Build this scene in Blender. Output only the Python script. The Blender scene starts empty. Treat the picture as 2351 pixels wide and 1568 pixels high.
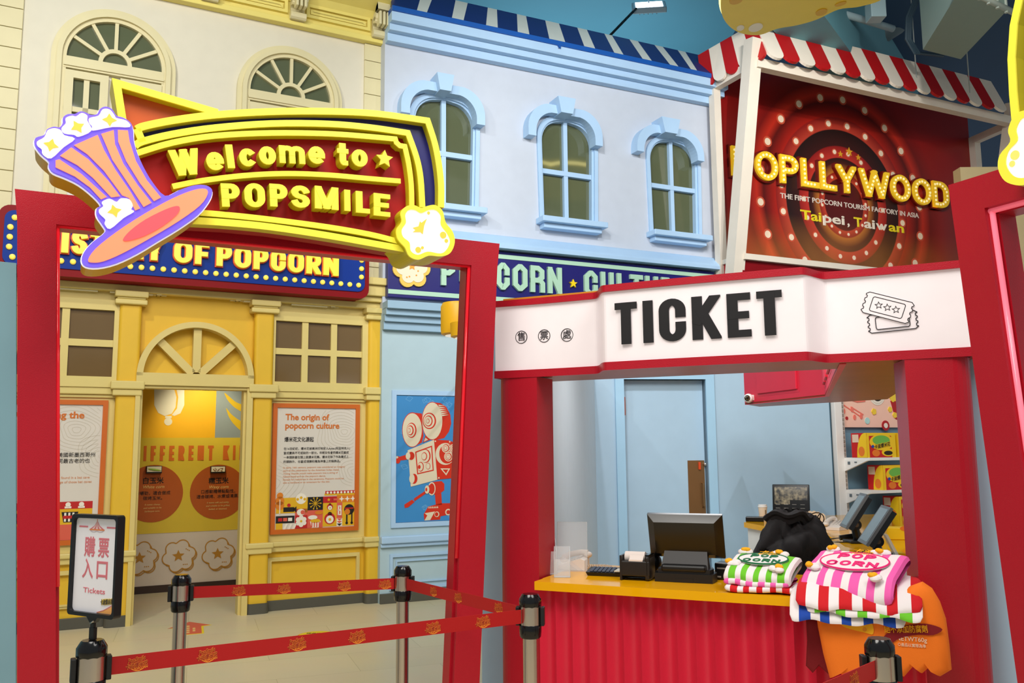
import bpy, bmesh, math, random
from mathutils import Vector, Matrix
from mathutils.geometry import tessellate_polygon
random.seed(7)
SC = bpy.context.scene
COL = SC.collection
R = math.radians

# ------------------------------------------------------------------ camera
FPX, PITCH, ROLL = 1992.9, 0.124177, -0.008875
CW, CH = 2351.0, 1568.0
EYE = Vector((0, 0, 1.6))
_f = Vector((0, math.cos(PITCH), math.sin(PITCH)))
_u = Vector((0, -math.sin(PITCH), math.cos(PITCH)))
_r = Vector((1, 0, 0))
CR = math.cos(ROLL) * _r + math.sin(ROLL) * _u
CU = -math.sin(ROLL) * _r + math.cos(ROLL) * _u
cam_d = bpy.data.cameras.new('camera')
cam_d.sensor_fit = 'HORIZONTAL'; cam_d.sensor_width = 36.0
cam_d.lens = FPX / CW * 36.0
cam = bpy.data.objects.new('camera', cam_d); COL.objects.link(cam)
cam.matrix_world = Matrix(((CR.x, CU.x, -_f.x, EYE.x), (CR.y, CU.y, -_f.y, EYE.y), (CR.z, CU.z, -_f.z, EYE.z), (0, 0, 0, 1)))
SC.camera = cam

# ------------------------------------------------------------------ world, lights, exposure
SC.view_settings.view_transform = 'Standard'
SC.view_settings.look = 'None'
SC.view_settings.gamma = 1.0
SC.view_settings.exposure = 0.0
wd = bpy.data.worlds.new('hall_ambient'); SC.world = wd; wd.use_nodes = True
_bg = wd.node_tree.nodes['Background']
_bg.inputs[0].default_value = (0.80, 0.86, 0.90, 1); _bg.inputs[1].default_value = 0.42

def lamp(name, kind, loc, to, energy, color=(1, 1, 1), size=1.0, spot=60, blend=.6):
    l = bpy.data.lights.new(name, kind); l.energy = energy; l.color = color
    if kind == 'AREA':
        l.shape = 'DISK'; l.size = size
    else:
        l.shadow_soft_size = size
    if kind == 'SPOT':
        l.spot_size = R(spot); l.spot_blend = blend
    o = bpy.data.objects.new(name, l); COL.objects.link(o)
    o.location = loc
    o.rotation_euler = (Vector(to) - Vector(loc)).to_track_quat('-Z', 'Y').to_euler()
    return o
# hall lighting: soft ceiling panels over the visitors, and track spots aimed at the fronts
lamp('hall_panel', 'AREA', (-1.4, 1.2, 6.4), (-1.6, 5.2, 1.6), 300, (1, .96, .88), 3.0)
lamp('hall_panel', 'AREA', (2.6, 1.0, 6.4), (2.0, 5.5, 1.8), 215, (1, .95, .90), 3.0)
lamp('track_spot', 'SPOT', (-3.6, 3.6, 6.9), (-3.2, 7.3, 4.2), 420, (1, .98, .93), .10, 95, .8)
lamp('track_spot', 'SPOT', (-0.2, 4.6, 6.6), (1.2, 9.4, 4.3), 440, (.96, .97, 1), .06, 85, .8)
lamp('track_spot', 'SPOT', (2.9, 5.2, 6.6), (1.9, 10.2, 4.3), 470, (.96, .97, 1), .06, 85, .8)
lamp('ceiling_fill', 'AREA', (1.0, 13.6, 5.6), (1.0, 14.0, 8.2), 105, (.85, .95, 1), 4.0)  # added unseen fill behind the fronts, only brightens the ceiling
lamp('track_spot', 'SPOT', (3.4, 6.4, 6.8), (4.9, 12.6, 4.4), 420, (1, .95, .9), .08, 70, .8)
lamp('kiosk_downlight', 'AREA', (1.3, 6.0, 2.55), (1.3, 6.2, 0), 16, (1, .97, .95), .9)
_dw, _dt = Vector((-3.42, 9.72, 2.62)), Vector((-3.68, 10.5, 1.9))
lamp('doorway_spot', 'SPOT', tuple(_dw), tuple(_dt), 60, (1, .88, .55), .05, 80, .8)

# ------------------------------------------------------------------ helpers
def lin(c):
    c = c / 255.0
    return c / 12.92 if c <= .04045 else ((c + .055) / 1.055) ** 2.4
MATS = {}
def M(name, rgb=None, rough=.5, metal=0.0, emit=0.0, ecol=None, var=.05, scale=6.0, bump=0.0, coat=0.0, spec=.5, alpha=None, trans=0.0, ior=1.45):
    if name in MATS: return MATS[name]
    m = bpy.data.materials.new(name); m.use_nodes = True
    nt = m.node_tree; b = nt.nodes['Principled BSDF']
    c = (lin(rgb[0]), lin(rgb[1]), lin(rgb[2]), 1)
    tc = nt.nodes.new('ShaderNodeTexCoord'); nz = nt.nodes.new('ShaderNodeTexNoise')
    nz.inputs['Scale'].default_value = scale; nz.inputs['Detail'].default_value = 3
    nt.links.new(tc.outputs['Object'], nz.inputs['Vector'])
    mx = nt.nodes.new('ShaderNodeMix'); mx.data_type = 'RGBA'
    mx.inputs['A'].default_value = tuple(x * (1 - var) for x in c[:3]) + (1,)
    mx.inputs['B'].default_value = tuple(min(1, x * (1 + var)) for x in c[:3]) + (1,)
    nt.links.new(nz.outputs['Fac'], mx.inputs['Factor'])
    nt.links.new(mx.outputs['Result'], b.inputs['Base Color'])
    b.inputs['Roughness'].default_value = rough; b.inputs['Metallic'].default_value = metal
    b.inputs['Specular IOR Level'].default_value = spec
    b.inputs['Coat Weight'].default_value = coat; b.inputs['Coat Roughness'].default_value = .06
    b.inputs['Transmission Weight'].default_value = trans; b.inputs['IOR'].default_value = ior
    if emit:
        e = ecol or rgb
        b.inputs['Emission Color'].default_value = (lin(e[0]), lin(e[1]), lin(e[2]), 1)
        b.inputs['Emission Strength'].default_value = emit
    if alpha is not None: b.inputs['Alpha'].default_value = alpha
    if bump:
        bp = nt.nodes.new('ShaderNodeBump'); bp.inputs['Strength'].default_value = bump; bp.inputs['Distance'].default_value = .004
        n2 = nt.nodes.new('ShaderNodeTexNoise'); n2.inputs['Scale'].default_value = 260; n2.inputs['Detail'].default_value = 2
        nt.links.new(tc.outputs['Object'], n2.inputs['Vector']); nt.links.new(n2.outputs['Fac'], bp.inputs['Height'])
        nt.links.new(bp.outputs['Normal'], b.inputs['Normal'])
    MATS[name] = m
    return m

class Fr:
    """upright frame: local x runs along the front, y goes into it, z up"""
    def __init__(s, o, yaw, z=0.0):
        s.o = Vector((o[0], o[1], z)); s.yaw = yaw
        c, n = math.cos(yaw), math.sin(yaw)
        s.u = Vector((c, n, 0)); s.i = Vector((-n, c, 0))
        s.M = Matrix(((c, -n, 0, s.o.x), (n, c, 0, s.o.y), (0, 0, 1, s.o.z), (0, 0, 0, 1)))
    def p(s, px, py, y=0.0):
        d = ray(px, py)
        t = ((s.o + s.i * y - EYE).dot(s.i)) / d.dot(s.i)
        q = EYE + d * t - s.o
        return (q.dot(s.u), q.z)
    def pu(s, px, py, y=0.0): return s.p(px, py, y)[0]
    def pz(s, px, py, y=0.0): return s.p(px, py, y)[1]
    def loc(s, P):
        q = Vector((P[0], P[1], 0)) - Vector((s.o.x, s.o.y, 0))
        return (q.dot(s.u), q.dot(s.i))
def ray(px, py):
    return _f * FPX + CR * (px - CW / 2) - CU * (py - CH / 2)
def at_z(px, py, z):
    d = ray(px, py); t = (z - EYE.z) / d.z
    return EYE + d * t
def at_y(px, py, yy):
    d = ray(px, py); return EYE + d * (yy / d.y)

BASE = {}
def link(o): COL.objects.link(o); return o
def tag(o, label, cat, group=None):
    o['label'] = label; o['category'] = cat
    if group: o['group'] = group
def thing(name, label, cat, fr, base=(0, 0, 0), group=None):
    o = bpy.data.objects.new(name, None); o.empty_display_size = .1; link(o)
    o.matrix_world = fr.M @ Matrix.Translation(base)
    BASE[o.name] = Vector(base); tag(o, label, cat, group)
    return o
def base_of(o):
    while o is not None:
        if o.name in BASE: return BASE[o.name]
        o = o.parent
    return Vector((0, 0, 0))

def arc(cx, cy, rx, ry, a0, a1, n=10):
    return [(cx + rx * math.cos(R(a0 + (a1 - a0) * i / n)), cy + ry * math.sin(R(a0 + (a1 - a0) * i / n))) for i in range(n + 1)]
def ell(cx, cy, rx, ry=None, n=28, rot=0):
    ry = ry or rx; o = []
    for i in range(n):
        a = 2 * math.pi * i / n; x, y = rx * math.cos(a), ry * math.sin(a)
        o.append((cx + x * math.cos(rot) - y * math.sin(rot), cy + x * math.sin(rot) + y * math.cos(rot)))
    return o
def rect(x0, x1, z0, z1): return [(x0, z0), (x1, z0), (x1, z1), (x0, z1)]
def rrect(x0, x1, z0, z1, r, n=5):
    return arc(x1 - r, z1 - r, r, r, 0, 90, n) + arc(x0 + r, z1 - r, r, r, 90, 180, n) + arc(x0 + r, z0 + r, r, r, 180, 270, n) + arc(x1 - r, z0 + r, r, r, 270, 360, n)
def star(cx, cy, r, k=.42, n=5, rot=90):
    return [(cx + (r if i % 2 == 0 else r * k) * math.cos(R(rot + i * 180 / n)), cy + (r if i % 2 == 0 else r * k) * math.sin(R(rot + i * 180 / n))) for i in range(2 * n)]
def blob(cx, cy, r, lobes=6, amp=.16, rot=0, n=None, sx=1.0):
    n = n or lobes * 8; o = []
    for i in range(n):
        a = 2 * math.pi * i / n
        q = r * (1 - amp + amp * 1.6 * abs(math.sin((a + rot) * lobes / 2)) ** .7)
        o.append((cx + sx * q * math.cos(a), cy + q * math.sin(a)))
    return o
def smooth_pts(pts, n=6, closed=True):
    """Catmull-Rom through traced points"""
    L = len(pts); o = []
    rng = range(L) if closed else range(L - 1)
    for i in rng:
        if closed: a, b, c, d = pts[i - 1], pts[i], pts[(i + 1) % L], pts[(i + 2) % L]
        else: a, b, c, d = pts[max(i - 1, 0)], pts[i], pts[i + 1], pts[min(i + 2, L - 1)]
        for k in range(n):
            t = k / n
            o.append(tuple(.5 * ((2 * b[j]) + (-a[j] + c[j]) * t + (2 * a[j] - 5 * b[j] + 4 * c[j] - d[j]) * t * t + (-a[j] + 3 * b[j] - 3 * c[j] + d[j]) * t ** 3) for j in range(2)))
    if not closed: o.append(tuple(pts[-1]))
    return o
def offset_poly(pts, d):
    """grow (d>0) or shrink a closed outline"""
    A = sum(pts[i - 1][0] * pts[i][1] - pts[i][0] * pts[i - 1][1] for i in range(len(pts)))
    sgn = 1 if A > 0 else -1; o = []; n = len(pts)
    for i in range(n):
        a, b, c = Vector(pts[i - 1]), Vector(pts[i]), Vector(pts[(i + 1) % n])
        e1 = (b - a); e2 = (c - b)
        if e1.length < 1e-9: e1 = e2
        if e2.length < 1e-9: e2 = e1
        if e1.length < 1e-9: o.append(tuple(b)); continue
        e1 = e1.normalized(); e2 = e2.normalized()
        n1 = Vector((e1.y, -e1.x)); n2 = Vector((e2.y, -e2.x)); m = n1 + n2
        if m.length < 1e-6: m = n1
        m.normalize(); k = 1 / max(.5, m.dot(n1))
        q = b + m * d * sgn * k
        o.append((q.x, q.y))
    return o

_TXT = {}
def text_mesh(s, bold):
    k = (s, bold)
    if k in _TXT: return _TXT[k]
    c = bpy.data.curves.new('t', 'FONT'); c.body = s; c.size = 1; c.resolution_u = 3
    c.bevel_depth = bold; c.bevel_resolution = 1; c.extrude = .002
    o = bpy.data.objects.new('t', c); COL.objects.link(o)
    dg = bpy.context.evaluated_depsgraph_get(); dg.update()
    me = bpy.data.meshes.new_from_object(o.evaluated_get(dg))
    vs = [tuple(v.co) for v in me.vertices]; fs = [tuple(p.vertices) for p in me.polygons]
    bpy.data.objects.remove(o); bpy.data.curves.remove(c); bpy.data.meshes.remove(me)
    _TXT[k] = (vs, fs)
    return _TXT[k]

class MB:
    def __init__(s): s.v = []; s.f = []; s.mi = []; s.sm = []; s.m = 0; s.M = None
    def add(s, vs, fs, smooth=False):
        o = len(s.v)
        if s.M is not None: vs = [s.M @ Vector(v) for v in vs]
        s.v.extend([tuple(v) for v in vs])
        for f in fs:
            s.f.append(tuple(i + o for i in f)); s.mi.append(s.m); s.sm.append(smooth)
        return s
    def box(s, x0, x1, y0, y1, z0, z1, b=0.0):
        if b:
            bm = bmesh.new(); bmesh.ops.create_cube(bm, size=1)
            for v in bm.verts:
                v.co = Vector(((x0 + x1) / 2 + v.co.x * (x1 - x0), (y0 + y1) / 2 + v.co.y * (y1 - y0), (z0 + z1) / 2 + v.co.z * (z1 - z0)))
            bmesh.ops.bevel(bm, geom=bm.edges[:], offset=b, segments=2, profile=.5, affect='EDGES')
            bm.verts.index_update()
            s.add([v.co.copy() for v in bm.verts], [[v.index for v in f.verts] for f in bm.faces]); bm.free()
            return s
        return s.add([(x0, y0, z0), (x1, y0, z0), (x1, y1, z0), (x0, y1, z0), (x0, y0, z1), (x1, y0, z1), (x1, y1, z1), (x0, y1, z1)],
                     [(0, 3, 2, 1), (4, 5, 6, 7), (0, 1, 5, 4), (1, 2, 6, 5), (2, 3, 7, 6), (3, 0, 4, 7)])
    def prism(s, loops, y0, y1, smooth=False):
        """extrude outline(s) given in (x,z) from y0 to y1; further loops are holes"""
        if not isinstance(loops[0], list): loops = [list(loops)]
        flat = [p for l in loops for p in l]; n = len(flat)
        tri = tessellate_polygon([[Vector((p[0], p[1], 0)) for p in l] for l in loops])
        vs = [(p[0], y0, p[1]) for p in flat] + [(p[0], y1, p[1]) for p in flat]
        fs = [tuple(t) for t in tri] + [tuple(i + n for i in reversed(t)) for t in tri]
        s.add(vs, fs)
        o = 0; ss = []
        for l in loops:
            L = len(l)
            for i in range(L):
                a, b = o + i, o + (i + 1) % L
                ss.append((a, b, b + n, a + n))
            o += L
        k = len(s.v) - 2 * n
        for f in ss:
            s.f.append(tuple(i + k for i in f)); s.mi.append(s.m); s.sm.append(smooth)
        return s
    def plan(s, loops, z0, z1):
        """extrude a plan outline (x,y) from z0 to z1"""
        M0 = s.M; m = Matrix(((1, 0, 0, 0), (0, 0, 1, 0), (0, 1, 0, 0), (0, 0, 0, 1)))
        s.M = (M0 @ m) if M0 is not None else m
        s.prism(loops, z0, z1); s.M = M0
        return s
    def stroke(s, pts, w, y0, y1, closed=False, tx=None, cap=False, clip=None):
        """flat ribbon of width w along a polyline in (x,z), extruded y0..y1. tx = width of upright strokes"""
        k = (tx / w) if tx else 1.0
        P = [Vector((p[0] / k, p[1])) for p in pts]
        Q = [P[0]]
        for p in P[1:]:
            if (p - Q[-1]).length > 1e-6: Q.append(p)
        if closed and (Q[0] - Q[-1]).length < 1e-6: Q.pop()
        P = Q; n = len(P); h = w / 2
        if cap and not closed:
            P[0] = P[0] - (P[1] - P[0]).normalized() * h
            P[-1] = P[-1] + (P[-1] - P[-2]).normalized() * h
        L, Rr = [], []
        for i in range(n):
            if closed: a, c = P[i - 1], P[(i + 1) % n]
            else: a, c = P[max(i - 1, 0)], P[min(i + 1, n - 1)]
            b = P[i]
            e1 = (b - a).normalized() if (b - a).length > 1e-9 else (c - b).normalized()
            e2 = (c - b).normalized() if (c - b).length > 1e-9 else e1
            n1 = Vector((-e1.y, e1.x)); n2 = Vector((-e2.y, e2.x)); m = n1 + n2
            if m.length < 1e-6: m = n1.copy()
            m.normalize(); q = m * (h / max(.35, m.dot(n1)))
            L.append(b + q); Rr.append(b - q)
        for i in range(n if closed else n - 1):
            j = (i + 1) % n
            poly = [(L[i].x * k, L[i].y), (Rr[i].x * k, Rr[i].y), (Rr[j].x * k, Rr[j].y), (L[j].x * k, L[j].y)]
            if clip: poly = clip_poly(poly, *clip)
            m = len(poly)
            if m < 3: continue
            s.add([(p[0], y0, p[1]) for p in poly] + [(p[0], y1, p[1]) for p in poly],
                  [tuple(range(m)), tuple(range(2 * m - 1, m - 1, -1))] + [(a, (a + 1) % m, (a + 1) % m + m, a + m) for a in range(m)])
        return s
    def tube(s, path, r, n=8, closed=False, cap=True):
        P = [Vector(p) for p in path]; N = len(P); rings = []; up = None
        for i in range(N):
            a = P[i - 1] if (i > 0 or closed) else P[i]; c = P[(i + 1) % N] if (i < N - 1 or closed) else P[i]
            t = (c - a).normalized()
            if up is None:
                up = Vector((0, 0, 1)) if abs(t.z) < .9 else Vector((1, 0, 0))
            x = t.cross(up)
            if x.length < 1e-6: x = t.cross(Vector((0, 1, 0)))
            x.normalize(); yv = x.cross(t).normalized(); up = yv
            rr = r[i] if isinstance(r, (list, tuple)) else r
            rings.append([P[i] + (x * math.cos(2 * math.pi * k / n) + yv * math.sin(2 * math.pi * k / n)) * rr for k in range(n)])
        vs = [v for ring in rings for v in ring]; fs = []
        for i in range(N if closed else N - 1):
            j = (i + 1) % N
            for k in range(n): fs.append((i * n + k, i * n + (k + 1) % n, j * n + (k + 1) % n, j * n + k))
        s.add(vs, fs, True)
        if cap and not closed:
            k0 = len(s.v) - len(vs)
            s.f.append(tuple(k0 + i for i in range(n - 1, -1, -1))); s.mi.append(s.m); s.sm.append(False)
            s.f.append(tuple(k0 + (N - 1) * n + i for i in range(n))); s.mi.append(s.m); s.sm.append(False)
        return s
    def lathe(s, prof, c=(0, 0, 0), n=24, smooth=True, sx=1.0, sy=1.0, rot=0.0):
        vs = []; fs = []; N = len(prof)
        for r, z in prof:
            for k in range(n):
                a = 2 * math.pi * k / n + rot
                vs.append((c[0] + r * sx * math.cos(a), c[1] + r * sy * math.sin(a), c[2] + z))
        for i in range(N - 1):
            for k in range(n): fs.append((i * n + k, i * n + (k + 1) % n, (i + 1) * n + (k + 1) % n, (i + 1) * n + k))
        s.add(vs, fs, smooth)
        k0 = len(s.v) - len(vs)
        for ring, rev in ((0, True), (N - 1, False)):
            if prof[ring][0] > 1e-6:
                ids = [k0 + ring * n + i for i in range(n)]
                s.f.append(tuple(reversed(ids)) if rev else tuple(ids)); s.mi.append(s.m); s.sm.append(False)
        return s
    def ball(s, c, rx, ry=None, rz=None, n=14, k=8):
        ry = ry or rx; rz = rz or rx
        return s.lathe([(math.sin(math.pi * i / k) + 1e-5, -math.cos(math.pi * i / k) * rz / 1.0) for i in range(k + 1)], c, n, True, rx, ry)
    def grid(s, fn, nu, nv, mat=None, smooth=True):
        vs = [fn(i / nu, j / nv) for j in range(nv + 1) for i in range(nu + 1)]
        o = len(s.v)
        if s.M is not None: vs = [s.M @ Vector(v) for v in vs]
        s.v.extend([tuple(v) for v in vs])
        for j in range(nv):
            for i in range(nu):
                a = o + j * (nu + 1) + i
                s.f.append((a, a + 1, a + nu + 2, a + nu + 1)); s.sm.append(smooth)
                s.mi.append(mat(i / nu + .5 / nu, j / nv + .5 / nv) if mat else s.m)
        return s
    def text(s, body, x, z, h, w=None, y=0.0, d=.002, bold=0.0, align='L', shear=0.0, rot=0.0, cap=.70):
        """lettering standing on (x,z) in the frame's front plane; h = height of the capitals"""
        if any(ord(ch) > 0x2E80 for ch in body) and cap == .70: cap = .92
        vs, fs = text_mesh(body, bold)
        if not vs: return s
        k = h / cap
        x0 = min(v[0] for v in vs); x1 = max(v[0] for v in vs)
        kx = k if w is None else w / (x1 - x0)
        W = (x1 - x0) * kx
        ox = {'L': 0, 'C': -W / 2, 'R': -W}[align]
        zm = max(v[2] for v in vs) or 1; zn = min(v[2] for v in vs)
        o = []
        for v in vs:
            a, b = (v[0] - x0) * kx + ox + v[1] * k * shear, v[1] * k
            if rot: a, b = a * math.cos(rot) - b * math.sin(rot), a * math.sin(rot) + b * math.cos(rot)
            o.append((x + a, y - d * (v[2] - zn) / (zm - zn), z + b))
        return s.add(o, fs)
    def word(s, w, x0, x1, z0, h, tx, ty, y0, y1, gap=.12, oct=False, zfun=None, scale=None):
        """heavy sign lettering built from broad strokes"""
        ws = [0.5 if ch == ' ' else GW.get(ch, .74) for ch in w]
        tot = sum(ws) + gap * (len(w) - 1)
        k = (x1 - x0) / tot; x = x0
        for ch, wid in zip(w, ws):
            cw = wid * k
            if ch != ' ':
                hh = h * (.74 if ch in 'ecom' else 1.0)
                zz = z0 + (zfun(x + cw / 2) if zfun else 0)
                glyph(s, ch, x, x + cw, zz, hh, tx, ty, y0, y1, oct)
            x += cw + gap * k
        return s
    def each(s, w, x0, x1, gap=.12):
        ws = [0.5 if ch == ' ' else GW.get(ch, .74) for ch in w]
        k = (x1 - x0) / (sum(ws) + gap * (len(w) - 1)); x = x0; o = []
        for ch, wid in zip(w, ws):
            if ch != ' ': o.append((ch, x, x + wid * k))
            x += wid * k + gap * k
        return o
    def build(s, name, mats, parent=None, fr=None, kind=None, label=None):
        me = bpy.data.meshes.new(name)
        b = base_of(parent) if parent is not None else Vector((0, 0, 0))
        me.from_pydata([(v[0] - b.x, v[1] - b.y, v[2] - b.z) for v in s.v], [], s.f)
        if not isinstance(mats, (list, tuple)): mats = [mats]
        for m in mats: me.materials.append(m)
        me.polygons.foreach_set('material_index', s.mi); me.polygons.foreach_set('use_smooth', s.sm)
        bm = bmesh.new(); bm.from_mesh(me); bmesh.ops.recalc_face_normals(bm, faces=bm.faces[:])
        for e in bm.edges:
            if len(e.link_faces) == 2 and e.calc_face_angle(0) > .62: e.smooth = False
        bm.to_mesh(me); bm.free()
        me.update()
        o = link(bpy.data.objects.new(name, me))
        if parent is not None: o.parent = parent
        elif fr is not None: o.matrix_world = fr.M
        if kind: o['kind'] = kind
        if label: o['label'] = label
        return o
def clip_poly(P, x0, x1, z0, z1):
    for ax, lim, sg in ((0, x0, 1), (0, x1, -1), (1, z0, 1), (1, z1, -1)):
        o = []
        for i in range(len(P)):
            a, b = P[i - 1], P[i]
            da, db = (a[ax] - lim) * sg, (b[ax] - lim) * sg
            if (da >= 0) != (db >= 0):
                t = da / (da - db); o.append((a[0] + (b[0] - a[0]) * t, a[1] + (b[1] - a[1]) * t))
            if db >= 0: o.append(b)
        P = o
        if not P: return []
    return P
GW = {'I': .34, 'T': .72, 'C': .74, 'K': .80, 'E': .64, 'P': .72, 'O': .80, 'S': .72, 'M': .96, 'L': .60, 'W': 1.08, 'H': .78, 'R': .76, 'Y': .80,
      'F': .62, 'N': .80, 'U': .76, 'D': .78, 'e': .66, 'c': .64, 'o': .68, 'm': .98, 'l': .28, 't': .46}
def glyph(mb, ch, x0, x1, z0, h, tx, ty, y0, y1, oct=False):
    w = x1 - x0; nn = 1 if oct else 7
    ax, az = x0 + tx / 2, z0 + ty / 2; sw, sh = w - tx, h - ty
    def A(cx, cy, rx, ry, a0, a1): return arc(cx, cy, rx, ry, a0, a1, nn)
    rx = .5 if not oct else .42; ry = min(.5, max(.22, .5 * sw / max(sh, 1e-6))) if not oct else .18
    S = []; C = []
    if ch == 'I' or ch == 'l': S = [[(.5, 0), (.5, 1)]]
    elif ch == 'T': S = [[(0, 1), (1, 1)], [(.5, 1), (.5, 0)]]
    elif ch == 'C': S = [[(1, .66)] + A(1 - rx, 1 - ry, rx, ry, 0, 90) + A(rx, 1 - ry, rx, ry, 90, 180) + A(rx, ry, rx, ry, 180, 270) + A(1 - rx, ry, rx, ry, 270, 360) + [(1, .34)]]
    elif ch == 'O': C = [A(1 - rx, 1 - ry, rx, ry, 0, 90) + A(rx, 1 - ry, rx, ry, 90, 180) + A(rx, ry, rx, ry, 180, 270) + A(1 - rx, ry, rx, ry, 270, 360)]
    elif ch == 'U': S = [[(0, 1)] + A(rx, ry, rx, ry, 180, 270) + A(1 - rx, ry, rx, ry, 270, 360) + [(1, 1)]]
    elif ch == 'K': S = [[(0, 0), (0, 1)], [(.02, .42), (1.0, 1.08)], [(.3, .62), (1.02, -.08)]]
    elif ch == 'E': S = [[(1, 1), (0, 1), (0, 0), (1, 0)], [(0, .5), (.86, .5)]]
    elif ch == 'F': S = [[(1, 1), (0, 1), (0, 0)], [(0, .47), (.84, .47)]]
    elif ch in 'PR':
        S = [[(0, 0), (0, 1)], [(0, 1), (1 - .45, 1)] + arc(1 - .45, .72, .45, .28, 90, -90, 3 if oct else 9) + [(0, .44)]]
        if ch == 'R': S.append([(.45, .44), (1.02, -.06)] if not oct else [(.75, .44), (1, .3), (1, 0)])
    elif ch == 'S': S = [A(.5, .755, .5, .245, 22, 90) + A(.5, .755, .5, .245, 90, 265) + A(.5, .25, .5, .25, 85, -90) + A(.5, .25, .5, .25, -90, -158)]
    elif ch == 'M': S = [[(0, 0), (0, 1)], [(1, 0), (1, 1)], [(0, 1.05), (.5, .0)], [(.5, 0), (1, 1.05)]]
    elif ch == 'N': S = [[(0, 0), (0, 1)], [(1, 0), (1, 1)], [(0, 1.02), (1, -.02)]]
    elif ch == 'L': S = [[(0, 1), (0, 0), (1, 0)]]
    elif ch == 'H': S = [[(0, 0), (0, 1)], [(1, 0), (1, 1)], [(0, .5), (1, .5)]]
    elif ch == 'W': S = [[(0, 1.08), (.25, -.08)], [(.25, -.08), (.5, 1.0)], [(.5, 1.0), (.75, -.08)], [(.75, -.08), (1, 1.08)]]
    elif ch == 'Y': S = [[(-.02, 1.06), (.5, .42)], [(1.02, 1.06), (.5, .42)], [(.5, .45), (.5, 0)]]
    elif ch == 'D': S = [[(0, 0), (0, 1)], [(0, 1)] + A(.5, .66, .5, .34, 90, 0) + A(.5, .34, .5, .34, 0, -90) + [(0, 0)]]
    elif ch == 'o': C = [arc(.5, .5, .5, .5, 0, 348, 20)]
    elif ch == 'c': S = [arc(.5, .5, .5, .5, 52, 308, 16)]
    elif ch == 'e': S = [arc(.5, .5, .5, .5, 0, 300, 18), [(.05, .47), (1, .47)]]
    elif ch == 'm': S = [[(0, 0), (0, 1)], [(0, .6)] + arc(.25, .72, .25, .28, 180, 0, 8) + [(.5, 0)], [(.5, .6)] + arc(.75, .72, .25, .28, 180, 0, 8) + [(1, 0)]]
    elif ch == 't': S = [[(.42, 1), (.42, .2)] + arc(.72, .2, .3, .2, 180, 280, 5), [(0, .68), (.9, .68)]]
    cl = (x0, x1, z0, z0 + h)
    for i, p in enumerate(S): mb.stroke([(ax + a * sw, az + b * sh) for a, b in p], ty, y0 - .0009 * i * (1 if y0 < y1 else -1), y1, False, tx, True, cl)
    for p in C: mb.stroke([(ax + a * sw, az + b * sh) for a, b in p], ty, y0, y1, True, tx, False, cl)
def bez(a, b, c, n=8):
    return [tuple((1 - t) ** 2 * a[j] + 2 * t * (1 - t) * b[j] + t * t * c[j] for j in range(len(a))) for t in [i / n for i in range(n + 1)]]
def copy_tree(o, parent=None):
    c = o.copy(); COL.objects.link(c)
    if parent is not None: c.parent = parent
    if o.name in BASE: BASE[c.name] = BASE[o.name]
    for ch in list(o.children): copy_tree(ch, c)
    return c

# ------------------------------------------------------------------ materials
cream = M('cream_paint', (220, 214, 194), .6, bump=.1)
cream_trim = M('cream_trim_paint', (218, 208, 164), .5)
ytrim = M('pale_yellow_trim_paint', (218, 198, 122), .5)
ywall = M('yellow_paint', (226, 182, 44), .55)
bwall = M('pale_blue_paint', (194, 202, 214), .6, bump=.1)
btrim = M('sky_blue_trim_paint', (172, 204, 234), .5)
blow = M('grey_blue_paint', (176, 200, 208), .6)
navy = M('navy_print', (22, 18, 104), .4)
mint = M('mint_letters', (176, 214, 186), .45)
red = M('red_lacquer', (174, 12, 34), .36, bump=.25, var=.04)
redb = M('bright_red_lacquer', (206, 10, 24), .3)
pinkred = M('coral_red_paint', (216, 40, 66), .42)
teal = M('teal_panel_paint', (120, 156, 168), .5)
kblue = M('kiosk_blue_paint', (166, 194, 214), .5)
charcoal = M('charcoal_vinyl', (84, 82, 72), .5)
glassd = M('olive_window_glass', (90, 96, 70), .05, spec=.8)
glassb = M('brown_window_glass', (112, 90, 58), .12, spec=.6)
black = M('black_plastic', (16, 16, 17), .32)
blackg = M('gloss_black_plastic', (8, 8, 9), .12)
steel = M('brushed_steel', (196, 186, 176), .25, 1.0)
white = M('white_paint', (232, 230, 226), .5)
wood = M('brown_wood', (156, 84, 46), .35, var=.2, scale=3, spec=.12)
neon = M('yellow_acrylic_lit', (232, 222, 66), .35, emit=.26, ecol=(240, 226, 60))
neons = M('yellow_acrylic_side', (190, 176, 18), .4, emit=.04, ecol=(214, 200, 30))
whitelit = M('white_acrylic_lit', (250, 248, 240), .4, emit=.45, ecol=(255, 252, 244))
# ------------------------------------------------------------------ frames of the main fronts
YAW_Y, YAW_B, YAW_T = .4810, .4375, -.4346
Y = Fr(at_z(603, 1404, 0), YAW_Y)          # yellow front
B = Fr(at_z(873, 1386.7, 0), YAW_B)        # blue front
IN = Fr(at_z(304, 1365, 0), YAW_Y)         # wall inside the yellow doorway
G1 = Fr(at_y(1070, 600, 4.42), YAW_Y)       # welcome gate
T = Fr(at_y(1141, 1000, 4.78), YAW_T)      # ticket kiosk front
G2 = Fr(at_y(2177, 425, 3.42), -1.117)      # side gate on the right
W0 = Fr((0, 0, 0), 0)

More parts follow.
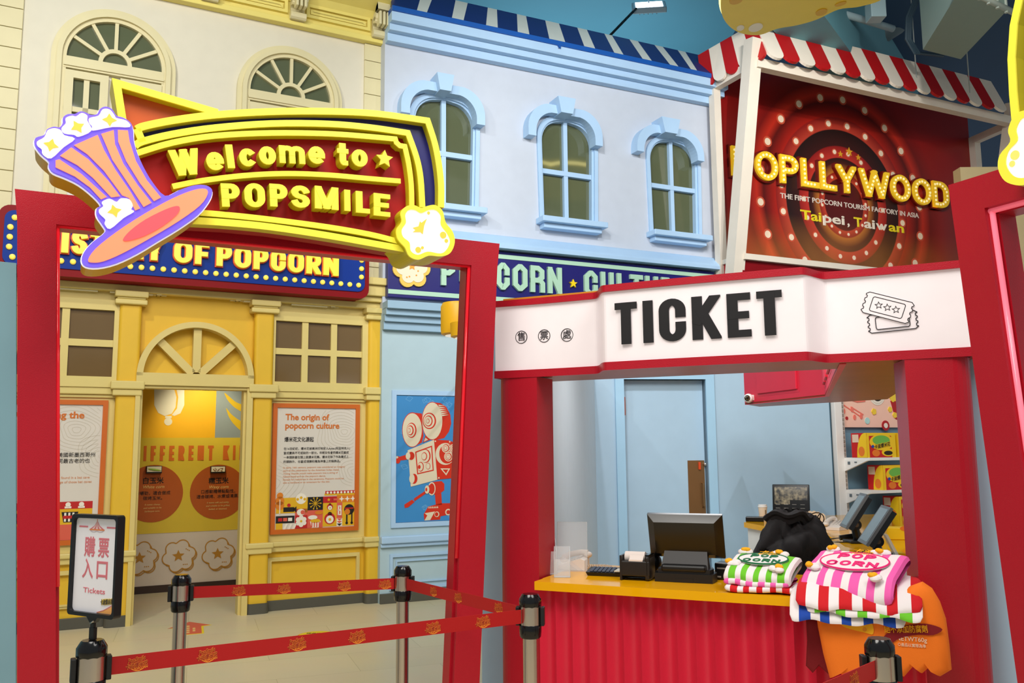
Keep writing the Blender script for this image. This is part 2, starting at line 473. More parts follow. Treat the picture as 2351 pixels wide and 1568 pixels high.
# ------------------------------------------------------------------ floor, ceiling
def tile_material():
    m = bpy.data.materials.new('floor_tiles'); m.use_nodes = True; nt = m.node_tree; b = nt.nodes['Principled BSDF']
    tc = nt.nodes.new('ShaderNodeTexCoord'); mp = nt.nodes.new('ShaderNodeMapping')
    mp.inputs['Rotation'].default_value = (0, 0, R(-20)); nt.links.new(tc.outputs['Object'], mp.inputs['Vector'])
    br = nt.nodes.new('ShaderNodeTexBrick'); br.offset = .5; br.inputs['Scale'].default_value = 1.0
    br.inputs['Mortar Size'].default_value = .0022; br.inputs['Brick Width'].default_value = 1.2; br.inputs['Row Height'].default_value = .6
    br.inputs['Color1'].default_value = (lin(222), lin(208), lin(172), 1); br.inputs['Color2'].default_value = (lin(217), lin(203), lin(167), 1)
    br.inputs['Mortar'].default_value = (lin(188), lin(174), lin(136), 1)
    nt.links.new(mp.outputs['Vector'], br.inputs['Vector'])
    nz = nt.nodes.new('ShaderNodeTexNoise'); nz.inputs['Scale'].default_value = 2.2; nz.inputs['Detail'].default_value = 5
    nt.links.new(tc.outputs['Object'], nz.inputs['Vector'])
    mx = nt.nodes.new('ShaderNodeMix'); mx.data_type = 'RGBA'; mx.blend_type = 'MULTIPLY'; mx.inputs['Factor'].default_value = .12
    nt.links.new(br.outputs['Color'], mx.inputs['A']); nt.links.new(nz.outputs['Color'], mx.inputs['B'])
    nt.links.new(mx.outputs['Result'], b.inputs['Base Color']); b.inputs['Roughness'].default_value = .38
    return m
mb = MB(); mb.box(-9, 12, -3, 22, -.1, 0); mb.build('floor', tile_material(), None, W0, 'structure')
ceil_blue = M('ceiling_blue_paint', (74, 140, 164), .7, var=.1, scale=.6)
ceil_dark = M('ceiling_dark_paint', (24, 62, 96), .7, var=.15, scale=.8)
mb = MB(); mb.box(-12, 3.6, 3.5, 24, 8.2, 8.4); mb.m = 1; mb.box(3.6, 16, 2.5, 24, 8.2, 8.4)
mb.build('ceiling', [ceil_blue, ceil_dark], None, W0, 'structure')
mb = MB(); mb.box(-.32, .32, -4, 7, 6.9, 8.2)
mb.build('trim_1', M('ceiling_beam_paint', (96, 150, 164), .6), None, Fr((3.1, 9.6), -.62), 'structure')

# ------------------------------------------------------------------ yellow front
def yu(px, py, y=0): return Y.p(px, py, y)[0]
def yz(px, py, y=0): return Y.p(px, py, y)[1]
uL, uR = yu(-300, 900), yu(874, 900)
zTop = 6.3
zmid_ = yz(500, 670)
zband = yz(480, 880)            # impost level
dL, dR, dT = yu(311, 1150, -.10), yu(556, 1150, -.02), yz(445, 893)
mb = MB()
mb.prism([[(uL, 0), (dL, 0), (dL, dT), (dR, dT), (dR, 0), (uR, 0), (uR, zmid_), (uL, zmid_)]], 0, .05)
mb.m = 1; mb.box(uL, uR, 0, .18, zmid_, zTop)
mb.build('wall_left', [ywall, cream], None, Y, 'structure')
# plank strips at both edges of the upper storey
n_tr = [1]
def trim(build, mat, fr, kind='structure'):
    n_tr[0] += 1; mbx = MB(); build(mbx)
    return mbx.build('trim_%d' % n_tr[0], mat, None, fr, kind)
z0 = yz(20, 252); dz = (yz(2, 18) - yz(2, 251.5)) / 5
def planks(m):
    for (a, b) in ((uL, yu(40, 250)), (yu(835, 180), uR)):
        z = z0 - 9 * dz
        while z < zTop - .05:
            if z > 3.1: m.box(a, b, -.035, 0, z + .006, z + dz, .004)
            z += dz
trim(planks, cream_trim, Y)
# top cornice with frieze panels
zc = yz(854, 102); zk = yz(860, 52); zt = yz(860, 14)
def cornice(m):
    m.box(yu(300, 0), uR, -.07, 0, zc, zk, .006); m.box(yu(300, 0), uR, -.1, 0, zc - .015, zc + .05, .008)
    xs = [yu(300, 0), yu(474, 10), yu(677, 40), yu(863, 80)]
    for a, b in zip(xs[:-1], xs[1:]):
        a += .12; b -= .12
        for i, (q, t) in enumerate(((0, .11), (.05, .095))):
            m.stroke(rect(a + q, b - q, zc + .12 + q, zk - .03 - q), .035, -t, -.06, True)
    prof = [(0, zk - .02), (-.1, zk - .02), (-.16, zk + .05), (-.34, zk + .13), (-.36, zk + .2), (-.40, zk + .24), (-.42, zt + .06), (0, zt + .06)]
    x0, x1 = yu(300, 0), uR
    m.add([(x0, p[0], p[1]) for p in prof] + [(x1, p[0], p[1]) for p in prof],
          [tuple(range(8)), tuple(range(15, 7, -1))] + [(i, (i + 1) % 8, (i + 1) % 8 + 8, i + 8) for i in range(8)])
trim(cornice, M('cornice_yellow_paint', (232, 216, 120), .5), Y)
for px in (475, 677, 863):
    def corbel(m, x=yu(px, 60)):
        w = .075
        prof = [(-.06, zc + .02), (-.10, zc + .03), (-.13, zc + .10), (-.12, zc + .16), (-.17, zc + .2), (-.22, zc + .34), (-.28, zc + .42), (-.3, zk + .02), (-.06, zk + .02)]
        n = len(prof)
        m.add([(x - w, p[0], p[1]) for p in prof] + [(x + w, p[0], p[1]) for p in prof],
              [tuple(range(n)), tuple(range(2 * n - 1, n - 1, -1))] + [(i, (i + 1) % n, (i + 1) % n + n, i + n) for i in range(n)])
        for k in range(3): m.box(x - w * .8 + k * w * .6, x - w * .4 + k * w * .6, -.31, -.2, zk - .16, zk, .01)
        for z, r in ((zc + .07, .045), (zc + .2, .04), (zk - .04, .05)): m.tube([(x - w - .01, -.11 - (z - zc) * .42, z), (x + w + .01, -.11 - (z - zc) * .42, z)], r, 10)
    trim(corbel, cream_trim, Y)
# scale shingles on the roof edge above the cornice
mb = MB()
zs = zt + .05; rng = random.Random(2)
for row in range(3):
    for k in range(12):
        x = uR - .06 - k * .2 - (row % 2) * .1
        mb.m = rng.randrange(3)
        pts = [(x - .1, zs + .02 + row * .14)] + arc(x, zs + .09 + row * .14, .1, .11, 180, 360, 8)[1:-1] + [(x + .1, zs + .02 + row * .14), (x + .1, zs + .3 + row * .14), (x - .1, zs + .3 + row * .14)]
        mb.prism([pts], -.33 + row * .09, -.31 + row * .09)
mb.m = 0; mb.box(uR - 2.5, uR, -.3, 0, zs - .06, zs + .55)
o = mb.build('shingle_roof', [M('shingle_grey', (150, 158, 156), .6), M('shingle_pale', (196, 204, 198), .6), M('shingle_slate', (108, 120, 122), .6)], None, Y)
tag(o, 'grey scalloped roof shingles above the yellow front cornice', 'roof')

# arched upper windows
n_win = [0]
def arched_window(cx, zsp, r, zb):
    n_win[0] += 1
    m = MB()
    for a, b, t in ((r * 1.25, r * 1.12, .05), (r * 1.14, r * 1.04, .085), (r * 1.06, r * .955, .055)):
        out = arc(cx, zsp, a, a, 0, 180, 32); inn = arc(cx, zsp, b, b, 180, 0, 32)
        m.prism([[(cx + a, zb)] + out + [(cx - a, zb), (cx - b, zb)] + inn + [(cx + b, zb)]], -t, 0)
    m.box(cx - r, cx + r, -.06, 0, zsp - .12, zsp, 0)
    m.box(cx - r, cx + r, -.075, 0, zsp - .1, zsp - .075, 0)
    out = arc(cx, zsp, .34 * r, .34 * r, 0, 180, 16); inn = arc(cx, zsp, .25 * r, .25 * r, 180, 0, 16)
    m.prism([out + inn], -.05, 0)
    for k in range(1, 6):
        a = R(30 * k); d = Vector((math.cos(a), math.sin(a)))
        m.stroke([(cx + d.x * .31 * r, zsp + d.y * .31 * r), (cx + d.x * .98 * r, zsp + d.y * .98 * r)], r * .075, -.045, 0)
    fo = m.build('window_%d' % n_win[0], cream_trim, None, Y, 'structure')
    g = MB(); g.prism([[(cx + r, zsp)] + arc(cx, zsp, r * .99, r * .99, 0, 180, 32) + [(cx - r, zsp)]], -.012, -.004)
    g.build('fan_glass', glassd, fo)
    for sx in (-1, 1):
        c = MB(); x0, x1 = sorted((cx + sx * .05, cx + sx * (r * .97)))
        zt_ = zsp - .15
        c.stroke(rect(x0 + .04, x1 - .04, zb + .03, zt_ - .03), .075, -.07, -.01, True)
        xm = (x0 + x1) / 2; c.stroke([(xm, zb), (xm, zt_)], .05, -.055, -.01)
        z = zt_ - .38
        while z > zb: c.stroke([(x0, z), (x1, z)], .05, -.055, -.01); z -= .36
        c.build('casement', cream_trim, fo)
        g = MB(); g.box(x0 + .02, x1 - .02, -.02, -.008, zb, zt_); g.build('casement_glass', glassd, fo)
c1 = Y.p(264, 152); r1 = (yu(375, 171) - yu(147, 132)) / 2
arched_window(c1[0], c1[1], r1, 3.15)
c2 = Y.p(666, 225); r2 = (yu(761, 238) - yu(569.5, 207)) / 2
arched_window(c2[0], c2[1], r2, 3.15)

# mouldings below the sign and through the lower storey
zA, zB = yz(500, 688), yz(500, 660)
def band(m):
    for k, (a, b, t) in enumerate(((zA, zA + .07, .10), (zA + .07, zA + .13, .15), (zA + .13, zB + .12, .2), (zB + .12, zB + .2, .24))):
        m.box(uL, uR, -t, 0, a, b, .01)
trim(band, ytrim, Y)
ziu, zil = yz(500, 885.5), yz(500, 907)
pil = [(yu(270, 790), yu(321, 790)), (yu(580, 800), yu(624, 800)), (yu(840, 810), yu(874, 810))]
zcap0, zcap1 = yz(300, 699), yz(300, 676)
zrail = yz(700, 1239); zrl0 = yz(700, 1258)
zbase = yz(603, 1380.5)
for i, (a, b) in enumerate(pil):
    a2 = a if i != 1 else a
    mb = MB(); mb.plan([rrect(a, b, -.11, .02, .035)], zbase, zA)
    mb.build('trim_%d' % (n_tr[0] + 1), ywall, None, Y, 'structure'); n_tr[0] += 1
    def cap(m):
        m.box(a - .05, b + .05, -.17, 0, zcap1 - .05, zcap1 + .01, .01); m.box(a - .03, b + .03, -.145, 0, zcap0 + .03, zcap1 - .04, .012); m.box(a - .045, b + .045, -.15, 0, zcap0 - .02, zcap0 + .03, .012)
        m.box(a - .05, b + .05, -.16, 0, zil + .03, ziu + .015, .012); m.box(a - .03, b + .03, -.14, 0, zil - .03, zil + .03, .01)
        m.box(a - .04, b + .04, -.15, 0, zrail - .05, zrail + .005, .012); m.box(a - .025, b + .025, -.135, 0, zrl0 - .02, zrail - .04, .01)
    trim(cap, ytrim, Y)
    mb = MB(); mb.plan([rrect(a - .012, b + .012, -.13, .02, .05)], 0, zbase)
    mb.build('baseboard_left', charcoal, None, Y, 'structure')
segs = [(uL, yu(268, 1100)), (dR + .07, uR)]
def rails(m):
    for a, b in segs:
        m.box(a, b, -.06, 0, zil - .02, ziu, .01); m.box(a, b, -.035, 0, zil - .05, zil - .02, .006)
        m.box(a, b, -.07, 0, zrail - .05, zrail, .012); m.box(a, b, -.045, 0, zrl0 - .02, zrail - .04, .01)
        m.box(a, b, -.012, 0, zrail, zil - .05)          # pale field behind the posters
        m.box(a, b, -.02, 0, ziu, zA + .01)             # pale field around the square windows
trim(rails, ytrim, Y)
def panel_mould(m):
    for a, b in ((yu(617, 1300), yu(820, 1300)), (uL, yu(230, 1320))):
        zt_, zb_ = yz(700, 1279), yz(700, 1348)
        m.stroke(rect(a, b, zb_, zt_), .035, -.028, 0, True); m.stroke(rect(a + .012, b - .012, zb_ + .012, zt_ - .012), .014, -.04, 0, True)
trim(panel_mould, ytrim, Y)
mb = MB()
for a, b in segs: mb.box(a, b, -.025, 0, 0, zbase, .004)
mb.build('baseboard_left', charcoal, None, Y, 'structure')
# square transom windows
def square_window(x0, x1, zb, zt_):
    n_win[0] += 1; m = MB()
    m.prism([rect(x0 - .1, x1 + .1, zb - .1, zt_ + .1), rect(x0, x1, zb, zt_)], -.075, -.01)
    for k in (1, 2): x = x0 + (x1 - x0) * k / 3; m.box(x - .033, x + .033, -.06, -.01, zb, zt_)
    zm = (zb + zt_) / 2; m.box(x0, x1, -.058, -.01, zm - .033, zm + .033)
    fo = m.build('window_%d' % n_win[0], ytrim, None, Y, 'structure')
    g = MB(); g.box(x0, x1, -.03, -.022, zb, zt_); g.build('pane', glassb, fo)
wz0, wz1 = yz(725, 879.5), yz(725, 743)
square_window(yu(629, 800), yu(827, 810), wz0, wz1)
xr = yu(259, 790); square_window(xr - 1.25, xr, wz0, wz1)
# door surround with blind fanlight
cx = yu(447, 878); zsp = yz(445, 868); ro = (yu(578, 880) - yu(312, 880)) / 2
def surround(m):
    ri = ro * .895
    m.prism([[(cx + ro, zsp)] + arc(cx, zsp, ro, ro, 0, 180, 36) + [(cx - ro, zsp), (cx - ri, zsp)] + arc(cx, zsp, ri, ri, 180, 0, 36) + [(cx + ri, zsp)]], -.15, 0)
    m.box(cx - ro, cx + ro, -.15, 0, dT + .02, zsp + .03)
    for a in (45, 90, 135):
        d = (math.cos(R(a)), math.sin(R(a))); m.stroke([(cx + d[0] * .05, zsp + d[1] * .05), (cx + d[0] * ri, zsp + d[1] * ri)], .075, -.1, 0)
    for a, b in ((cx - ro, dL), (dR, cx + ro)):
        m.box(a, b, -.13, .05, 0, dT + .02)
    m.box(dL - .02, dR + .02, -.12, .05, dT - .01, dT + .04)
    for a, b in ((dL, dL + .025), (dR - .025, dR)): m.box(a, b, -.08, .05, 0, dT)
trim(surround, M('door_surround_paint', (218, 196, 120), .45), Y)

# room seen through the doorway
iu = lambda px, py: IN.p(px, py)[0]
iz = lambda px, py: IN.p(px, py)[1]
i0, i1 = iu(200, 1200), iu(640, 1200)
mb = MB(); mb.box(i0 - 1.2, i1 + 1.2, 0, .1, 0, 2.7)
mb.build('wall_back', M('mural_ivory', (208, 196, 180), .6), None, IN, 'structure')
mb = MB(); mb.box(i0 - 1.2, i1 + 1.2, -.012, 0, 0, iz(425, 1339)); mb.build('baseboard_back', M('dark_brown_vinyl', (52, 34, 24), .5), None, IN, 'structure')
th = thing('wall_mural', 'printed mural about kinds of corn inside the yellow doorway', 'mural', IN, (0, 0, 0))
zy0, zy1, zy2 = iz(430, 1221), iz(430, 1005), iz(430, 880)
mb = MB(); mb.box(i0, i1, -.004, 0, zy0, zy1); mb.m = 1; mb.box(i0, iu(495, 950), -.004, 0, zy1, 2.69); mb.m = 2; mb.box(iu(495, 950), i1, -.004, 0, zy1, 2.69)
mb.build('printed_ground', [M('mural_mustard', (214, 186, 52), .6), M('mural_amber', (238, 178, 14), .55), M('mural_grey_blue', (140, 152, 160), .6)], th)
mb = MB(); s_ = (iu(500, 950) - iu(400, 950)) / 100
def ip(px, py): return (iu(px, py), iz(px, py))
mb.prism([[ip(354, 880), ip(396, 880), ip(405, 912), ip(403, 935), ip(394, 950), ip(378, 955), ip(363, 948), ip(354, 930)]], -.007, -.004)
mb.prism([[ip(402, 880), ip(423, 880), ip(423, 930), ip(414, 949), ip(400, 955), ip(394, 953), ip(406, 938), ip(409, 912)]], -.007, -.004)
mb.prism([ell(*ip(386, 968), 9 * s_)], -.007, -.004); mb.prism([rect(iu(379, 956), iu(394, 956), iz(386, 960), iz(386, 955))], -.007, -.004)
mb.m = 1; mb.prism([smooth_pts([ip(515, 902), ip(525, 922), ip(545, 940), ip(575, 952), ip(575, 935), ip(545, 925), ip(528, 912)])], -.007, -.004)
mb.prism([smooth_pts([ip(519, 937), ip(528, 962), ip(548, 985), ip(572, 1000), ip(565, 975), ip(545, 962), ip(530, 950)])], -.007, -.004)
mb.build('kernel_print', [M('mural_white', (226, 220, 206), .6), M('mural_leaf', (216, 180, 30), .6)], th)
mb = MB()
zz0, zz1 = iz(450, 1057), iz(450, 1023)
dx = iu(488, 1040) - iu(326, 1040)
mb.word('DIFFERENT', iu(305, 1040), iu(490, 1040), zz0, zz1 - zz0, .036, .034, -.007, -.004, .5)
mb.word('KINDS', iu(512, 1040), iu(605, 1040), zz0, zz1 - zz0, .036, .034, -.007, -.004, .5)
mb.build('title_lettering', M('mural_orange', (206, 104, 28), .6), th)
mdisc = M('mural_rust', (176, 84, 18), .6); mblk = M('print_black', (22, 16, 12), .6); mcreamtx = M('print_cream', (224, 190, 120), .6)
for k, (cx_, cy_, big, en, ch, es) in enumerate(((351, 1133, '白玉米', 'White corn', ('有嚼勁，適合做成', '碳烤玉米。'), ('It tastes chewy,', 'and suitable to be', 'barbeque corn.')),
                                             (501, 1129, '糯玉米', 'Waxy corn', ('口感軟糯帶點黏性，', '適合碳烤、水煮或清蒸。'), ('It tastes soft and sticky,', 'and suitable to be grilled,', 'boiled, or steamed.')))):
    x, z = ip(cx_, cy_); rr = (iu(420, 1130) - iu(351, 1130)) * (1 if k == 0 else .98)
    mb = MB(); mb.prism([ell(x, z, rr, n=48)], -.007, -.004); _rd = mb.build('rust_disc', mdisc, th)
    mb = MB()
    mb.text(big, x, iz(cx_, 1109), .072, None, -.007, .003, .018, 'C')
    for q, t in enumerate(ch): mb.text(t, x, z - .012 - .058 * q, .044, None, -.007, .003, .003, 'C')
    mb.m = 1; mb.text(en, x, iz(cx_, 1121), .035, None, -.007, .003, .008, 'C', .25)
    for q, t in enumerate(es): mb.text(t, x, z - .135 - .038 * q, .019, None, -.007, .003, .004, 'C', .25)
    mb.build('caption', [mblk, mcreamtx], _rd)
    t2 = thing('sample_box', ('small display box showing a green corn cob above the white corn disc', 'small display box of pale kernels above the waxy corn disc')[k], 'display box', IN, (x, -.06, z + rr * .9))
    xx, zz = ip((353, 499)[k], 1078)
    w, h = .085, .042
    mb = MB(); mb.box(xx - w, xx + w, -.06, -.005, zz - h, zz + h, .004); _cs = mb.build('case', black, t2)
    mb = MB(); mb.box(xx - w * .92, xx + w * .92, -.064, -.058, zz - h * .6, zz + h * .85); mb.build('tray', M('tray_white', (226, 220, 200), .5), _cs)
    mb = MB(); rg = random.Random(4)
    if k == 0: mb.lathe([(.001, -.07), (.012, -.05), (.017, 0), (.012, .05), (.002, .075)], (0, 0, 0), 10)
    else:
        for q in range(26): mb.ball((rg.uniform(-.06, .06), 0, rg.uniform(-.018, .02)), .006, .004, .005, 6, 4)
    if k == 0: 
        for i, v in enumerate(mb.v): mb.v[i] = (xx + v[2], -.066 + v[1] * .3, zz + v[0] * .8 - v[2] * .15)
    else:
        for i, v in enumerate(mb.v): mb.v[i] = (xx + v[0], -.066 + v[1], zz + v[2])
    mb.build(('corn_cob', 'kernels')[k], M(('cob_green', 'kernel_brown')[k], ((150, 180, 70), (150, 110, 70))[k], .5), t2)
def outline_popcorn(m, x, z, r):
    b = blob(x, z, r, 6, .18, .3)
    m.m = 0; m.stroke(offset_poly([(p[0] + r * .1, p[1] - r * .12) for p in b], -.004), .012, -.006, -.004, True)
    m.m = 1; m.prism([b], -.008, -.004); m.m = 0; m.stroke(b, .012, -.010, -.004, True)
    m.prism([star(x - r * .05, z, r * .42, .45, 5, 20)], -.0105, -.008)
    for q in range(3): m.prism([ell(x + r * (.45 + .1 * q), z + r * (.45 - .06 * q), r * .04)], -.0105, -.008); m.prism([ell(x + r * (.3 + .12 * q), z - r * .6, r * .04)], -.0105, -.008)
for px, py in ((322, 1281), (411, 1276), (501, 1271)):
    mb = MB(); outline_popcorn(mb, *ip(px, py), (iu(446, 1276) - iu(376, 1276)) / 2)
    mb.build('popcorn_print', [M('mural_ochre', (178, 126, 36), .6), M('mural_ivory', (208, 196, 180), .6)], th)
# side returns of that room
mb = MB(); mb.plan([[(i0 - .05, -1.1), (i0, -1.1), (i0, .02), (i0 - .05, .02)]], 0, 2.7); mb.plan([[(i1, -.9), (i1 + .05, -.9), (i1 + .05, .02), (i1, .02)]], 0, 2.7)
mb.build('wall_room_side', ywall, None, IN, 'structure')

# ------------------------------------------------------------------ posters on the yellow front
orange = M('poster_orange', (200, 98, 18), .5); paper = M('poster_paper', (214, 206, 194), .6)
fine = M('poster_contour_line', (196, 186, 168), .6); pmust = M('print_mustard', (222, 172, 20), .6); pred = M('print_red', (188, 26, 26), .6)
pcoral = M('print_coral', (216, 92, 70), .6); pwhite = M('print_white', (236, 228, 212), .6); porange = M('print_orange', (216, 124, 24), .6)
def poster_base(x0, x1, zb, zt_, label, px):
    t = thing('wall_poster', label, 'poster', Y, ((x0 + x1) / 2, -.02, zb))
    m = MB(); m.prism([rect(x0, x1, zb, zt_), rect(x0 + .045, x1 - .045, zb + .045, zt_ - .045)], -.045, -.014); m.build('frame', orange, t)
    m = MB(); m.box(x0 + .02, x1 - .02, -.03, -.014, zb + .02, zt_ - .02); m.build('sheet', paper, t)
    m = MB()
    for (cx_, cz_, r0, n) in px:
        for k in range(n):
            r = r0 * (k + 1) / n
            pts = [(cx_ + r * 1.2 * math.cos(a) * (1 + .14 * math.sin(3 * a + k * .25)), cz_ + r * math.sin(a) * (1 + .1 * math.cos(2 * a + k * .3))) for a in [2 * math.pi * i / 40 for i in range(40)]]
            for i in range(40):
                p, q = pts[i], pts[(i + 1) % 40]
                if all(x0 + .05 < v[0] < x1 - .05 and zb + .05 < v[1] < zt_ - .05 for v in (p, q)): m.stroke([p, q], .004, -.0312, -.0298)
    m.build('contour_print', fine, t)
    return t
px0, px1 = yu(622, 1070), yu(822, 1070); pz0, pz1 = yz(720, 1221.5), yz(720, 927.5)
PW, PH = px1 - px0, pz1 - pz0
def pp(a, b): return (px0 + PW * a, pz0 + PH * b)
t = poster_base(px0, px1, pz0, pz1, 'orange-framed white poster headed The origin of popcorn culture', [(pp(.82, .8)[0], pp(.8, .78)[1], .26, 9), (pp(.0, .4)[0], pp(0, .38)[1], .25, 7), (pp(.95, .45)[0], pp(0, .46)[1], .16, 5)])
YF = -.031
mb = MB(); mb.text('The origin of', *pp(.14, .872), .062, PW * .5, YF, .003, .028); mb.text('popcorn culture', *pp(.14, .806), .062, PW * .62, YF, .003, .028); mb.build('headline', M('print_headline', (206, 108, 30), .6), t)
mb = MB(); mb.text('爆米花文化源起', *pp(.135, .705), .050, PW * .33, YF, .003, .012)
for k, s in enumerate(('在16世紀初，爆米花被美洲印地安人Aztec(阿茲特克人)', '當成慶典不可或缺的一部分。年輕女性會把爆米花編成', '一串頭飾套在頭上跳爆米花舞。爆米花除了作為儀式上', '的頭飾外、也當成項鍊和備為神像上的裝飾品。')):
    mb.text(s, *pp(.13, .640 - .0335 * k), .028, PW * (.76, .745, .745, .65)[k], YF, .002, .001)
mb.build('body_text', mblk, t)
mb = MB()
for k, s in enumerate(('In early 16th century, popcorn was considered an integral', 'part of the celebration by the American Indian Aztec.', 'Young women would make popcorn into a string of', 'headdresses and do the popcorn dance.', 'Except for headdress in the ceremony, Popcorn could be', 'also a necklace or an ornament for the idol.')):
    mb.text(s, *pp(.13, .497 - .023 * k), .017, PW * (.7, .64, .62, .48, .69, .53)[k], YF, .002, .006)
mb.build('translated_text', M('print_peach', (216, 148, 104), .6), t)
# pictogram strip at the foot of the poster
mb = MB(); mats = [pmust, mblk, pred, pcoral, porange, pwhite]
def P(mi, a0, a1, b0, b1, l=1): mb.m = mi; mb.prism([rect(px0 + PW * a0, px0 + PW * a1, pz0 + PH * b0, pz0 + PH * b1)], YF - .002 * l, YF)
def D(mi, a, b, r, l=2, sx=1, pts=None): mb.m = mi; mb.prism([pts or ell(px0 + PW * a, pz0 + PH * b, r * sx, r)], YF - .002 * l, YF)
P(0, .06, .41, .155, .272); P(1, .41, .585, .17, .272); P(2, .585, .745, .222, .272); P(4, .745, .97, .222, .28); P(0, .6, .97, .28, .296); 
P(2, .61, .97, .292, .315); P(0, .585, .745, .04, .222); P(3, .41, .585, .035, .17); P(2, .27, .41, .035, .135); P(1, .06, .265, .08, .135); P(0, .06, .135, .03, .08)
P(3, .745, .81, .1, .222); P(5, .745, .81, .04, .1); P(0, .81, .97, .04, .222); P(3, .27, .41, .135, .185)
for k in range(9): D(5, .635 + .04 * k, .302, .012)
for k in range(3): D(5, .80 + .066 * k, .25, .03, 2, pts=star(px0 + PW * (.80 + .066 * k), pz0 + PH * .25, .032, .35, 4, 0))
D(4, .1, .25, .045); D(4, .1, .29, .032); D(4, .1, .215, .045, 2, 1); mb.m = 5; mb.stroke([pp(.1, .15), pp(.1, .26)], .008, YF - .006, YF)
D(5, .335, .262, .055, 2, 1); 
for k in range(3): D(0, .295 + .04 * k, .258 + .012 * (k == 1), .014, 3)
P(1, .14, .26, .165, .2, 2); D(1, .27, .182, .03, 2, pts=[pp(.24, .182), pp(.285, .205), pp(.285, .16)]); D(2, .2, .215, .018, 2)
D(5, .335, .158, .035, 3, 1.2); D(3, .355, .158, .022, 4)
for k in range(10):
    a = 2 * math.pi * k / 10; mb.m = 0; mb.stroke([pp(.497, .222), (pp(.497, .222)[0] + .055 * math.cos(a), pp(.497, .222)[1] + .055 * math.sin(a))], .005, YF - .005, YF); D(0, .497 + .058 / PW * math.cos(a), .222 + .058 / PH * math.sin(a), .007, 3)
D(2, .66, .247, .03, 2, 1.4); P(3, .69, .76, .24, .255, 2); D(0, .65, .247, .02, 3, pts=star(*pp(.65, .247), .02))
for q, (zz, rr) in enumerate(((.19, .032), (.1, .058))): D(2, .665, zz, rr, 2); D(5, .665, zz - .006, rr * .7, 3); D(0, .665, zz - .006, rr * .25, 4); D(1, .665, zz + rr / PH * .8, rr * .4, 2)
mb.m = 5; mb.stroke([pp(.765, .2), pp(.765, .125)], .014, YF - .006, YF); mb.stroke([pp(.765, .195), pp(.79, .195), pp(.79, .165), pp(.765, .163), pp(.793, .16), pp(.793, .128), pp(.765, .128)], .012, YF - .006, YF)
for k in range(3): D(3 if k < 2 else 1, .777, .08 - .02 * k, .02, 3, pts=[pp(.75, .098 - .02 * k), pp(.805, .098 - .02 * k), pp(.777, .082 - .02 * k)])
D(1, .89, .165, .055); P(2, .84, .94, .17, .18, 3); D(4, .868, .148, .03, 3); P(1, .855, .872, .06, .14, 2); P(1, .915, .93, .06, .14, 2); D(1, .863, .06, .014); D(1, .922, .06, .014)
for k in range(3): P((2, 3, 5)[k], .085 + .055 * k, .13 + .055 * k, .095, .12, 2)
D(5, .34, .09, .05, 2, pts=blob(*pp(.34, .09), .055, 6)); D(0, .34, .09, .012, 3)
D(5, .5, .07, .05, 2, pts=[pp(.44, .085), pp(.56, .085), pp(.54, .036), pp(.46, .036)])
for k in range(4): P(3, .455 + .028 * k, .467 + .028 * k, .04, .08, 3)
D(0, .5, .088, .02, 3, 2.6); D(5, .47, .115, .022, 3, 2.2); D(4, .54, .15, .02, 3, 2.2)
for k in range(3): D(5, .17 + .05 * k, .05, .02, 2, pts=[pp(.14 + .05 * k, .03), pp(.165 + .05 * k, .03), pp(.195 + .05 * k, .075), pp(.17 + .05 * k, .075)])
mb.build('pictogram_print', mats, t)
# second poster, partly behind the gate
qx1 = yu(241, 1080); qx0 = qx1 - PW
def qq(a, b): return (qx0 + PW * a, qz0 + PH * b)
qz0, qz1 = pz0, pz1
t = poster_base(qx0, qx1, qz0, qz1, 'orange-framed white poster half hidden behind a red gate leg', [(qx0 + PW * .72, qz0 + PH * .79, .27, 9), (qx0 + PW * .98, qz0 + PH * .6, .2, 6)])
mb = MB(); mb.text('Discovering the', qx0 + PW * .785, qq(0, .872)[1], .062, PW * .66, YF, .003, .028, 'R'); mb.build('headline', M('print_headline', (206, 108, 30), .6), t)
mb = MB()
for k, s in enumerate(('考古學家在美國新墨西哥州', '蝙蝠洞裡的蝙蝠洞最古老的也')): mb.text(s, qx0 + PW * (.9 - .045 * k), qq(0, .604 - .042 * k)[1], .042, None, YF, .002, .004, 'R')
mb.build('body_text', mblk, t)
mb = MB()
for k, s in enumerate(('The oldest popcorn was found in a bat cave', 'in New Mexico, and the age of those bat caves')): mb.text(s, qx0 + PW * (.86 + .02 * k), qq(0, .452 - .03 * k)[1], .022, None, YF, .002, .006, 'R')
mb.build('translated_text', M('print_peach', (216, 148, 104), .6), t)
mb = MB(); px0s = px0; px0 = qx0
P(2, .2, .9, .245, .295); P(0, .2, .9, .14, .245); P(3, .2, .75, .035, .14); P(0, .75, .9, .035, .14)
for k in range(5): D(5, .32 + .12 * k, .275, .022, 3); P(5, .29 + .12 * k, .35 + .12 * k, .25, .263, 3)
for k in range(3):
    a = .3 + .2 * k; D(1, a, .19, .05, 2, pts=[(px0 + PW * (a - .075), pz0 + PH * .225), (px0 + PW * (a + .075), pz0 + PH * .225), (px0 + PW * (a + .055), pz0 + PH * .155), (px0 + PW * (a - .055), pz0 + PH * .155)])
    for q in range(3): P(5, a - .05 + .036 * q, a - .032 + .036 * q, .16, .22, 3)
    P(2, a - .06, a + .06, .18, .2, 4)
D(5, .5, .085, .06, 3, pts=blob(px0 + PW * .52, pz0 + PH * .085, .075, 6)); D(0, .5, .09, .014, 4)
mb.build('pictogram_print', mats, t); px0 = px0s

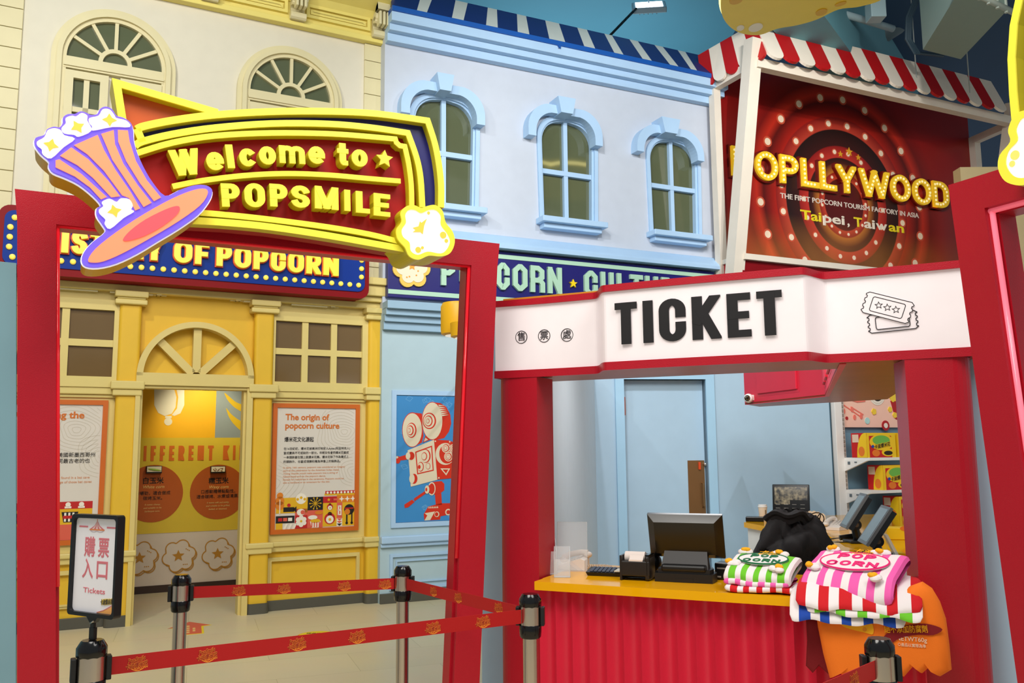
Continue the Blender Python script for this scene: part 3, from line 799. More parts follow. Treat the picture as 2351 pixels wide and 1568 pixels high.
# ------------------------------------------------------------------ history sign over the yellow shop front
sx1 = Y.pu(847, 660, -.3); sz0, szt = Y.pz(838, 686, -.3), 0
sx0 = Y.pu(-8, 560, -.3); szt = Y.pz(10, 468, -.3)
t = thing('shop_sign', 'blue lit shop sign reading HISTORY OF POPCORN with bulb border', 'sign', Y, ((sx0 + sx1) / 2, -.2, sz0))
mb = MB(); mb.prism([rrect(sx0, sx1, sz0, szt, .1)], -.30, -.02); mb.build('frame', M('sign_dark_red', (132, 2, 12), .5, spec=.2), t)
mb = MB(); mb.prism([rrect(sx0 + .05, sx1 - .05, sz0 + .07, szt - .05, .08)], -.312, -.29); mb.build('face_panel', M('sign_royal_blue', (4, 50, 142), .5, spec=.2), t)
hz0, hz1 = Y.pz(775, 637, -.35), 0
hz0 = (Y.pz(775, 636, -.35) + Y.pz(150, 584, -.35)) / 2; hh = Y.pz(150, 532, -.35) - Y.pz(150, 585, -.35)
hz0 = Y.pz(460, 607, -.35)
rim_m = M('letter_orange_rim', (222, 74, 30), .4)
for w, a, b in (('HISTORY', 92, 372), ('OF', 399, 479), ('POPCORN', 497, 777)):
    for ch, x0, x1 in MB().each(w, Y.pu(a, 590, -.35), Y.pu(b, 600, -.35), .13):
        mb = MB(); glyph(mb, ch, x0 - .010, x1 + .010, hz0 - .010, hh + .02, hh * .27 + .02, hh * .2 + .02, -.335, -.305); _lr = mb.build('letter', rim_m, t)
        mb = MB(); glyph(mb, ch, x0, x1, hz0, hh, hh * .27, hh * .2, -.37, -.33); mb.build('lit_face', neon, _lr)
bulb_m = M('warm_bulb', (244, 214, 90), .3, emit=.55, ecol=(250, 214, 80))
bl = []
xa, xb = sx0 + .13, sx1 - .12
n = 34
for k in range(n): bl.append((xa + (xb - xa) * k / (n - 1), sz0 + .14)); bl.append((xa + (xb - xa) * k / (n - 1), szt - .12))
for k in range(1, 4): bl.append((xa - .03, sz0 + .14 + (szt - .12 - sz0 - .14) * k / 4)); bl.append((xb + .03, sz0 + .14 + (szt - .12 - sz0 - .14) * k / 4))
proto = MB(); proto.lathe([(.026, 0), (.026, .012), (.018, .024), (.001, .028)], (0, 0, 0), 12)
for i, v in enumerate(proto.v): proto.v[i] = (v[0], -.312 - v[2], v[1])
pm = None
for x, z in bl:
    if pm is None:
        b_ = base_of(t); proto.v = [(v[0] + b_.x, v[1] + b_.y, v[2] + b_.z) for v in proto.v]
        o = proto.build('bulb', bulb_m, t); pm = o
    else:
        o = pm.copy(); COL.objects.link(o)
    o.location = (x - b_.x, -b_.y, z - b_.z)
# ------------------------------------------------------------------ blue front
def bu(px, py, y=0): return B.p(px, py, y)[0]
def bz(px, py, y=0): return B.p(px, py, y)[1]
b0 = bu(876, 900); b1 = bu(1652, 420)
bTop = bz(880, 8, -.2)
HOLES = []
zz = [bz(885, 21, -.26), bz(885, 46, -.22), bz(885, 68, -.15), bz(885, 92, -.09)]
def bcorn(m):
    for k, t_ in enumerate((.26, .18, .10)): m.box(b0, b1, -t_, 0, zz[k + 1], zz[k], .004)
trim(bcorn, btrim, B)
mb = MB(); mb.box(b0, b1, -.275, 0, zz[0], bz(885, 8, -.27), .004)
mb.prism([star(bu(1285, 107, -.28), bz(1285, 107, -.28), .028)], -.285, -.27)
mb.build('trim_%d' % (n_tr[0] + 1), [M('cornice_blue_stripe', (20, 84, 168), .4)], None, B, 'structure'); n_tr[0] += 1
# striped canopy lying back on the cornice
t = thing('striped_canopy', 'navy and white striped canopy along the top of the blue front', 'awning', B, ((b0 + b1) / 2, 0, zz[0]))
zlo = bz(885, 8, -.27); yb = .16; ztop = bz(1600, 125, yb)
ws = [(280, 340, 82, 310, 380, 0), (490, 560, 112, 512, 585, 10), (695, 765, 160, 705, 760, 42), (885, 955, 205, 880, 935, 85), (1075, 1170, 257, 1050, 1132, 130), (1285, 1350, 298, 1242, 1300, 174), (1465, 1520, 338, 1405, 1450, 210), (1635, 1690, 378, 1555, 1605, 246), (1800, 1850, 414, 1705, 1755, 281), (1925, 1962, 442, 1845, 1890, 315)]
E_ = []
for bl_, br_, by, tl, tr, ty in ws:
    f = lambda x, y, yy: bu(850 + x / 2.613, y / 2.613, yy)
    E_.append((f(bl_, by, -.27), f(br_, by, -.27), f(tl, ty, yb), f(tr, ty, yb)))
def slat(m, a, b, c, d):
    m.add([(a, -.27, zlo), (b, -.27, zlo), (d, yb, ztop), (c, yb, ztop), (a, -.24, zlo - .02), (b, -.24, zlo - .02), (d, yb + .03, ztop - .02), (c, yb + .03, ztop - .02)],
          [(0, 1, 2, 3), (7, 6, 5, 4), (0, 4, 5, 1), (1, 5, 6, 2), (2, 6, 7, 3), (3, 7, 4, 0)])
navyc = M('canopy_navy', (16, 40, 104), .5); cw = M('canopy_white', (206, 212, 204), .5)
prev = (b0, b0 + .1)
for e in E_:
    mb = MB(); slat(mb, prev[0], e[0], prev[1], e[2]); mb.build('navy_stripe', navyc, t)
    mb = MB(); slat(mb, *e); mb.build('white_stripe', cw, t); prev = (e[1], e[3])
mb = MB(); slat(mb, prev[0], b1, prev[1], b1 - .12); mb.build('navy_stripe', navyc, t)

def blue_window(xl, xr, zt_, zb, zmid, xm, hoodl, hoodr, key, keyz, hoodz):
    n_win[0] += 1; w = xr - xl; cx_ = (xl + xr) / 2; tp = .022
    def outline(g, bot=0):
        rr = min(w * .36, .3)
        o = [(xr + g - tp, zb - bot), (xr + g, zt_ - rr)] + arc(xr + g - rr, zt_ + g * .8 - rr, rr, rr, 0, 78, 8)[1:] + [(cx_, zt_ + g * .8 + .02)] + arc(xl - g + rr, zt_ + g * .8 - rr, rr, rr, 102, 180, 8)[:-1] + [(xl - g, zt_ - rr), (xl - g + tp, zb - bot)]
        return o
    m = MB()
    m.prism([outline(.05, .02), outline(0)], -.03, .10); m.prism([outline(0), [(cx_ + (p[0] - cx_) * .93, zb + .03 + (p[1] - zb) * .965) for p in outline(0)]], .0, .08)
    m.box(xm - .028, xm + .028, .02, .09, zb, zt_ + .01); m.box(xl + tp, xr - tp, .015, .09, zmid - .03, zmid + .03)
    fo = m.build('window_%d' % n_win[0], btrim, None, B, 'structure')
    HOLES.append(outline(0))
    g = MB(); g.prism([outline(-.001)], .07, .085)
    g.build('pane', glassd, fo)
    h = MB(); rr = (hoodr - hoodl) / 2; cxh = (hoodl + hoodr) / 2; th_ = .105; hz = hoodz
    out = []
    rx_, ro_ = rr, min(rr * .62, .42)
    top = zt_ + .135
    out = [(hoodr, hz)] + arc(hoodr - ro_, top - ro_, ro_, ro_, 0, 80, 9) + arc(hoodl + ro_, top - ro_, ro_, ro_, 100, 180, 9) + [(hoodl, hz)]
    inn = [(hoodl + th_, hz)] + arc(hoodl + th_ + ro_ * .8, top - th_ - ro_ * .8, ro_ * .8, ro_ * .8, 180, 100, 9) + arc(hoodr - th_ - ro_ * .8, top - th_ - ro_ * .8, ro_ * .8, ro_ * .8, 80, 0, 9) + [(hoodr - th_, hz)]
    h.prism([out + inn], -.15, 0); h.build('hood', btrim, fo)
    k = MB(); k0, k1 = key; kw = (k1 - k0)
    k.prism([[(k0 + kw * .17, top - .12), (k1 - kw * .17, top - .12), (k1, max(keyz, top + .08)), (k0, max(keyz, top + .08))]], -.24, 0); k.build('keystone', btrim, fo)
    s_ = MB(); s_.box(xl - .07, xr + .07, -.20, 0, zb - .09, zb - .02, .008); s_.box(xl - .02, xr + .02, -.13, 0, zb - .15, zb - .09, .006); s_.build('sill', btrim, fo)
def bwin(gl, gr, ytop, ybot, ymid, mx, hl, hr, hy, kl, kr, ky):
    xm = bu(mx, ymid, .03)
    blue_window(bu(gl, (ytop + ybot) / 2, .03), bu(gr, (ytop + ybot) / 2, .03), bz((gl + gr) / 2, ytop, .03), bz((gl + gr) / 2, ybot, .03), bz(mx, ymid, .03), xm, bu(hl, hy, -.15), bu(hr, hy, -.15), (bu(kl, ky, -.24), bu(kr, ky, -.24)), bz((kl + kr) / 2, ky, -.24), bz((hl + hr) / 2, hy, -.15))
bwin(946, 1089, 232, 474, 354, 1018, 921, 1114, 272, 1004, 1043, 176)
bwin(1238, 1361, 283, 508, 400, 1298.5, 1214, 1384, 322, 1282, 1322, 232)
bwin(1488, 1598, 328, 538, 432, 1542, 1464, 1617, 358, 1520, 1562, 279)
mb = MB(); mb.prism([rect(b0, b1 + 3.4, 3.1, bTop)] + HOLES, 0, .2); mb.m = 1; mb.box(b0, bu(1170, 1300), 0, .2, 0, 3.1); mb.box(bu(1170, 1300), b1 + 3.4, 0, .2, 2.6, 3.1)
mb.build('wall_center', [bwall, blow], None, B, 'structure')
mb = MB(); mb.box(bu(1170, 1300), b1 + 3.4, .02, .2, 0, 2.6); mb.build('wall_center_low', blow, None, B, 'structure')
# ledge with its sloping apron and the name sign
zl = bz(1400, 590, -.12)
def ledge(m):
    prof = [(0, zl + .16), (-.05, zl + .14), (-.18, zl + .03), (-.2, zl), (-.2, zl - .04), (0, zl - .04)]
    n = len(prof); x0, x1 = b0 + .0, b1
    m.add([(x0, p[0], p[1]) for p in prof] + [(x1, p[0], p[1]) for p in prof], [tuple(range(n)), tuple(range(2 * n - 1, n - 1, -1))] + [(i, (i + 1) % n, (i + 1) % n + n, i + n) for i in range(n)])
trim(ledge, btrim, B)
zs1 = bz(1145, 577, -.10); zs0 = bz(892, 681, -.10); su0, su1 = bu(890, 680, -.1), bu(1640, 640, -.1)
t = thing('shop_sign', 'navy shop sign with pale green letters reading POPCORN CULTURE', 'sign', B, ((su0 + su1) / 2, -.05, zs0))
mb = MB(); mb.box(su0, su1, -.10, 0, zs0, zs1, .005); mb.build('panel', navy, t)
mb = MB(); sh_ = zs1 - zs0
mb.box(su0 + .005, su1, -.106, -.09, zs0 + .035, zs0 + .085); mb.box(su0 + .005, su1, -.106, -.09, zs1 - .085, zs1 - .035); mb.build('border_stripe', mint, t)
mb = MB(); f = lambda px, py=640: bu(px, py, -.13)
lz = (bz(1250, 668, -.13) + bz(1150, 669, -.13)) / 2; lh = bz(1155, 607, -.13) - bz(1155, 669, -.13)
for ch, a, b_ in (('P', 1013, 1046), ('O', 1056, 1090), ('P', 1099, 1132), ('C', 1140, 1170), ('O', 1178, 1211), ('R', 1218, 1251), ('N', 1258, 1290), ('C', 1342, 1372), ('U', 1380, 1409), ('L', 1417, 1441), ('T', 1447, 1476), ('U', 1482, 1511), ('R', 1518, 1547), ('E', 1553, 1578)):
    mb = MB(); glyph(mb, ch, f(a), f(b_), lz, lh, lh * .19, lh * .18, -.135, -.10, True); mb.build('letter', mint, t)
mb = MB(); mb.prism([star(f(1317, 650), bz(1317, 651, -.13), .055)], -.13, -.10); mb.build('star', M('star_yellow', (250, 214, 20), .4), t)
mb = MB(); cxp, czp = f(946, 615), bz(946, 617, -.13)
mb.prism([blob(cxp, czp, .20, 6, .16, .4)], -.125, -.10); mb.m = 1; mb.prism([blob(cxp, czp + .01, .165, 6, .16, .4)], -.13, -.12); mb.m = 2; mb.prism([star(cxp, czp + .03, .05, .5)], -.133, -.125)
for a, b_ in ((-.06, -.1), (-.03, -.09), (.07, -.02), (.05, -.07)): mb.prism([ell(cxp + a, czp + b_, .009)], -.133, -.125)
mb.build('popcorn_emblem', [M('emblem_rim', (238, 196, 84), .4), M('emblem_cream', (244, 226, 196), .4), M('emblem_gold', (226, 158, 40), .4)], t)
def lower(m):
    for k, (a, b_, tt) in enumerate(((690, 706, .2), (706, 721, .15), (722, 737, .1), (738, 756, .06))): m.box(b0, b1, -tt, 0, bz(885, b_, -tt), bz(885, a, -tt) + .01, .004)
trim(lower, M('grey_blue_trim_paint', (150, 182, 204), .5), B)
# framed camera poster and wainscot
fz0, fz1 = bz(900, 1212), bz(900, 896); fx0 = bu(898, 1050); fx1 = fx0 + .98
def wains(m):
    zr0, zr1 = bz(872, 1249), bz(872, 1232)
    m.box(b0, b1, -.06, 0, zr0, zr1, .012); m.box(b0, b1, -.035, 0, zr0 - .04, zr0, .008)
    m.stroke(rect(bu(897, 1320), bu(897, 1320) + 1.0, bz(900, 1352), bz(897, 1276)), .03, -.025, 0, True)
    m.stroke(rect(bu(897, 1320) + .06, bu(897, 1320) + .94, bz(900, 1352) + .06, bz(897, 1276) - .06), .012, -.02, 0, True)
    m.prism([rect(fx0, fx1, fz0, fz1), rect(fx0 + .05, fx1 - .05, fz0 + .05, fz1 - .05)], -.02, 0)
trim(wains, btrim, B)
mb = MB(); mb.box(b0, b1, -.03, 0, 0, bz(873, 1363.6), .004); mb.build('baseboard_center', charcoal, None, B, 'structure')
t = thing('wall_poster', 'blue poster with a red and cream film camera drawing', 'poster', B, ((fx0 + fx1) / 2, -.01, fz0))
gx0, gx1, gz0, gz1 = fx0 + .05, fx1 - .05, fz0 + .055, fz1 - .055
mb = MB(); mb.box(gx0, gx1, -.008, 0, gz0, gz1); mb.build('sheet', M('poster_blue', (58, 136, 196), .5), t)
# drawing traced in the poster's own units: x 0..640, z down 0..1360 of the crop
sc_ = (gz1 - gz0) / 1358.0
kx = (bu(1040, 1050) - bu(909, 1050)) / ((1040 - 909) * 4.611)
def cpt(x, y): return (gx0 + (x - 130) * kx, gz1 - (y - 128) * sc_)
def cel(x, y, rx, ry, rot=0, n=28): 
    return [cpt(x + a, y + b_) for a, b_ in ell(0, 0, rx, ry, n, rot)]
mb = MB(); L = [0]
def layer(mi, pts, l): mb.m = mi; mb.prism([pts], -.008 - .0012 * l, -.008 - .0012 * (l - 1))
# reels
layer(0, [cpt(510, 195)] + [cpt(*p) for p in ((600, 205), (660, 245), (705, 330), (715, 430), (690, 520), (640, 590), (560, 610), (505, 607), (480, 560))], 1)
layer(0, cel(512, 402, 114, 210), 2); layer(1, cel(510, 402, 108, 203), 3); layer(0, cel(478, 402, 72, 90), 4) ; layer(1, cel(474, 402, 60, 78), 5); layer(0, cel(468, 403, 44, 60), 6); layer(1, cel(463, 403, 37, 50), 7); layer(0, cel(460, 404, 18, 26), 8); layer(1, cel(458, 404, 14, 21), 9)
layer(0, [cpt(*p) for p in ((290, 312), (400, 322), (405, 470), (418, 560), (400, 640), (300, 690), (230, 600))], 1)
layer(0, cel(300, 500, 108, 190), 2); layer(1, cel(298, 502, 101, 182), 3); layer(0, cel(290, 505, 52, 82), 4); layer(1, cel(284, 505, 44, 72), 5); layer(0, cel(278, 506, 34, 54), 6); layer(1, cel(272, 506, 27, 44), 7); layer(0, cel(264, 507, 14, 24), 8); layer(1, cel(262, 507, 11, 19), 9)
for k in range(6): layer(1, [cpt(575 + 6 * k, 222 + 22 * k), cpt(650 + 8 * k, 232 + 20 * k), cpt(580 + 8 * k, 240 + 22 * k)], 3)
# body
layer(1, [cpt(*p) for p in ((250, 722), (528, 608), (565, 1045), (285, 1112), (268, 900))], 4)
layer(0, [cpt(*p) for p in ((527, 608), (690, 616), (745, 640), (740, 1030), (566, 1042))], 4)
mb.m = 0; mb.stroke([cpt(*p) for p in ((335, 742), (502, 680), (520, 940), (356, 975))], .012, -.0145, -.013, True)
layer(0, cel(440, 785, 52, 74), 5); layer(1, cel(432, 785, 46, 68), 6); layer(0, cel(424, 788, 30, 44), 7); layer(1, cel(420, 788, 24, 36), 8)
layer(0, cel(388, 900, 32, 52), 5); layer(1, cel(384, 900, 27, 44), 6); layer(0, cel(372, 902, 14, 22), 7); layer(0, cel(466, 895, 24, 36), 5); layer(1, cel(464, 895, 20, 31), 6)
layer(0, [cpt(*p) for p in ((437, 565), (490, 608), (410, 640))], 3); layer(1, [cpt(*p) for p in ((437, 585), (465, 608), (420, 630))], 4)
# lens turret
layer(1, cel(650, 765, 105, 120), 5); layer(0, cel(668, 762, 84, 108), 6)
for a, b_ in ((655, 700), (682, 795), (735, 710)): layer(1, cel(a, b_, 46, 52), 7); layer(0, cel(a, b_, 36, 42), 8); layer(1, cel(a - 4, b_, 29, 34), 9); layer(0, cel(a - 6, b_, 18, 22), 10); layer(1, cel(a - 6, b_, 14, 18), 11)
mb.m = 1; mb.stroke([cpt(*p) for p in ((608, 928), (692, 930), (658, 990))], .012, -.0155, -.013, True)
for a, b_ in ((542, 625), (697, 632), (580, 1024), (728, 1018)): layer(1, cel(a, b_, 8, 9), 6)
# handles, neck and foot
layer(0, [cpt(*p) for p in ((240, 768), (160, 792), (160, 832), (245, 822))], 2); layer(0, cel(150, 822, 28, 40), 3); layer(1, cel(140, 795, 14, 12), 4)
layer(0, cel(288, 782, 34, 44), 5); layer(1, cel(254, 782, 24, 40), 6); layer(0, cel(318, 1028, 36, 54), 5); layer(1, cel(296, 1026, 28, 52), 6)
layer(0, [cpt(*p) for p in ((500, 1068), (610, 1060), (640, 1090), (640, 1160), (600, 1190), (540, 1205), (470, 1180))], 2)
layer(1, cel(505, 1140, 40, 72), 5); layer(0, cel(505, 1140, 30, 58), 6); layer(0, cel(490, 1143, 34, 45), 7); layer(1, cel(454, 1147, 24, 45), 8); layer(0, cel(446, 1147, 10, 20), 9)
layer(0, [cpt(*p) for p in ((440, 1158), (318, 1240), (325, 1268), (440, 1192))], 3); layer(0, [cpt(*p) for p in ((300, 1250), (220, 1300), (225, 1336), (260, 1330), (326, 1275))], 3)
layer(0, [cpt(*p) for p in ((540, 1205), (608, 1190), (615, 1320), (550, 1320))], 2)
layer(0, [cpt(*p) for p in ((470, 1330), (600, 1300), (700, 1302), (735, 1350), (730, 1420), (660, 1430), (600, 1440), (595, 1475), (430, 1478), (422, 1410))], 2)
for k in range(6): layer(1, [cpt(470 + 18 * k, 1350), cpt(478 + 18 * k, 1325), cpt(486 + 18 * k, 1348)], 3)
layer(1, [cpt(*p) for p in ((430, 1400), (540, 1385), (520, 1420), (490, 1475), (430, 1478), (460, 1425))], 3)
layer(1, cel(682, 1398, 32, 36), 3); layer(0, cel(682, 1398, 20, 22), 4); layer(1, cel(560, 1416, 26, 30), 4); layer(0, cel(557, 1416, 18, 22), 5)
mb.build('camera_print', [M('camera_red', (206, 44, 14), .5), M('camera_cream', (222, 208, 178), .5)], t)
mb = MB(); rg = random.Random(9)
for k in range(26):
    x, y = rg.uniform(150, 720), rg.uniform(150, 1440); a = rg.uniform(0, 3)
    c0 = cpt(x, y); w_ = .03
    pts = [(c0[0] + w_ * math.cos(a + q * math.pi / 2) * (1 if q % 2 else 1.4), c0[1] + w_ * math.sin(a + q * math.pi / 2)) for q in range(4)]
    if all(gx0 < p[0] < gx1 and gz0 < p[1] < gz1 for p in pts): mb.stroke(pts, .0035, -.0086, -.0078, True)
    if k % 3 == 0 and gx0 < c0[0] - .05 and c0[0] + .05 < gx1: mb.text('PRODUCTION', c0[0], c0[1], .012, .07, -.008, .0006, 0, 'C', 0, .2)
mb.build('doodle_print', M('doodle_blue', (110, 172, 216), .5), t)

# ------------------------------------------------------------------ striped stall with the billboard
YP = -.12
def pu(px, py, y=YP): return B.p(px, py, y)[0]
def pz(px, py, y=YP): return B.p(px, py, y)[1]
q0, q1 = pu(1651, 420), pu(2228, 360)
bzl, bzh = pz(1700, 604), pz(1655, 140)
t = thing('billboard', 'red ringed billboard reading POPLLYWOOD inside the striped stall', 'billboard', B, ((q0 + q1) / 2, YP, bzl))
cxr, czr = pu(1938, 470), pz(1938, 470)
def ring_material():
    m = bpy.data.materials.new('billboard_print'); m.use_nodes = True; nt = m.node_tree; b = nt.nodes['Principled BSDF']
    tc = nt.nodes.new('ShaderNodeTexCoord'); sp = nt.nodes.new('ShaderNodeVectorMath'); sp.operation = 'SUBTRACT'
    bb = BASE[t.name]; sp.inputs[1].default_value = (cxr - bb.x, 0, czr - bb.z)
    nt.links.new(tc.outputs['Object'], sp.inputs[0])
    fl = nt.nodes.new('ShaderNodeVectorMath'); fl.operation = 'MULTIPLY'; fl.inputs[1].default_value = (1, 0, .97); nt.links.new(sp.outputs[0], fl.inputs[0])
    ln = nt.nodes.new('ShaderNodeVectorMath'); ln.operation = 'LENGTH'; nt.links.new(fl.outputs[0], ln.inputs[0])
    mr = nt.nodes.new('ShaderNodeMath'); mr.operation = 'DIVIDE'; mr.inputs[1].default_value = 2.0; nt.links.new(ln.outputs['Value'], mr.inputs[0])
    cr = nt.nodes.new('ShaderNodeValToRGB'); nt.links.new(mr.outputs[0], cr.inputs[0]); cr.color_ramp.interpolation = 'LINEAR'
    el = cr.color_ramp.elements
    stops = [(0, (96, 12, 6)), (.185, (84, 8, 8)), (.19, (200, 66, 40)), (.235, (150, 30, 22)), (.24, (190, 110, 40)), (.30, (74, 24, 14)), (.335, (40, 14, 10)), (.34, (198, 52, 40)), (.42, (150, 26, 24)), (.425, (60, 20, 16)), (.54, (34, 16, 14)), (.545, (190, 62, 44)), (.63, (140, 26, 22)), (.635, (170, 30, 18)), (.74, (90, 14, 10)), (.80, (196, 44, 26)), (.88, (120, 18, 14)), (1.0, (150, 20, 16))]
    el[0].position = 0; el[0].color = tuple(lin(c) for c in stops[0][1]) + (1,); el[1].position = 1; el[1].color = tuple(lin(c) for c in stops[-1][1]) + (1,)
    for p, c in stops[1:-1]:
        e = el.new(p); e.color = tuple(lin(v) for v in c) + (1,)
    # printed amber glow at the foot
    sx = nt.nodes.new('ShaderNodeSeparateXYZ'); nt.links.new(sp.outputs[0], sx.inputs[0])
    mp = nt.nodes.new('ShaderNodeMapRange'); mp.inputs['From Min'].default_value = -.25; mp.inputs['From Max'].default_value = -1.0; mp.inputs['To Max'].default_value = .55; nt.links.new(sx.outputs['Z'], mp.inputs[0])
    nz = nt.nodes.new('ShaderNodeTexNoise'); nz.inputs['Scale'].default_value = 1.3; nt.links.new(sp.outputs[0], nz.inputs['Vector'])
    ml = nt.nodes.new('ShaderNodeMath'); ml.operation = 'MULTIPLY'; nt.links.new(mp.outputs[0], ml.inputs[0]); nt.links.new(nz.outputs['Fac'], ml.inputs[1])
    mx = nt.nodes.new('ShaderNodeMix'); mx.data_type = 'RGBA'; mx.inputs['B'].default_value = (lin(250), lin(160), lin(70), 1)
    nt.links.new(ml.outputs[0], mx.inputs['Factor']); nt.links.new(cr.outputs['Color'], mx.inputs['A'])
    nt.links.new(mx.outputs['Result'], b.inputs['Base Color']); b.inputs['Roughness'].default_value = .35
    return m
mb = MB(); mb.m = 2; mb.box(q0, q1, YP, YP + .06, bzl, bzh)
rg = random.Random(5)
for r, n, s_ in ((.425, 16, .022), (.76, 18, .033), (1.17, 20, .045), (1.55, 22, .052)):
    for k in range(n):
        a = 2 * math.pi * (k + .3 * (n % 3)) / n; x, z = cxr + r * math.cos(a), czr + r * 1.03 * math.sin(a)
        if q0 + .08 < x < q1 - .08 and bzl + .05 < z < bzh - .05:
            mb.m = 1; mb.prism([ell(x, z, s_ * 1.5, n=16)], YP - .002, YP); mb.m = 0; mb.prism([ell(x, z, s_, n=16)], YP - .004, YP)
mb.build('printed_board', [M('bulb_print_cream', (250, 226, 196), .4), M('bulb_print_halo', (206, 84, 56), .4), ring_material()], t)
mb = MB(); kk = lambda px: pu(px, 440, -.2)
zbase_ = lambda px, py: pz(px, py, -.2)
lz_ = (zbase_(1764, 411) + zbase_(2118, 469) + zbase_(1905, 440)) / 3; lh_ = zbase_(1764, 345) - zbase_(1764, 411)
SP = (('P', 1684, 1727), ('O', 1738, 1790), ('P', 1795, 1837), ('L', 1844, 1883), ('L', 1887, 1923), ('Y', 1925, 1969), ('W', 1977, 2045), ('O', 2048, 2092), ('O', 2098, 2140), ('D', 2143, 2179))
def bulbs_along(mb, ch, x0, x1):
    w_, h_ = x1 - x0, lh_; q = .5; P_ = {'I': [[(.5, 0), (.5, 1)]], 'L': [[(0, 1), (0, 0), (1, 0)]], 'P': [[(0, 0), (0, 1), (.6, 1), (1, .86), (1, .6), (.6, .45), (.1, .45)]], 'O': [ell(.5, .5, .5, n=14) + [(1, .5)]], 'Y': [[(0, 1), (.5, .45), (.5, 0)], [(.9, .9), (.6, .55)]], 'W': [[(0, 1), (.25, 0), (.5, .9), (.75, 0), (1, 1)]], 'D': [[(0, 0), (0, 1), (.5, 1), (.95, .75), (1, .5), (.95, .25), (.5, 0), (.1, 0)]]}[ch]
    for pl in P_:
        pts = [Vector((x0 + .046 + a * (w_ - .092), lz_ + .044 + b_ * (h_ - .088))) for a, b_ in pl]
        acc = 0.0
        for a, b_ in zip(pts[:-1], pts[1:]):
            d = (b_ - a).length; s_ = (.062 - acc) if acc else 0
            while s_ <= d:
                p = a + (b_ - a) * (s_ / d) if d else a
                mb.prism([ell(p.x, p.y, .018, n=10)], -.207, -.199); s_ += .062
            acc = (acc + d) % .062
m_back = M('letter_dark_red', (110, 14, 10), .4); m_gold = M('letter_gold', (240, 196, 40), .35, emit=.22, ecol=(250, 200, 40)); m_lb = M('letter_bulb_cream', (255, 240, 180), .3, emit=.5, ecol=(255, 240, 180))
for ch, a, b_ in SP:
    mb = MB(); glyph(mb, ch, kk(a) - .025, kk(b_) + .025, lz_ - .025, lh_ + .05, .135, .125, -.165, YP); lb = mb.build('letter', m_back, t)
    mb = MB(); glyph(mb, ch, kk(a), kk(b_), lz_, lh_, .092, .085, -.20, -.16); mb.build('gold_face', m_gold, lb)
    mb = MB(); bulbs_along(mb, ch, kk(a), kk(b_)); mb.build('bulb_row', m_lb, lb)
mb = MB(); a_, b_ = pu(1791, 446), pu(2109, 491)
mb.text('THE FIRST POPCORN TOURISM FACTORY IN ASIA', a_, (pz(1793, 456) + pz(2107, 499)) / 2, .072, b_ - a_, YP, .006, .02); mb.build('subtitle', M('subtitle_cream', (228, 214, 200), .4), t)
zt1 = (pz(1848, 502) + pz(2070, 536)) / 2
mb = MB(); f2 = lambda px: pu(px, 510)
Wt = f2(2074) - f2(1838)
for s_, a, b_, mi in (('Tai', 1838, 1886, 0), ('pei', 1889, 1939, 1), (',', 1945, 1950, 1), ('T', 1960, 1979, 0), ('ai', 1983, 2008, 1), ('w', 2010, 2036, 1), ('an', 2039, 2074, 0)):
    mb.m = mi; mb.text(s_, f2(a), zt1, .135, f2(b_) - f2(a), YP, .008, .028)
mb.build('city_lettering', [M('city_yellow', (240, 216, 30), .4), M('city_white', (240, 226, 206), .4)], t)
mb = MB()
for x, y, r in ((1929, 354, .05), (1949, 349, .07), (1970, 362, .05)): mb.prism([star(pu(x, y), pz(x, y), r)], YP - .01, YP)
mb.build('star', M('star_ochre', (226, 162, 36), .4), t)

post = M('stall_ivory_paint', (226, 216, 200), .5)
t = thing('stall_frame', 'ivory timber stall frame with slanting corner post above the ticket kiosk', 'stall frame', B, ((q0 + q1) / 2, -.5, bzl))
FT, FB = -.95, -.60
ztf = B.p(1749, 150, FT)[1]; xlf = B.p(1733, 150, FT)[0]; zbf = B.p(1715, 590, FB)[1]; xlb = B.p(1706, 590, FB)[0]
xrf = B.p(2330, 290, FT)[0]
def bar(name, P0, P1, w=.12):
    P0, P1 = Vector(P0), Vector(P1); d = (P1 - P0).normalized()
    a = Vector((0, 0, 1)) if abs(d.z) < .8 else Vector((1, 0, 0))
    s1 = d.cross(a).normalized() * w / 2; s2 = d.cross(s1).normalized() * w / 2
    m = MB(); vs = [P + s1 * i + s2 * j for P in (P0, P1) for i, j in ((-1, -1), (1, -1), (1, 1), (-1, 1))]
    m.add(vs, [(0, 3, 2, 1), (4, 5, 6, 7), (0, 1, 5, 4), (1, 2, 6, 5), (2, 3, 7, 6), (3, 0, 4, 7)])
    m.build(name, post, t)
bar('back_post', (q0 - .05, YP - .04, bzl - .3), (q0 - .05, YP - .04, ztf + .05), .11)
bar('back_post', (q1 + .05, YP - .04, bzl - .3), (q1 + .05, YP - .04, ztf + .05), .13)
bar('corner_post', (xlb - .06, FB + .15, zbf - .45), (xlf, FT, ztf + .32), .17)
bar('corner_post', (xrf - .25, FB + .15, zbf - .45), (xrf, FT, ztf + .3), .15)
bar('front_beam', (xlf, FT, ztf), (xrf + .1, FT, ztf), .12)
bar('side_beam', (xlf, FT, ztf), (q0 - .05, YP, ztf), .10)
bar('side_beam', (xrf, FT, ztf), (q1 + .05, YP, ztf), .11)
bar('lower_rail', (xlb, FB, zbf), (xrf - .2, FB, zbf), .075)
bar('lower_rail', (xlb, FB, zbf), (q0 - .05, YP, zbf), .06)
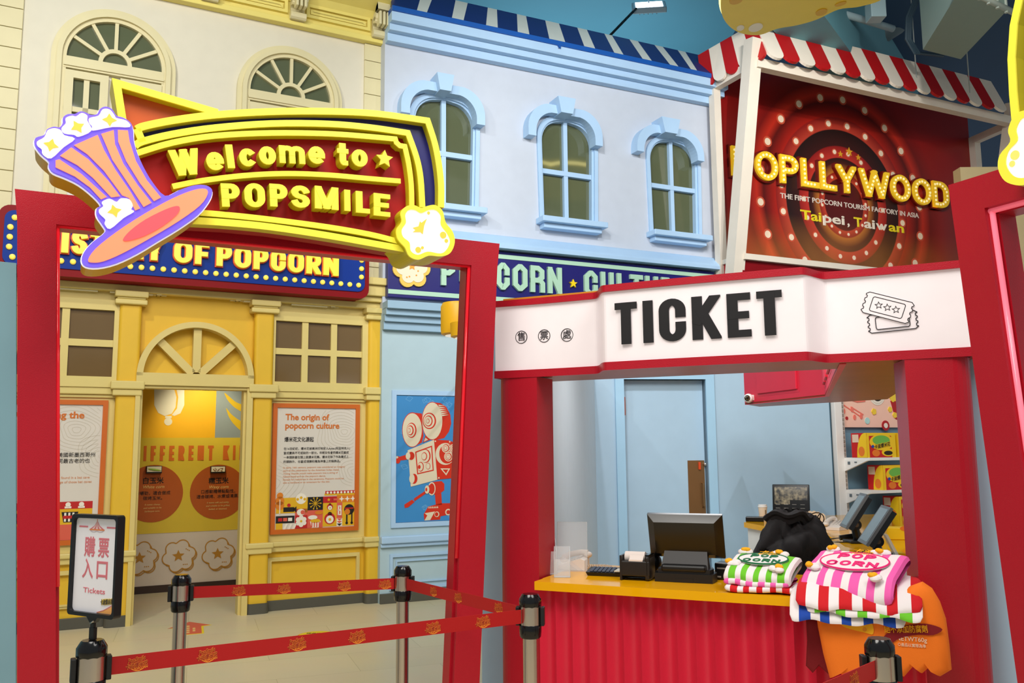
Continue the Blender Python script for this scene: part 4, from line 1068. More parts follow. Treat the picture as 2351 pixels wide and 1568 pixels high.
mb = MB(); mb.add([(xlb, FB + .02, zbf - .45), (xrf - .2, FB + .02, zbf - .45), (xrf - .2, FB + .02, zbf), (xlb, FB + .02, zbf)], [(0, 1, 2, 3)]); mb.add([(q0 - .05, YP, zbf - .45), (xlb, FB + .02, zbf - .45), (xlb, FB + .02, zbf), (q0 - .05, YP, zbf)], [(0, 1, 2, 3)])
mb.box(xlb, xrf - .2, FB + .02, FB + .05, zbf - .45, zbf); mb.build('apron', M('stall_red', (170, 10, 26), .5), t)
# awning strips
t = thing('striped_awning', 'red and white awning with rounded flap ends over the billboard', 'awning', B, ((xlf + xrf) / 2, FT, ztf))
aw = M('awning_ivory', (232, 222, 206), .5); ar = M('awning_red', (178, 16, 20), .45)
N = 17; step = (B.p(2177, 237, FT - .12)[0] - B.p(1776, 138, FT - .12)[0]) / 12
xs0 = B.p(1776, 138, FT - .12)[0] - step / 2
def flap(name, mat, Pl, Pr, Tl, Tr, drop=.16):
    """strip from the ridge down past the beam with a rounded end"""
    Pl, Pr, Tl, Tr = map(Vector, (Pl, Pr, Tl, Tr))
    n = 8; low = []
    dn = (Pl - Tl).normalized()
    for i in range(n + 1):
        a = math.pi * i / n; c = (1 - math.cos(a)) / 2
        low.append(Pl + (Pr - Pl) * c + dn * math.sin(a) * drop)
    ring = [Tr, Tl] + low
    nrm = (Tr - Tl).cross(low[0] - Tl).normalized() * .018
    m = MB(); k = len(ring)
    m.add([p + nrm for p in ring] + [p - nrm for p in ring], [tuple(range(k)), tuple(range(2 * k - 1, k - 1, -1))] + [(i, (i + 1) % k, (i + 1) % k + k, i + k) for i in range(k)])
    m.build(name, mat, t)
yo, yi = FT - .14, FT + .06
zlow = B.p(1776, 138, yo)[1] + .10
zt_hi = zlow + .47
for k in range(N):
    x = xs0 + k * step
    flap('awning_strip', aw if k % 2 == 0 else ar, (x, yo, zlow), (x + step, yo, zlow), (x, yi, zt_hi), (x + step, yi, zt_hi), .11)
_bl, _tl = B.p(1612, 200, -.1), B.p(1604, 128, -.04)
LA, LB = Vector((xs0 - .01, yo, zlow)), Vector((_bl[0], -.1, _bl[1] + .05)); TA, TB = Vector((xs0 + .03, yi, zt_hi)), Vector((_tl[0], -.04, _tl[1]))
for k in range(5):
    flap('awning_strip', ar if k % 2 == 0 else aw, LA.lerp(LB, k / 5), LA.lerp(LB, (k + 1) / 5), TA.lerp(TB, k / 5), TA.lerp(TB, (k + 1) / 5), .10)
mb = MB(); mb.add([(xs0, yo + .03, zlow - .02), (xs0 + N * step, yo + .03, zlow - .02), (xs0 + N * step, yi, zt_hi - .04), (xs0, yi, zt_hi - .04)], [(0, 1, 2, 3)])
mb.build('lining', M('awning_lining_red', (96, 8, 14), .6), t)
# beige wall to the right of the stall
mb = MB(); mb.box(6.42, 10, 12.0, 12.2, 0, 5.55); mb.build('wall_right', M('beige_paint', (206, 186, 140), .6), None, W0, 'structure')

# ------------------------------------------------------------------ things under the ceiling
P_ = at_y(1490, 14, 11.7)
t = thing('flood_light', 'lit white flood light hanging near the blue ceiling', 'light', Fr((P_.x, P_.y), -.1), (0, 0, P_.z))
fl = Fr((P_.x, P_.y), -.1)
mb = MB(); mb.M = Matrix.Translation((0, 0, P_.z)) @ Matrix.Rotation(R(-48), 4, 'X'); mb.box(-.24, .24, -.02, .06, -.17, .17, .012)
for k in range(5): mb.box(-.14 + .06 * k, -.13 + .06 * k, .05, .09, -.1, .1)
mb.build('housing', M('lamp_grey', (120, 140, 150), .4), t)
mb = MB(); mb.M = Matrix.Translation((0, 0, P_.z)) @ Matrix.Rotation(R(-48), 4, 'X'); mb.box(-.19, .19, -.028, -.015, -.13, .13); mb.build('lit_face', M('lamp_lit_white', (255, 255, 250), .3, emit=6, ecol=(240, 248, 255)), t)
mb = MB(); mb.box(-.01, .01, .02, .04, P_.z, 8.2); mb.build('stem', M('lamp_grey', (120, 140, 150), .4), t)
A_, B_ = at_y(1402, 80, 11.4), at_y(1458, 22, 11.6)
ft = Fr((A_.x, A_.y), math.atan2(B_.y - A_.y, B_.x - A_.x))
t = thing('cable_tray', 'black perforated cable rail sloping down from the flood light', 'cable tray', ft, (0, 0, A_.z))
L_ = (Vector((B_.x, B_.y, 0)) - Vector((A_.x, A_.y, 0))).length; sl = (B_.z - A_.z) / L_
mb = MB()
for s_ in (-1, 1): mb.add([(-.3, s_ * .03 - .006, A_.z - .3 * sl - .02), (L_, s_ * .03 - .006, B_.z - .02), (L_, s_ * .03 + .006, B_.z + .02), (-.3, s_ * .03 + .006, A_.z - .3 * sl + .02)], [(0, 1, 2, 3)])
for k in range(12):
    x = -.3 + (L_ + .3) * k / 11; z = A_.z + x * sl; mb.box(x - .01, x + .01, -.035, .035, z - .012, z + .012)
mb.build('rail', black, t)
# hanging yellow popcorn cloud seen from below
zc_ = 4.7; c_ = at_z(1840, -5, zc_)
fc = Fr((c_.x, c_.y), .1)
t = thing('hanging_popcorn_panel', 'big yellow popcorn-shaped panel hung from the ceiling over the awning', 'hanging panel', fc, (0, 0, zc_))
tr_ = [(1655, 5), (1660, 40), (1680, 65), (1708, 78), (1745, 80), (1785, 66), (1830, 58), (1875, 45), (1925, 22), (1975, 15), (2030, -5), (2060, -60), (2030, -130), (1900, -150), (1780, -140), (1690, -90), (1668, -40)]
pts = [fc.loc(at_z(x, y, zc_)) for x, y in tr_]; pts = smooth_pts(pts, 5)
mb = MB(); mb.plan([pts], zc_, zc_ + .12); mb.build('panel', M('cloud_yellow', (240, 216, 76), .4), t)
mb = MB(); mb.plan([offset_poly(pts, .012)], zc_ + .04, zc_ + .07); mb.build('light_strip', M('led_warm', (255, 240, 170), .3, emit=1.6, ecol=(255, 238, 150)), t)
mb = MB()
for x, y, rx_, ry_ in ((1735, 62, 17, 9), (1700, 63, 9, 6), (1886, 27, 14, 7), (1690, 0, 16, 8), (1930, 8, 14, 4)):
    mb.m = 0 if x < 1740 and y > 20 else 1
    mb.plan([[fc.loc(at_z(x + a, y + b_, zc_)) for a, b_ in ell(0, 0, rx_, ry_, 20, -.3)]], zc_ - .006, zc_)
mb.build('spot_print', [M('spot_white', (240, 238, 220), .4), M('spot_amber', (222, 176, 40), .4)], t)
for x, y in ((-.5, .1), (.5, .2)):
    mb = MB(); mb.tube([(x, y, zc_ + .1), (x, y, 8.2)], .005, 6); mb.build('hanging_wire', M('wire_grey', (150, 160, 160), .4), t)
# a second one behind the visitor, seen only in the window glass
fc2 = Fr((5.4, 6.7), .3)
t = thing('hanging_popcorn_panel', 'yellow cloud panel with light strip mirrored in the upper windows', 'hanging panel', fc2, (0, 0, 6.75))
pts = [(1.3 * a, 1.0 * b_) for a, b_ in blob(0, 0, 1, 6, .14)]
mb = MB(); mb.plan([pts], 6.75, 6.95); mb.build('panel', M('cloud_yellow', (240, 216, 76), .4), t)
mb = MB(); mb.plan([offset_poly(pts, .012)], 6.82, 6.88); mb.build('light_strip', M('led_bright', (255, 240, 170), .3, emit=7, ecol=(255, 238, 150)), t)
mb = MB(); mb.tube([(0, 0, 6.9), (0, 0, 8.2)], .006, 6); mb.build('hanging_wire', M('wire_grey', (150, 160, 160), .4), t)
# air duct, pipes, wires
D0 = at_y(2130, 60, 9.2); fd = Fr((D0.x, D0.y), .52)
zd = 6.5
c4 = [at_z(2119, 114, zd), at_z(2206, 136, zd), at_z(2310, 26, zd), at_z(2205, -25, zd)]
t = thing('air_duct', 'grey-green rectangular air duct under the dark ceiling', 'duct', W0, tuple(sum((Vector(v) for v in c4), Vector()) / 4))
mb = MB(); mb.plan([[(v.x, v.y) for v in c4]], zd, zd + .9); mb.build('casing', M('duct_grey_green', (132, 156, 150), .5), t)
mb = MB(); a, b_ = Vector(c4[3]), Vector(c4[2]); e = (b_ - a)
for k in range(6): p = a + e * k / 5; mb.tube([(p.x, p.y, zd - .02), (p.x, p.y, zd + .3)], .02, 8)
p0 = a - e * .3; p1 = b_ + e * .5
mb.tube([tuple(p0 + Vector((0, .0, .03))), tuple(p1 + Vector((0, 0, .03)))], .035, 10); mb.build('flange', M('duct_pale', (170, 184, 178), .4), t)
def pipe(name, label, pts, r, mat, cat='pipe', grp=None):
    t = thing(name, label, cat, W0, pts[0], grp); m = MB(); m.tube(pts, r, 10); m.build('run', mat, t)
pipe('ceiling_pipe', 'pale pipe crossing the dark ceiling beside the duct', [tuple(at_y(1890, 18, 11)), tuple(at_y(2050, 66, 11.5))], .05, M('pipe_pale', (150, 176, 184), .4))
pipe('ceiling_pipe', 'thick dark diagonal pipe behind the hanging wires', [tuple(at_y(1990, 100, 13.2)), tuple(at_y(2130, 12, 13.2))], .16, M('pipe_dark', (74, 92, 100), .5))
t = thing('cable_bundle', 'coil of grey-blue cables hanging at the dark ceiling', 'cables', W0, tuple(at_y(2100, 80, 11)))
mb = MB(); rg = random.Random(3)
for k in range(7):
    o_ = rg.uniform(-8, 8)
    mb.tube([tuple(at_y(2115 + o_, -20, 11)), tuple(at_y(2090 + o_, 40, 11)), tuple(at_y(2088 + o_, 90, 11)), tuple(at_y(2108 + o_, 122, 11)), tuple(at_y(2165, 128 + o_ * .4, 11.4))], .02, 6)
mb.build('cables', M('cable_slate', (44, 66, 80), .6), t)
mb = MB(); j0 = at_y(1996, 43, 11); 
t = thing('junction_box', 'small white bracket box on the pale ceiling pipe', 'junction box', W0, tuple(j0)); mb.box(j0.x - .1, j0.x + .1, j0.y - .3, j0.y - .1, j0.z - .12, j0.z + .12, .01); mb.build('box', M('pipe_pale', (150, 176, 184), .4), t)
for px, py in ((1953, 75), (2100, 118), (2222, 150)):
    a = at_y(px, py, 11.6)
    pipe('awning_wire', ('thin steel wire hanging beside the pale ceiling pipe', 'thin steel wire hanging across the cable coil', 'thin steel wire hanging beside the grey-green air duct')[(1953, 2100, 2222).index(px)], [tuple(a - Vector((0, 0, .4))), (a.x, a.y, 8.2)], .008, M('wire_grey', (150, 160, 160), .4), 'wire', 'awning wires')
# round yellow pendant behind the gate
P0 = at_y(1052, 735, 6.6); fp = Fr((P0.x, P0.y), 0)
t = thing('pendant_light', 'round yellow drum light glimpsed behind the gate leg', 'light', fp, (0, 0, P0.z))
w_ = (1052 - 1012) / FPX * 6.7
mb = MB(); mb.lathe([(w_ * .75, P0.z - .12), (w_ * .97, P0.z - .11), (w_, P0.z - .07), (w_, P0.z + .1), (w_ * .9, P0.z + .13)], (0, 0, 0), 36); mb.build('drum', M('drum_amber', (226, 170, 10), .4), t)
mb = MB(); mb.lathe([(.001, P0.z - .124), (w_ * .74, P0.z - .124), (w_ * .75, P0.z - .118)], (0, 0, 0), 36); mb.build('diffuser', whitelit, t)
mb = MB(); mb.tube([(.05, .1, P0.z + .08), (.09, 3.5, P0.z + .08)], .02, 8); mb.build('wall_arm', M('wire_grey', (150, 160, 160), .4), t)
P1 = at_y(1075, 758, 6.4); fp = Fr((P1.x, P1.y), 0)
t = thing('pendant_light', 'smaller yellow drum light below the larger one behind the gate leg', 'light', fp, (0, 0, P1.z))
mb = MB(); mb.lathe([(.10, P1.z - .06), (.13, P1.z - .05), (.135, P1.z + .05), (.12, P1.z + .06)], (0, 0, 0), 30); mb.build('drum', M('drum_amber', (226, 170, 10), .4), t)
mb = MB(); mb.lathe([(.001, P1.z - .064), (.098, P1.z - .064), (.10, P1.z - .058)], (0, 0, 0), 30); mb.build('diffuser', whitelit, t)
mb = MB(); mb.tube([(0, 0, P1.z + .03), (0, 3.75, P1.z + .03)], .015, 8); mb.build('wall_arm', M('wire_grey', (150, 160, 160), .4), t)
# ------------------------------------------------------------------ welcome gate
def g1(px, py, y=0): return G1.p(px, py, y)
def ext(P, Q, z):
    t_ = (z - P[1]) / (Q[1] - P[1]); return (P[0] + (Q[0] - P[0]) * t_, z)
TL, TR = g1(34, 430), g1(1147, 562)
zgt = (TL[1] + TR[1]) / 2 + .0
BL, BR = g1(128.5, 516), g1(1083, 608)
zgb = (BL[1] + BR[1]) / 2
lo = [g1(39.5, 480), g1(39, 1540)]; li = [g1(129, 540), g1(128, 1540)]
ro_ = [g1(1143, 590), g1(1101, 1568)]; ri_ = [g1(1081, 640), g1(1047, 1454)]
tw = thing('welcome_gate', 'tall red tapering entrance gate carrying the lit welcome sign', 'gate', G1, ((TL[0] + TR[0]) / 2, 0, 0))
GD = .115
def leg(o, i):
    a, b_ = ext(o[0], o[1], 0), ext(i[0], i[1], 0); c, d = ext(i[0], i[1], zgb), ext(o[0], o[1], zgb)
    m = MB(); s = .012 if i[0][0] > o[0][0] else -.012
    m.prism([[a, b_, c, d]], 0, GD * .3); m.prism([[a, (b_[0] + s, 0), (c[0] + s, zgb), d]], GD * .3, GD)
    return m.build('leg', red, tw)
leg(lo, li); leg(ro_, ri_)
mb = MB(); o1, o2 = ext(lo[0], lo[1], zgb), ext(ro_[0], ro_[1], zgb)
mb.prism([[(o1[0], zgb), (o2[0], zgb), (TR[0], zgt - .0), (TL[0] - .0, zgt)]], 0, GD)
mb.prism([[(o1[0], zgb - .006), (o2[0], zgb - .006), (o2[0], zgb), (o1[0], zgb)]], GD * .3, GD); mb.build('beam', red, tw)
mb = MB()
zn = G1.pz(1045, 1283)
for i, s in ((li, .006), (ri_, -.006)):
    p0, p1 = ext(i[0], i[1], zn), ext(i[0], i[1], zgb)
    mb.tube([(p0[0] + s, GD * .16, zn), (p1[0] + s, GD * .16, zgb - .006)], .0085, 8)
a, b_ = ext(li[0], li[1], zgb), ext(ri_[0], ri_[1], zgb)
mb.tube([(a[0], GD * .16, zgb - .004), (b_[0], GD * .16, zgb - .004)], .007, 8)
mb.build('light_tube', M('red_tube_lit', (226, 30, 44), .12, emit=.16, ecol=(255, 40, 50)), tw)
# blue partitions beside and behind the gate and the kiosk
z_p = G1.pz(20, 607, .1)
mb = MB(); _e0, _e1 = ext(lo[0], lo[1], 0), ext(lo[0], lo[1], z_p - .01)
mb.prism([[(lo[0][0] - 1.6, 0), (_e0[0] - .003, 0), (_e1[0] - .003, z_p - .01), (lo[0][0] - 1.6, z_p + .02)]], .005, .06)
mb.build('wall_partition_left', teal, None, G1, 'structure')

# welcome sign
YS = -.30
def ws_(x, y, yy=YS): return G1.p(300 + x / 3.0934, 230 + y / 3.0934, yy)
t = thing('welcome_sign', 'lit red and yellow sign reading Welcome to POPSMILE on the gate beam', 'sign', G1, (ws_(1200, 600)[0], -.1, ws_(1200, 900)[1]))
outer = [(45, 205), (100, 182), (300, 142), (600, 103), (1000, 80), (1400, 78), (1750, 95), (2110, 145), (2160, 300), (2190, 450), (2206, 600), (2206, 760)]
inner = [(30, 325), (85, 292), (300, 240), (600, 195), (1000, 165), (1400, 167), (1700, 192), (1970, 232), (2030, 400), (2060, 550), (2073, 760)]
third = [(20, 385), (60, 370), (300, 300), (600, 252), (1000, 232), (1400, 237), (1700, 258), (1880, 275), (1888, 300), (1912, 322), (1948, 328), (1975, 450), (1994, 600), (1998, 760)]
bot3 = [(300, 790), (460, 796), (700, 815), (1000, 847), (1400, 900), (1700, 952), (1900, 1002), (1965, 1020)]
bot4 = [(200, 850), (420, 853), (700, 870), (1000, 900), (1400, 960), (1700, 1013), (1965, 1060)]
mid = [(298, 612), (500, 572), (800, 535), (1100, 520), (1400, 530), (1700, 556), (1918, 574)]
def tr(L, yy=YS): return [ws_(x, y, yy) for x, y in L]
mb = MB()
mb.m = 0; mb.prism([tr(inner, -.25) + tr([(2000, 1050)], -.25) + tr(list(reversed(bot4)), -.25)], -.25, -.06)
mb.m = 1; mb.prism([tr(outer, -.25) + tr([(2073, 760)] + list(reversed(inner))[1:-1], -.25)], -.255, -.06)
mb.build('panel', [M('sign_brick_red', (160, 18, 16), .5, spec=.25), M('sign_navy', (24, 24, 104), .35)], t)
def sm(L, cor):
    o = []; cs = [0] + cor + [len(L) - 1]
    for a, b in zip(cs[:-1], cs[1:]): o += smooth_pts(L[a:b + 1], 4, False)[:-1]
    return o + [L[-1]]
outer, inner, mid, bot3, bot4 = sm(outer, [7]), sm(inner, [7]), sm(mid, []), sm(bot3, []), sm(bot4, [])
third = sm(third, [7, 8, 9, 10])
mb = MB()
for L, w in ((outer, .031), (inner, .029), (third, .025), (mid, .023), (bot3, .025), (bot4, .030)):
    mb.m = 1; mb.stroke(tr(L), w, YS + .006, -.24); mb.m = 0; mb.stroke(tr(L), w * .98, YS, YS + .006)
mb.m = 1; mb.stroke(tr([(45, 205), (85, 295)]), .03, YS + .006, -.24); mb.m = 0; mb.stroke(tr([(45, 203), (85, 297)]), .029, YS, YS + .006)
mb.build('light_border', [neon, neons], t)
mb = MB(); YL = -.315
def gl(ch, x0, x1, y0, y1, rot, tx, ty):
    mb = MB()
    a, b_ = ws_(x0, y1, YL), ws_(x1, y0, YL); c = ws_((x0 + x1) / 2, (y0 + y1) / 2, YL)
    w = (b_[0] - a[0]); zc__ = c[1]; h = abs(ws_((x0 + x1) / 2, y0, YL)[1] - ws_((x0 + x1) / 2, y1, YL)[1])
    mb.M = Matrix.Translation((c[0], 0, zc__)) @ Matrix.Rotation(-R(rot), 4, 'Y')
    for m_, e, ya, yb_ in ((1, 0, YL + .008, -.245), (0, -.0, YL, YL + .008)):
        mb.m = m_; glyph(mb, ch, -w / 2, w / 2, -h / 2, h, tx, ty, ya, yb_)
    mb.M = None; mb.build('letter', [neon, neons], t)
for ch, x0, x1, y0, y1, rot in (('W', 278, 500, 348, 530, 13), ('e', 535, 665, 368, 495, 10), ('l', 678, 735, 315, 480, 9), ('c', 770, 893, 343, 468, 7), ('o', 910, 1035, 328, 455, 6), ('m', 1055, 1240, 325, 448, 5), ('e', 1262, 1382, 328, 450, 3), ('t', 1467, 1553, 305, 460, 3), ('o', 1570, 1685, 350, 470, 0)):
    gl(ch, x0, x1, y0, y1, rot, .030 if ch != 'm' else .026, .021)
for ch, x0, x1, y0, y1, rot in (('P', 642, 780, 592, 755, 6), ('O', 807, 958, 590, 758, 5), ('P', 987, 1118, 596, 755, 4), ('S', 1140, 1275, 606, 762, 3), ('M', 1308, 1478, 615, 773, 2), ('I', 1518, 1562, 636, 785, 2), ('L', 1600, 1700, 648, 800, 2), ('E', 1727, 1845, 664, 822, 1)):
    gl(ch, x0, x1, y0, y1, rot, .031, .021)
c = ws_(1805, 415, YL); mb.m = 1; mb.prism([star(c[0], c[1], .042, .48)], YL + .008, -.245); mb.m = 0; mb.prism([star(c[0], c[1], .042, .48)], YL, YL + .008)
mb.build('star', [neon, neons], t)
mb = MB(); tri = [G1.p(264, 184, -.24), G1.p(503, 256, -.24), G1.p(400, 330, -.24), G1.p(300, 350, -.24), G1.p(285, 330, -.24)]
mb.prism([tri], -.22, -.08); mb.build('arrow_fill', M('sign_rust', (196, 84, 20), .42), t)
mb = MB(); L = [G1.p(290, 330, -.27), G1.p(268, 190, -.27), G1.p(500, 258, -.27)]; mb.m = 1; mb.stroke(L, .031, -.262, -.1); mb.m = 0; mb.stroke(L, .030, -.27, -.262); mb.build('arrow_border', [neon, neons], t)
pc = [(2065, 765), (2110, 750), (2165, 745), (2215, 785), (2238, 868), (2288, 935), (2302, 1010), (2270, 1085), (2205, 1108), (2120, 1103), (2045, 1132), (1980, 1108), (1948, 1045), (1900, 990), (1888, 920), (1925, 862), (1918, 800), (1955, 755), (2012, 745)]
pw = [(2065, 800), (2120, 778), (2170, 780), (2203, 820), (2205, 885), (2245, 940), (2270, 1000), (2245, 1060), (2200, 1088), (2110, 1075), (2040, 1098), (1990, 1070), (1980, 1010), (1935, 970), (1925, 920), (1955, 870), (1950, 815), (1975, 780), (2020, 778)]
mb = MB(); a = smooth_pts(tr(pc, -.335), 4); b_ = smooth_pts(tr(pw, -.335), 4)
mb.m = 1; mb.prism([a], -.325, -.1); mb.m = 0; mb.prism([a, b_], -.335, -.325); mb.build('popcorn_border', [neon, neons], t)
mb = MB(); mb.prism([b_], -.330, -.325); mb.m = 1
mb.prism([[ws_(x, y, -.334) for x, y in ((2005, 905), (2045, 895), (2055, 860), (2065, 870), (2105, 840), (2085, 890), (2075, 950), (2060, 935), (2005, 935), (2025, 920))]], -.334, -.33)
for x, y, r in ((2220, 957, .016), (2243, 998, .009), (2043, 1062, .014), (2073, 1047, .007), (2117, 800, .007)): mb.prism([ell(*ws_(x, y, -.334), r)], -.334, -.33)
mb.build('popcorn_face', [whitelit, M('kernel_gold_lit', (240, 190, 70), .4, emit=.35, ecol=(250, 190, 60))], t)

# top hat sign
YH = -.46
def hz(x, y, yy=YH): return G1.p(60 + x / 3.136, 160 + y / 3.136, yy)
def hp(L, yy=YH, n=3): return smooth_pts([hz(x, y, yy) for x, y in L], n) if n else [hz(x, y, yy) for x, y in L]
t = thing('top_hat_sign', 'tilted lit coral striped top hat full of popcorn overlapping the welcome sign', 'sign', G1, (hz(800, 900)[0], -.2, hz(500, 1410)[1]))
sil = [(165, 655), (105, 600), (60, 535), (70, 490), (130, 470), (150, 430), (200, 410), (240, 415), (262, 385), (265, 345), (300, 320), (350, 318), (390, 300), (430, 308), (465, 325), (510, 320), (530, 285), (570, 265), (620, 285), (650, 330), (700, 345), (750, 380), (770, 430), (775, 510), (800, 600), (850, 710), (910, 810), (1000, 908), (1100, 868), (1200, 835), (1280, 830), (1330, 852), (1340, 890), (1315, 950), (1240, 1040), (1100, 1140), (950, 1230), (800, 1320), (650, 1390), (520, 1420), (430, 1412), (400, 1370), (420, 1310), (480, 1240), (572, 1165), (550, 1110), (510, 1050), (508, 1000), (540, 970), (480, 900), (380, 820), (280, 770), (195, 735), (163, 695)]
S_ = hp(sil)
mb = MB(); mb.m = 0; mb.prism([S_], YH, YH + .02); mb.m = 2; mb.prism([offset_poly(S_, .004)], YH + .02, YH + .03); mb.m = 1; mb.prism([S_], YH + .03, YH + .20)
mb.build('hat_shell', [M('hat_violet_lit', (112, 88, 226), .4, emit=.45, ecol=(110, 84, 240)), M('hat_gold_side', (206, 160, 14), .4), whitelit], t)
coral = M('hat_coral_lit', (248, 146, 108), .4, emit=.42, ecol=(255, 128, 84))
mb = MB()
for st in ([(212, 655), (240, 648), (400, 755), (580, 918), (538, 935), (460, 850), (350, 770), (212, 705)], [(245, 622), (325, 562), (450, 650), (590, 800), (675, 913), (612, 920), (480, 780), (370, 690)], [(345, 546), (515, 472), (560, 580), (640, 720), (750, 880), (820, 1000), (785, 1015), (740, 925), (690, 905), (560, 730), (440, 610)], [(540, 465), (630, 437), (640, 540), (700, 680), (800, 830), (902, 960), (845, 990), (740, 830), (620, 650)], [(660, 436), (732, 440), (745, 520), (790, 660), (870, 800), (970, 922), (920, 948), (820, 820), (720, 660), (662, 520)]):
    mb.prism([hp(st, YH, 0)], YH - .005, YH)
mb.build('hat_stripes', coral, t)
mb = MB(); mb.prism([hp([(445, 1372), (500, 1290), (650, 1170), (850, 1040), (1050, 930), (1200, 870), (1290, 860), (1305, 900), (1250, 980), (1100, 1090), (900, 1210), (700, 1320), (560, 1380), (480, 1390)])], YH - .005, YH)
mb.m = 1; mb.prism([hp([(697, 1225), (750, 1160), (860, 1080), (1000, 1010), (1080, 985), (1105, 1000), (1080, 1050), (980, 1130), (850, 1200), (740, 1233)])], YH - .008, YH - .005); mb.build('brim', [coral, M('hat_rose_lit', (250, 84, 92), .4, emit=.5, ecol=(250, 70, 80))], t)
pops = ([(80, 520), (130, 490), (155, 440), (205, 425), (250, 440), (275, 475), (350, 500), (270, 560), (180, 640), (120, 612), (112, 575), (82, 550)], [(255, 425), (285, 390), (285, 352), (330, 335), (360, 340), (400, 315), (440, 335), (440, 370), (470, 440), (380, 484), (345, 470), (275, 460)], [(455, 352), (520, 335), (550, 290), (600, 290), (635, 330), (650, 352), (720, 370), (747, 414), (620, 414), (480, 440), (475, 410), (455, 385)], [(555, 985), (545, 955), (600, 932), (650, 955), (680, 930), (740, 935), (767, 980), (755, 1008), (775, 1025), (700, 1070), (605, 1147), (565, 1112), (570, 1080), (530, 1040), (525, 1010)])
for k, L in enumerate(pops):
    mb = MB(); mb.prism([hp(L, YH, 3)], YH - .006, YH); mb.m = 1
    c = hz(*((180, 547), (370, 415), (600, 366), (635, 1020))[k], YH); mb.prism([star(c[0], c[1], .026, .5, 4, (80, 35, 5, 20)[k])], YH - .009, YH - .006)
    mb.build('popcorn', [whitelit, M('kernel_gold_lit', (240, 190, 70), .4, emit=.35, ecol=(250, 190, 60))], t)

# ------------------------------------------------------------------ side gate on the right
def g2(px, py, y=0): return G2.p(px, py, y)
A0 = g2(2177, 425); zt2 = A0[1]; zb2 = g2(2259, 478)[1]
o_ = [g2(2196, 560), g2(2335, 1560)]; i_ = [g2(2272, 560), g2(2349.6, 1100)]
t = thing('side_gate', 'red slanting gate with a pink light tube beyond the ticket kiosk', 'gate', G2, (A0[0] + .9, 0, 0))
tw = t; GW2 = 1.75
def leg2(o, i, mir=False):
    pts = [ext(o[0], o[1], 0), ext(i[0], i[1], 0), ext(i[0], i[1], zb2), ext(o[0], o[1], zb2)]
    s = [0, .022, .022, 0]; bk = [(p[0] + q, p[1]) for p, q in zip(pts, s)]
    if mir: c_ = A0[0] + GW2 / 2; pts = [(2 * c_ - p[0], p[1]) for p in pts]; bk = [(2 * c_ - p[0], p[1]) for p in bk]
    m = MB(); m.prism([pts], 0, .05); m.prism([bk], .05, .15); m.build('leg', red, t)
leg2(o_, i_); leg2(o_, i_, True)
mb = MB(); oa = ext(o_[0], o_[1], zb2); mb.prism([[oa, (2 * A0[0] + GW2 - oa[0], zb2), (A0[0] + GW2, zt2), A0]], 0, .15)
mb.box(oa[0] + .02, 2 * A0[0] + GW2 - oa[0] - .02, .05, .15, zb2 - .022, zb2); mb.build('beam', red, t)
mb = MB(); ia, ib = ext(i_[0], i_[1], .55), ext(i_[0], i_[1], zb2 - .005)
mb.tube([(ia[0] + .011, .028, ia[1]), (ib[0] + .011, .028, ib[1])], .011, 8); mb.tube([(ib[0], .028, zb2 - .011), (A0[0] + GW2 - .15, .028, zb2 - .011)], .011, 8)
mb.build('light_tube', M('pink_tube_lit', (250, 130, 150), .15, emit=.4, ecol=(255, 110, 130)), t)
Y2 = -.12
def r2(x, y, yy=Y2): return G2.p(2100 + x / 2.613, y / 2.613, yy)
c0 = r2(640, 900)
t = thing('side_sign', 'yellow lit popcorn emblem of a sign on the slanting gate beside the kiosk', 'sign', G2, (c0[0], -.08, r2(560, 1112)[1]))
dxs = r2(656, 600)[0]
arcL = [(640, -260), (612, 0), (580, 150), (567, 350), (577, 560), (592, 720)]
mb = MB(); L = [r2(x + 12, y) for x, y in arcL]; mb.prism([L + [(dxs + .7, L[-1][1]), (dxs + .7, L[0][1])]], -.07, -.02); mb.build('panel', M('sign_navy_violet', (40, 36, 110), .35), t)
mb = MB(); mb.m = 1; mb.stroke(L, .030, Y2 + .006, -.03); mb.m = 0; mb.stroke(L, .029, Y2, Y2 + .006)
mb.build('light_border', [neon, neons], t)
po = [(600, 690), (560, 780), (572, 850), (510, 930), (500, 1010), (540, 1085), (620, 1112), (700, 1100), (760, 1110), (830, 1060), (840, 960), (800, 880), (810, 780), (760, 700), (680, 660)]
pi = [(650, 705), (608, 770), (615, 840), (560, 905), (546, 985), (585, 1050), (640, 1068), (700, 1055), (750, 1065), (790, 1030), (795, 960), (755, 880), (765, 790), (735, 735)]
a, b_ = smooth_pts([r2(x, y, -.135) for x, y in po], 4), smooth_pts([r2(x, y, -.135) for x, y in pi], 4)
mb = MB(); mb.m = 1; mb.prism([a], -.127, -.03); mb.m = 0; mb.prism([a, b_], -.135, -.127); mb.build('popcorn_border', [neon, neons], t)
mb = MB(); mb.prism([b_], -.13, -.127); mb.m = 1
for x, y, r in ((600, 930, .017), (583, 982, .011)): mb.prism([ell(*r2(x, y, -.133), r)], -.133, -.13)
mb.build('popcorn_face', [whitelit, M('spot_lemon', (232, 220, 110), .4, emit=.3)], t)
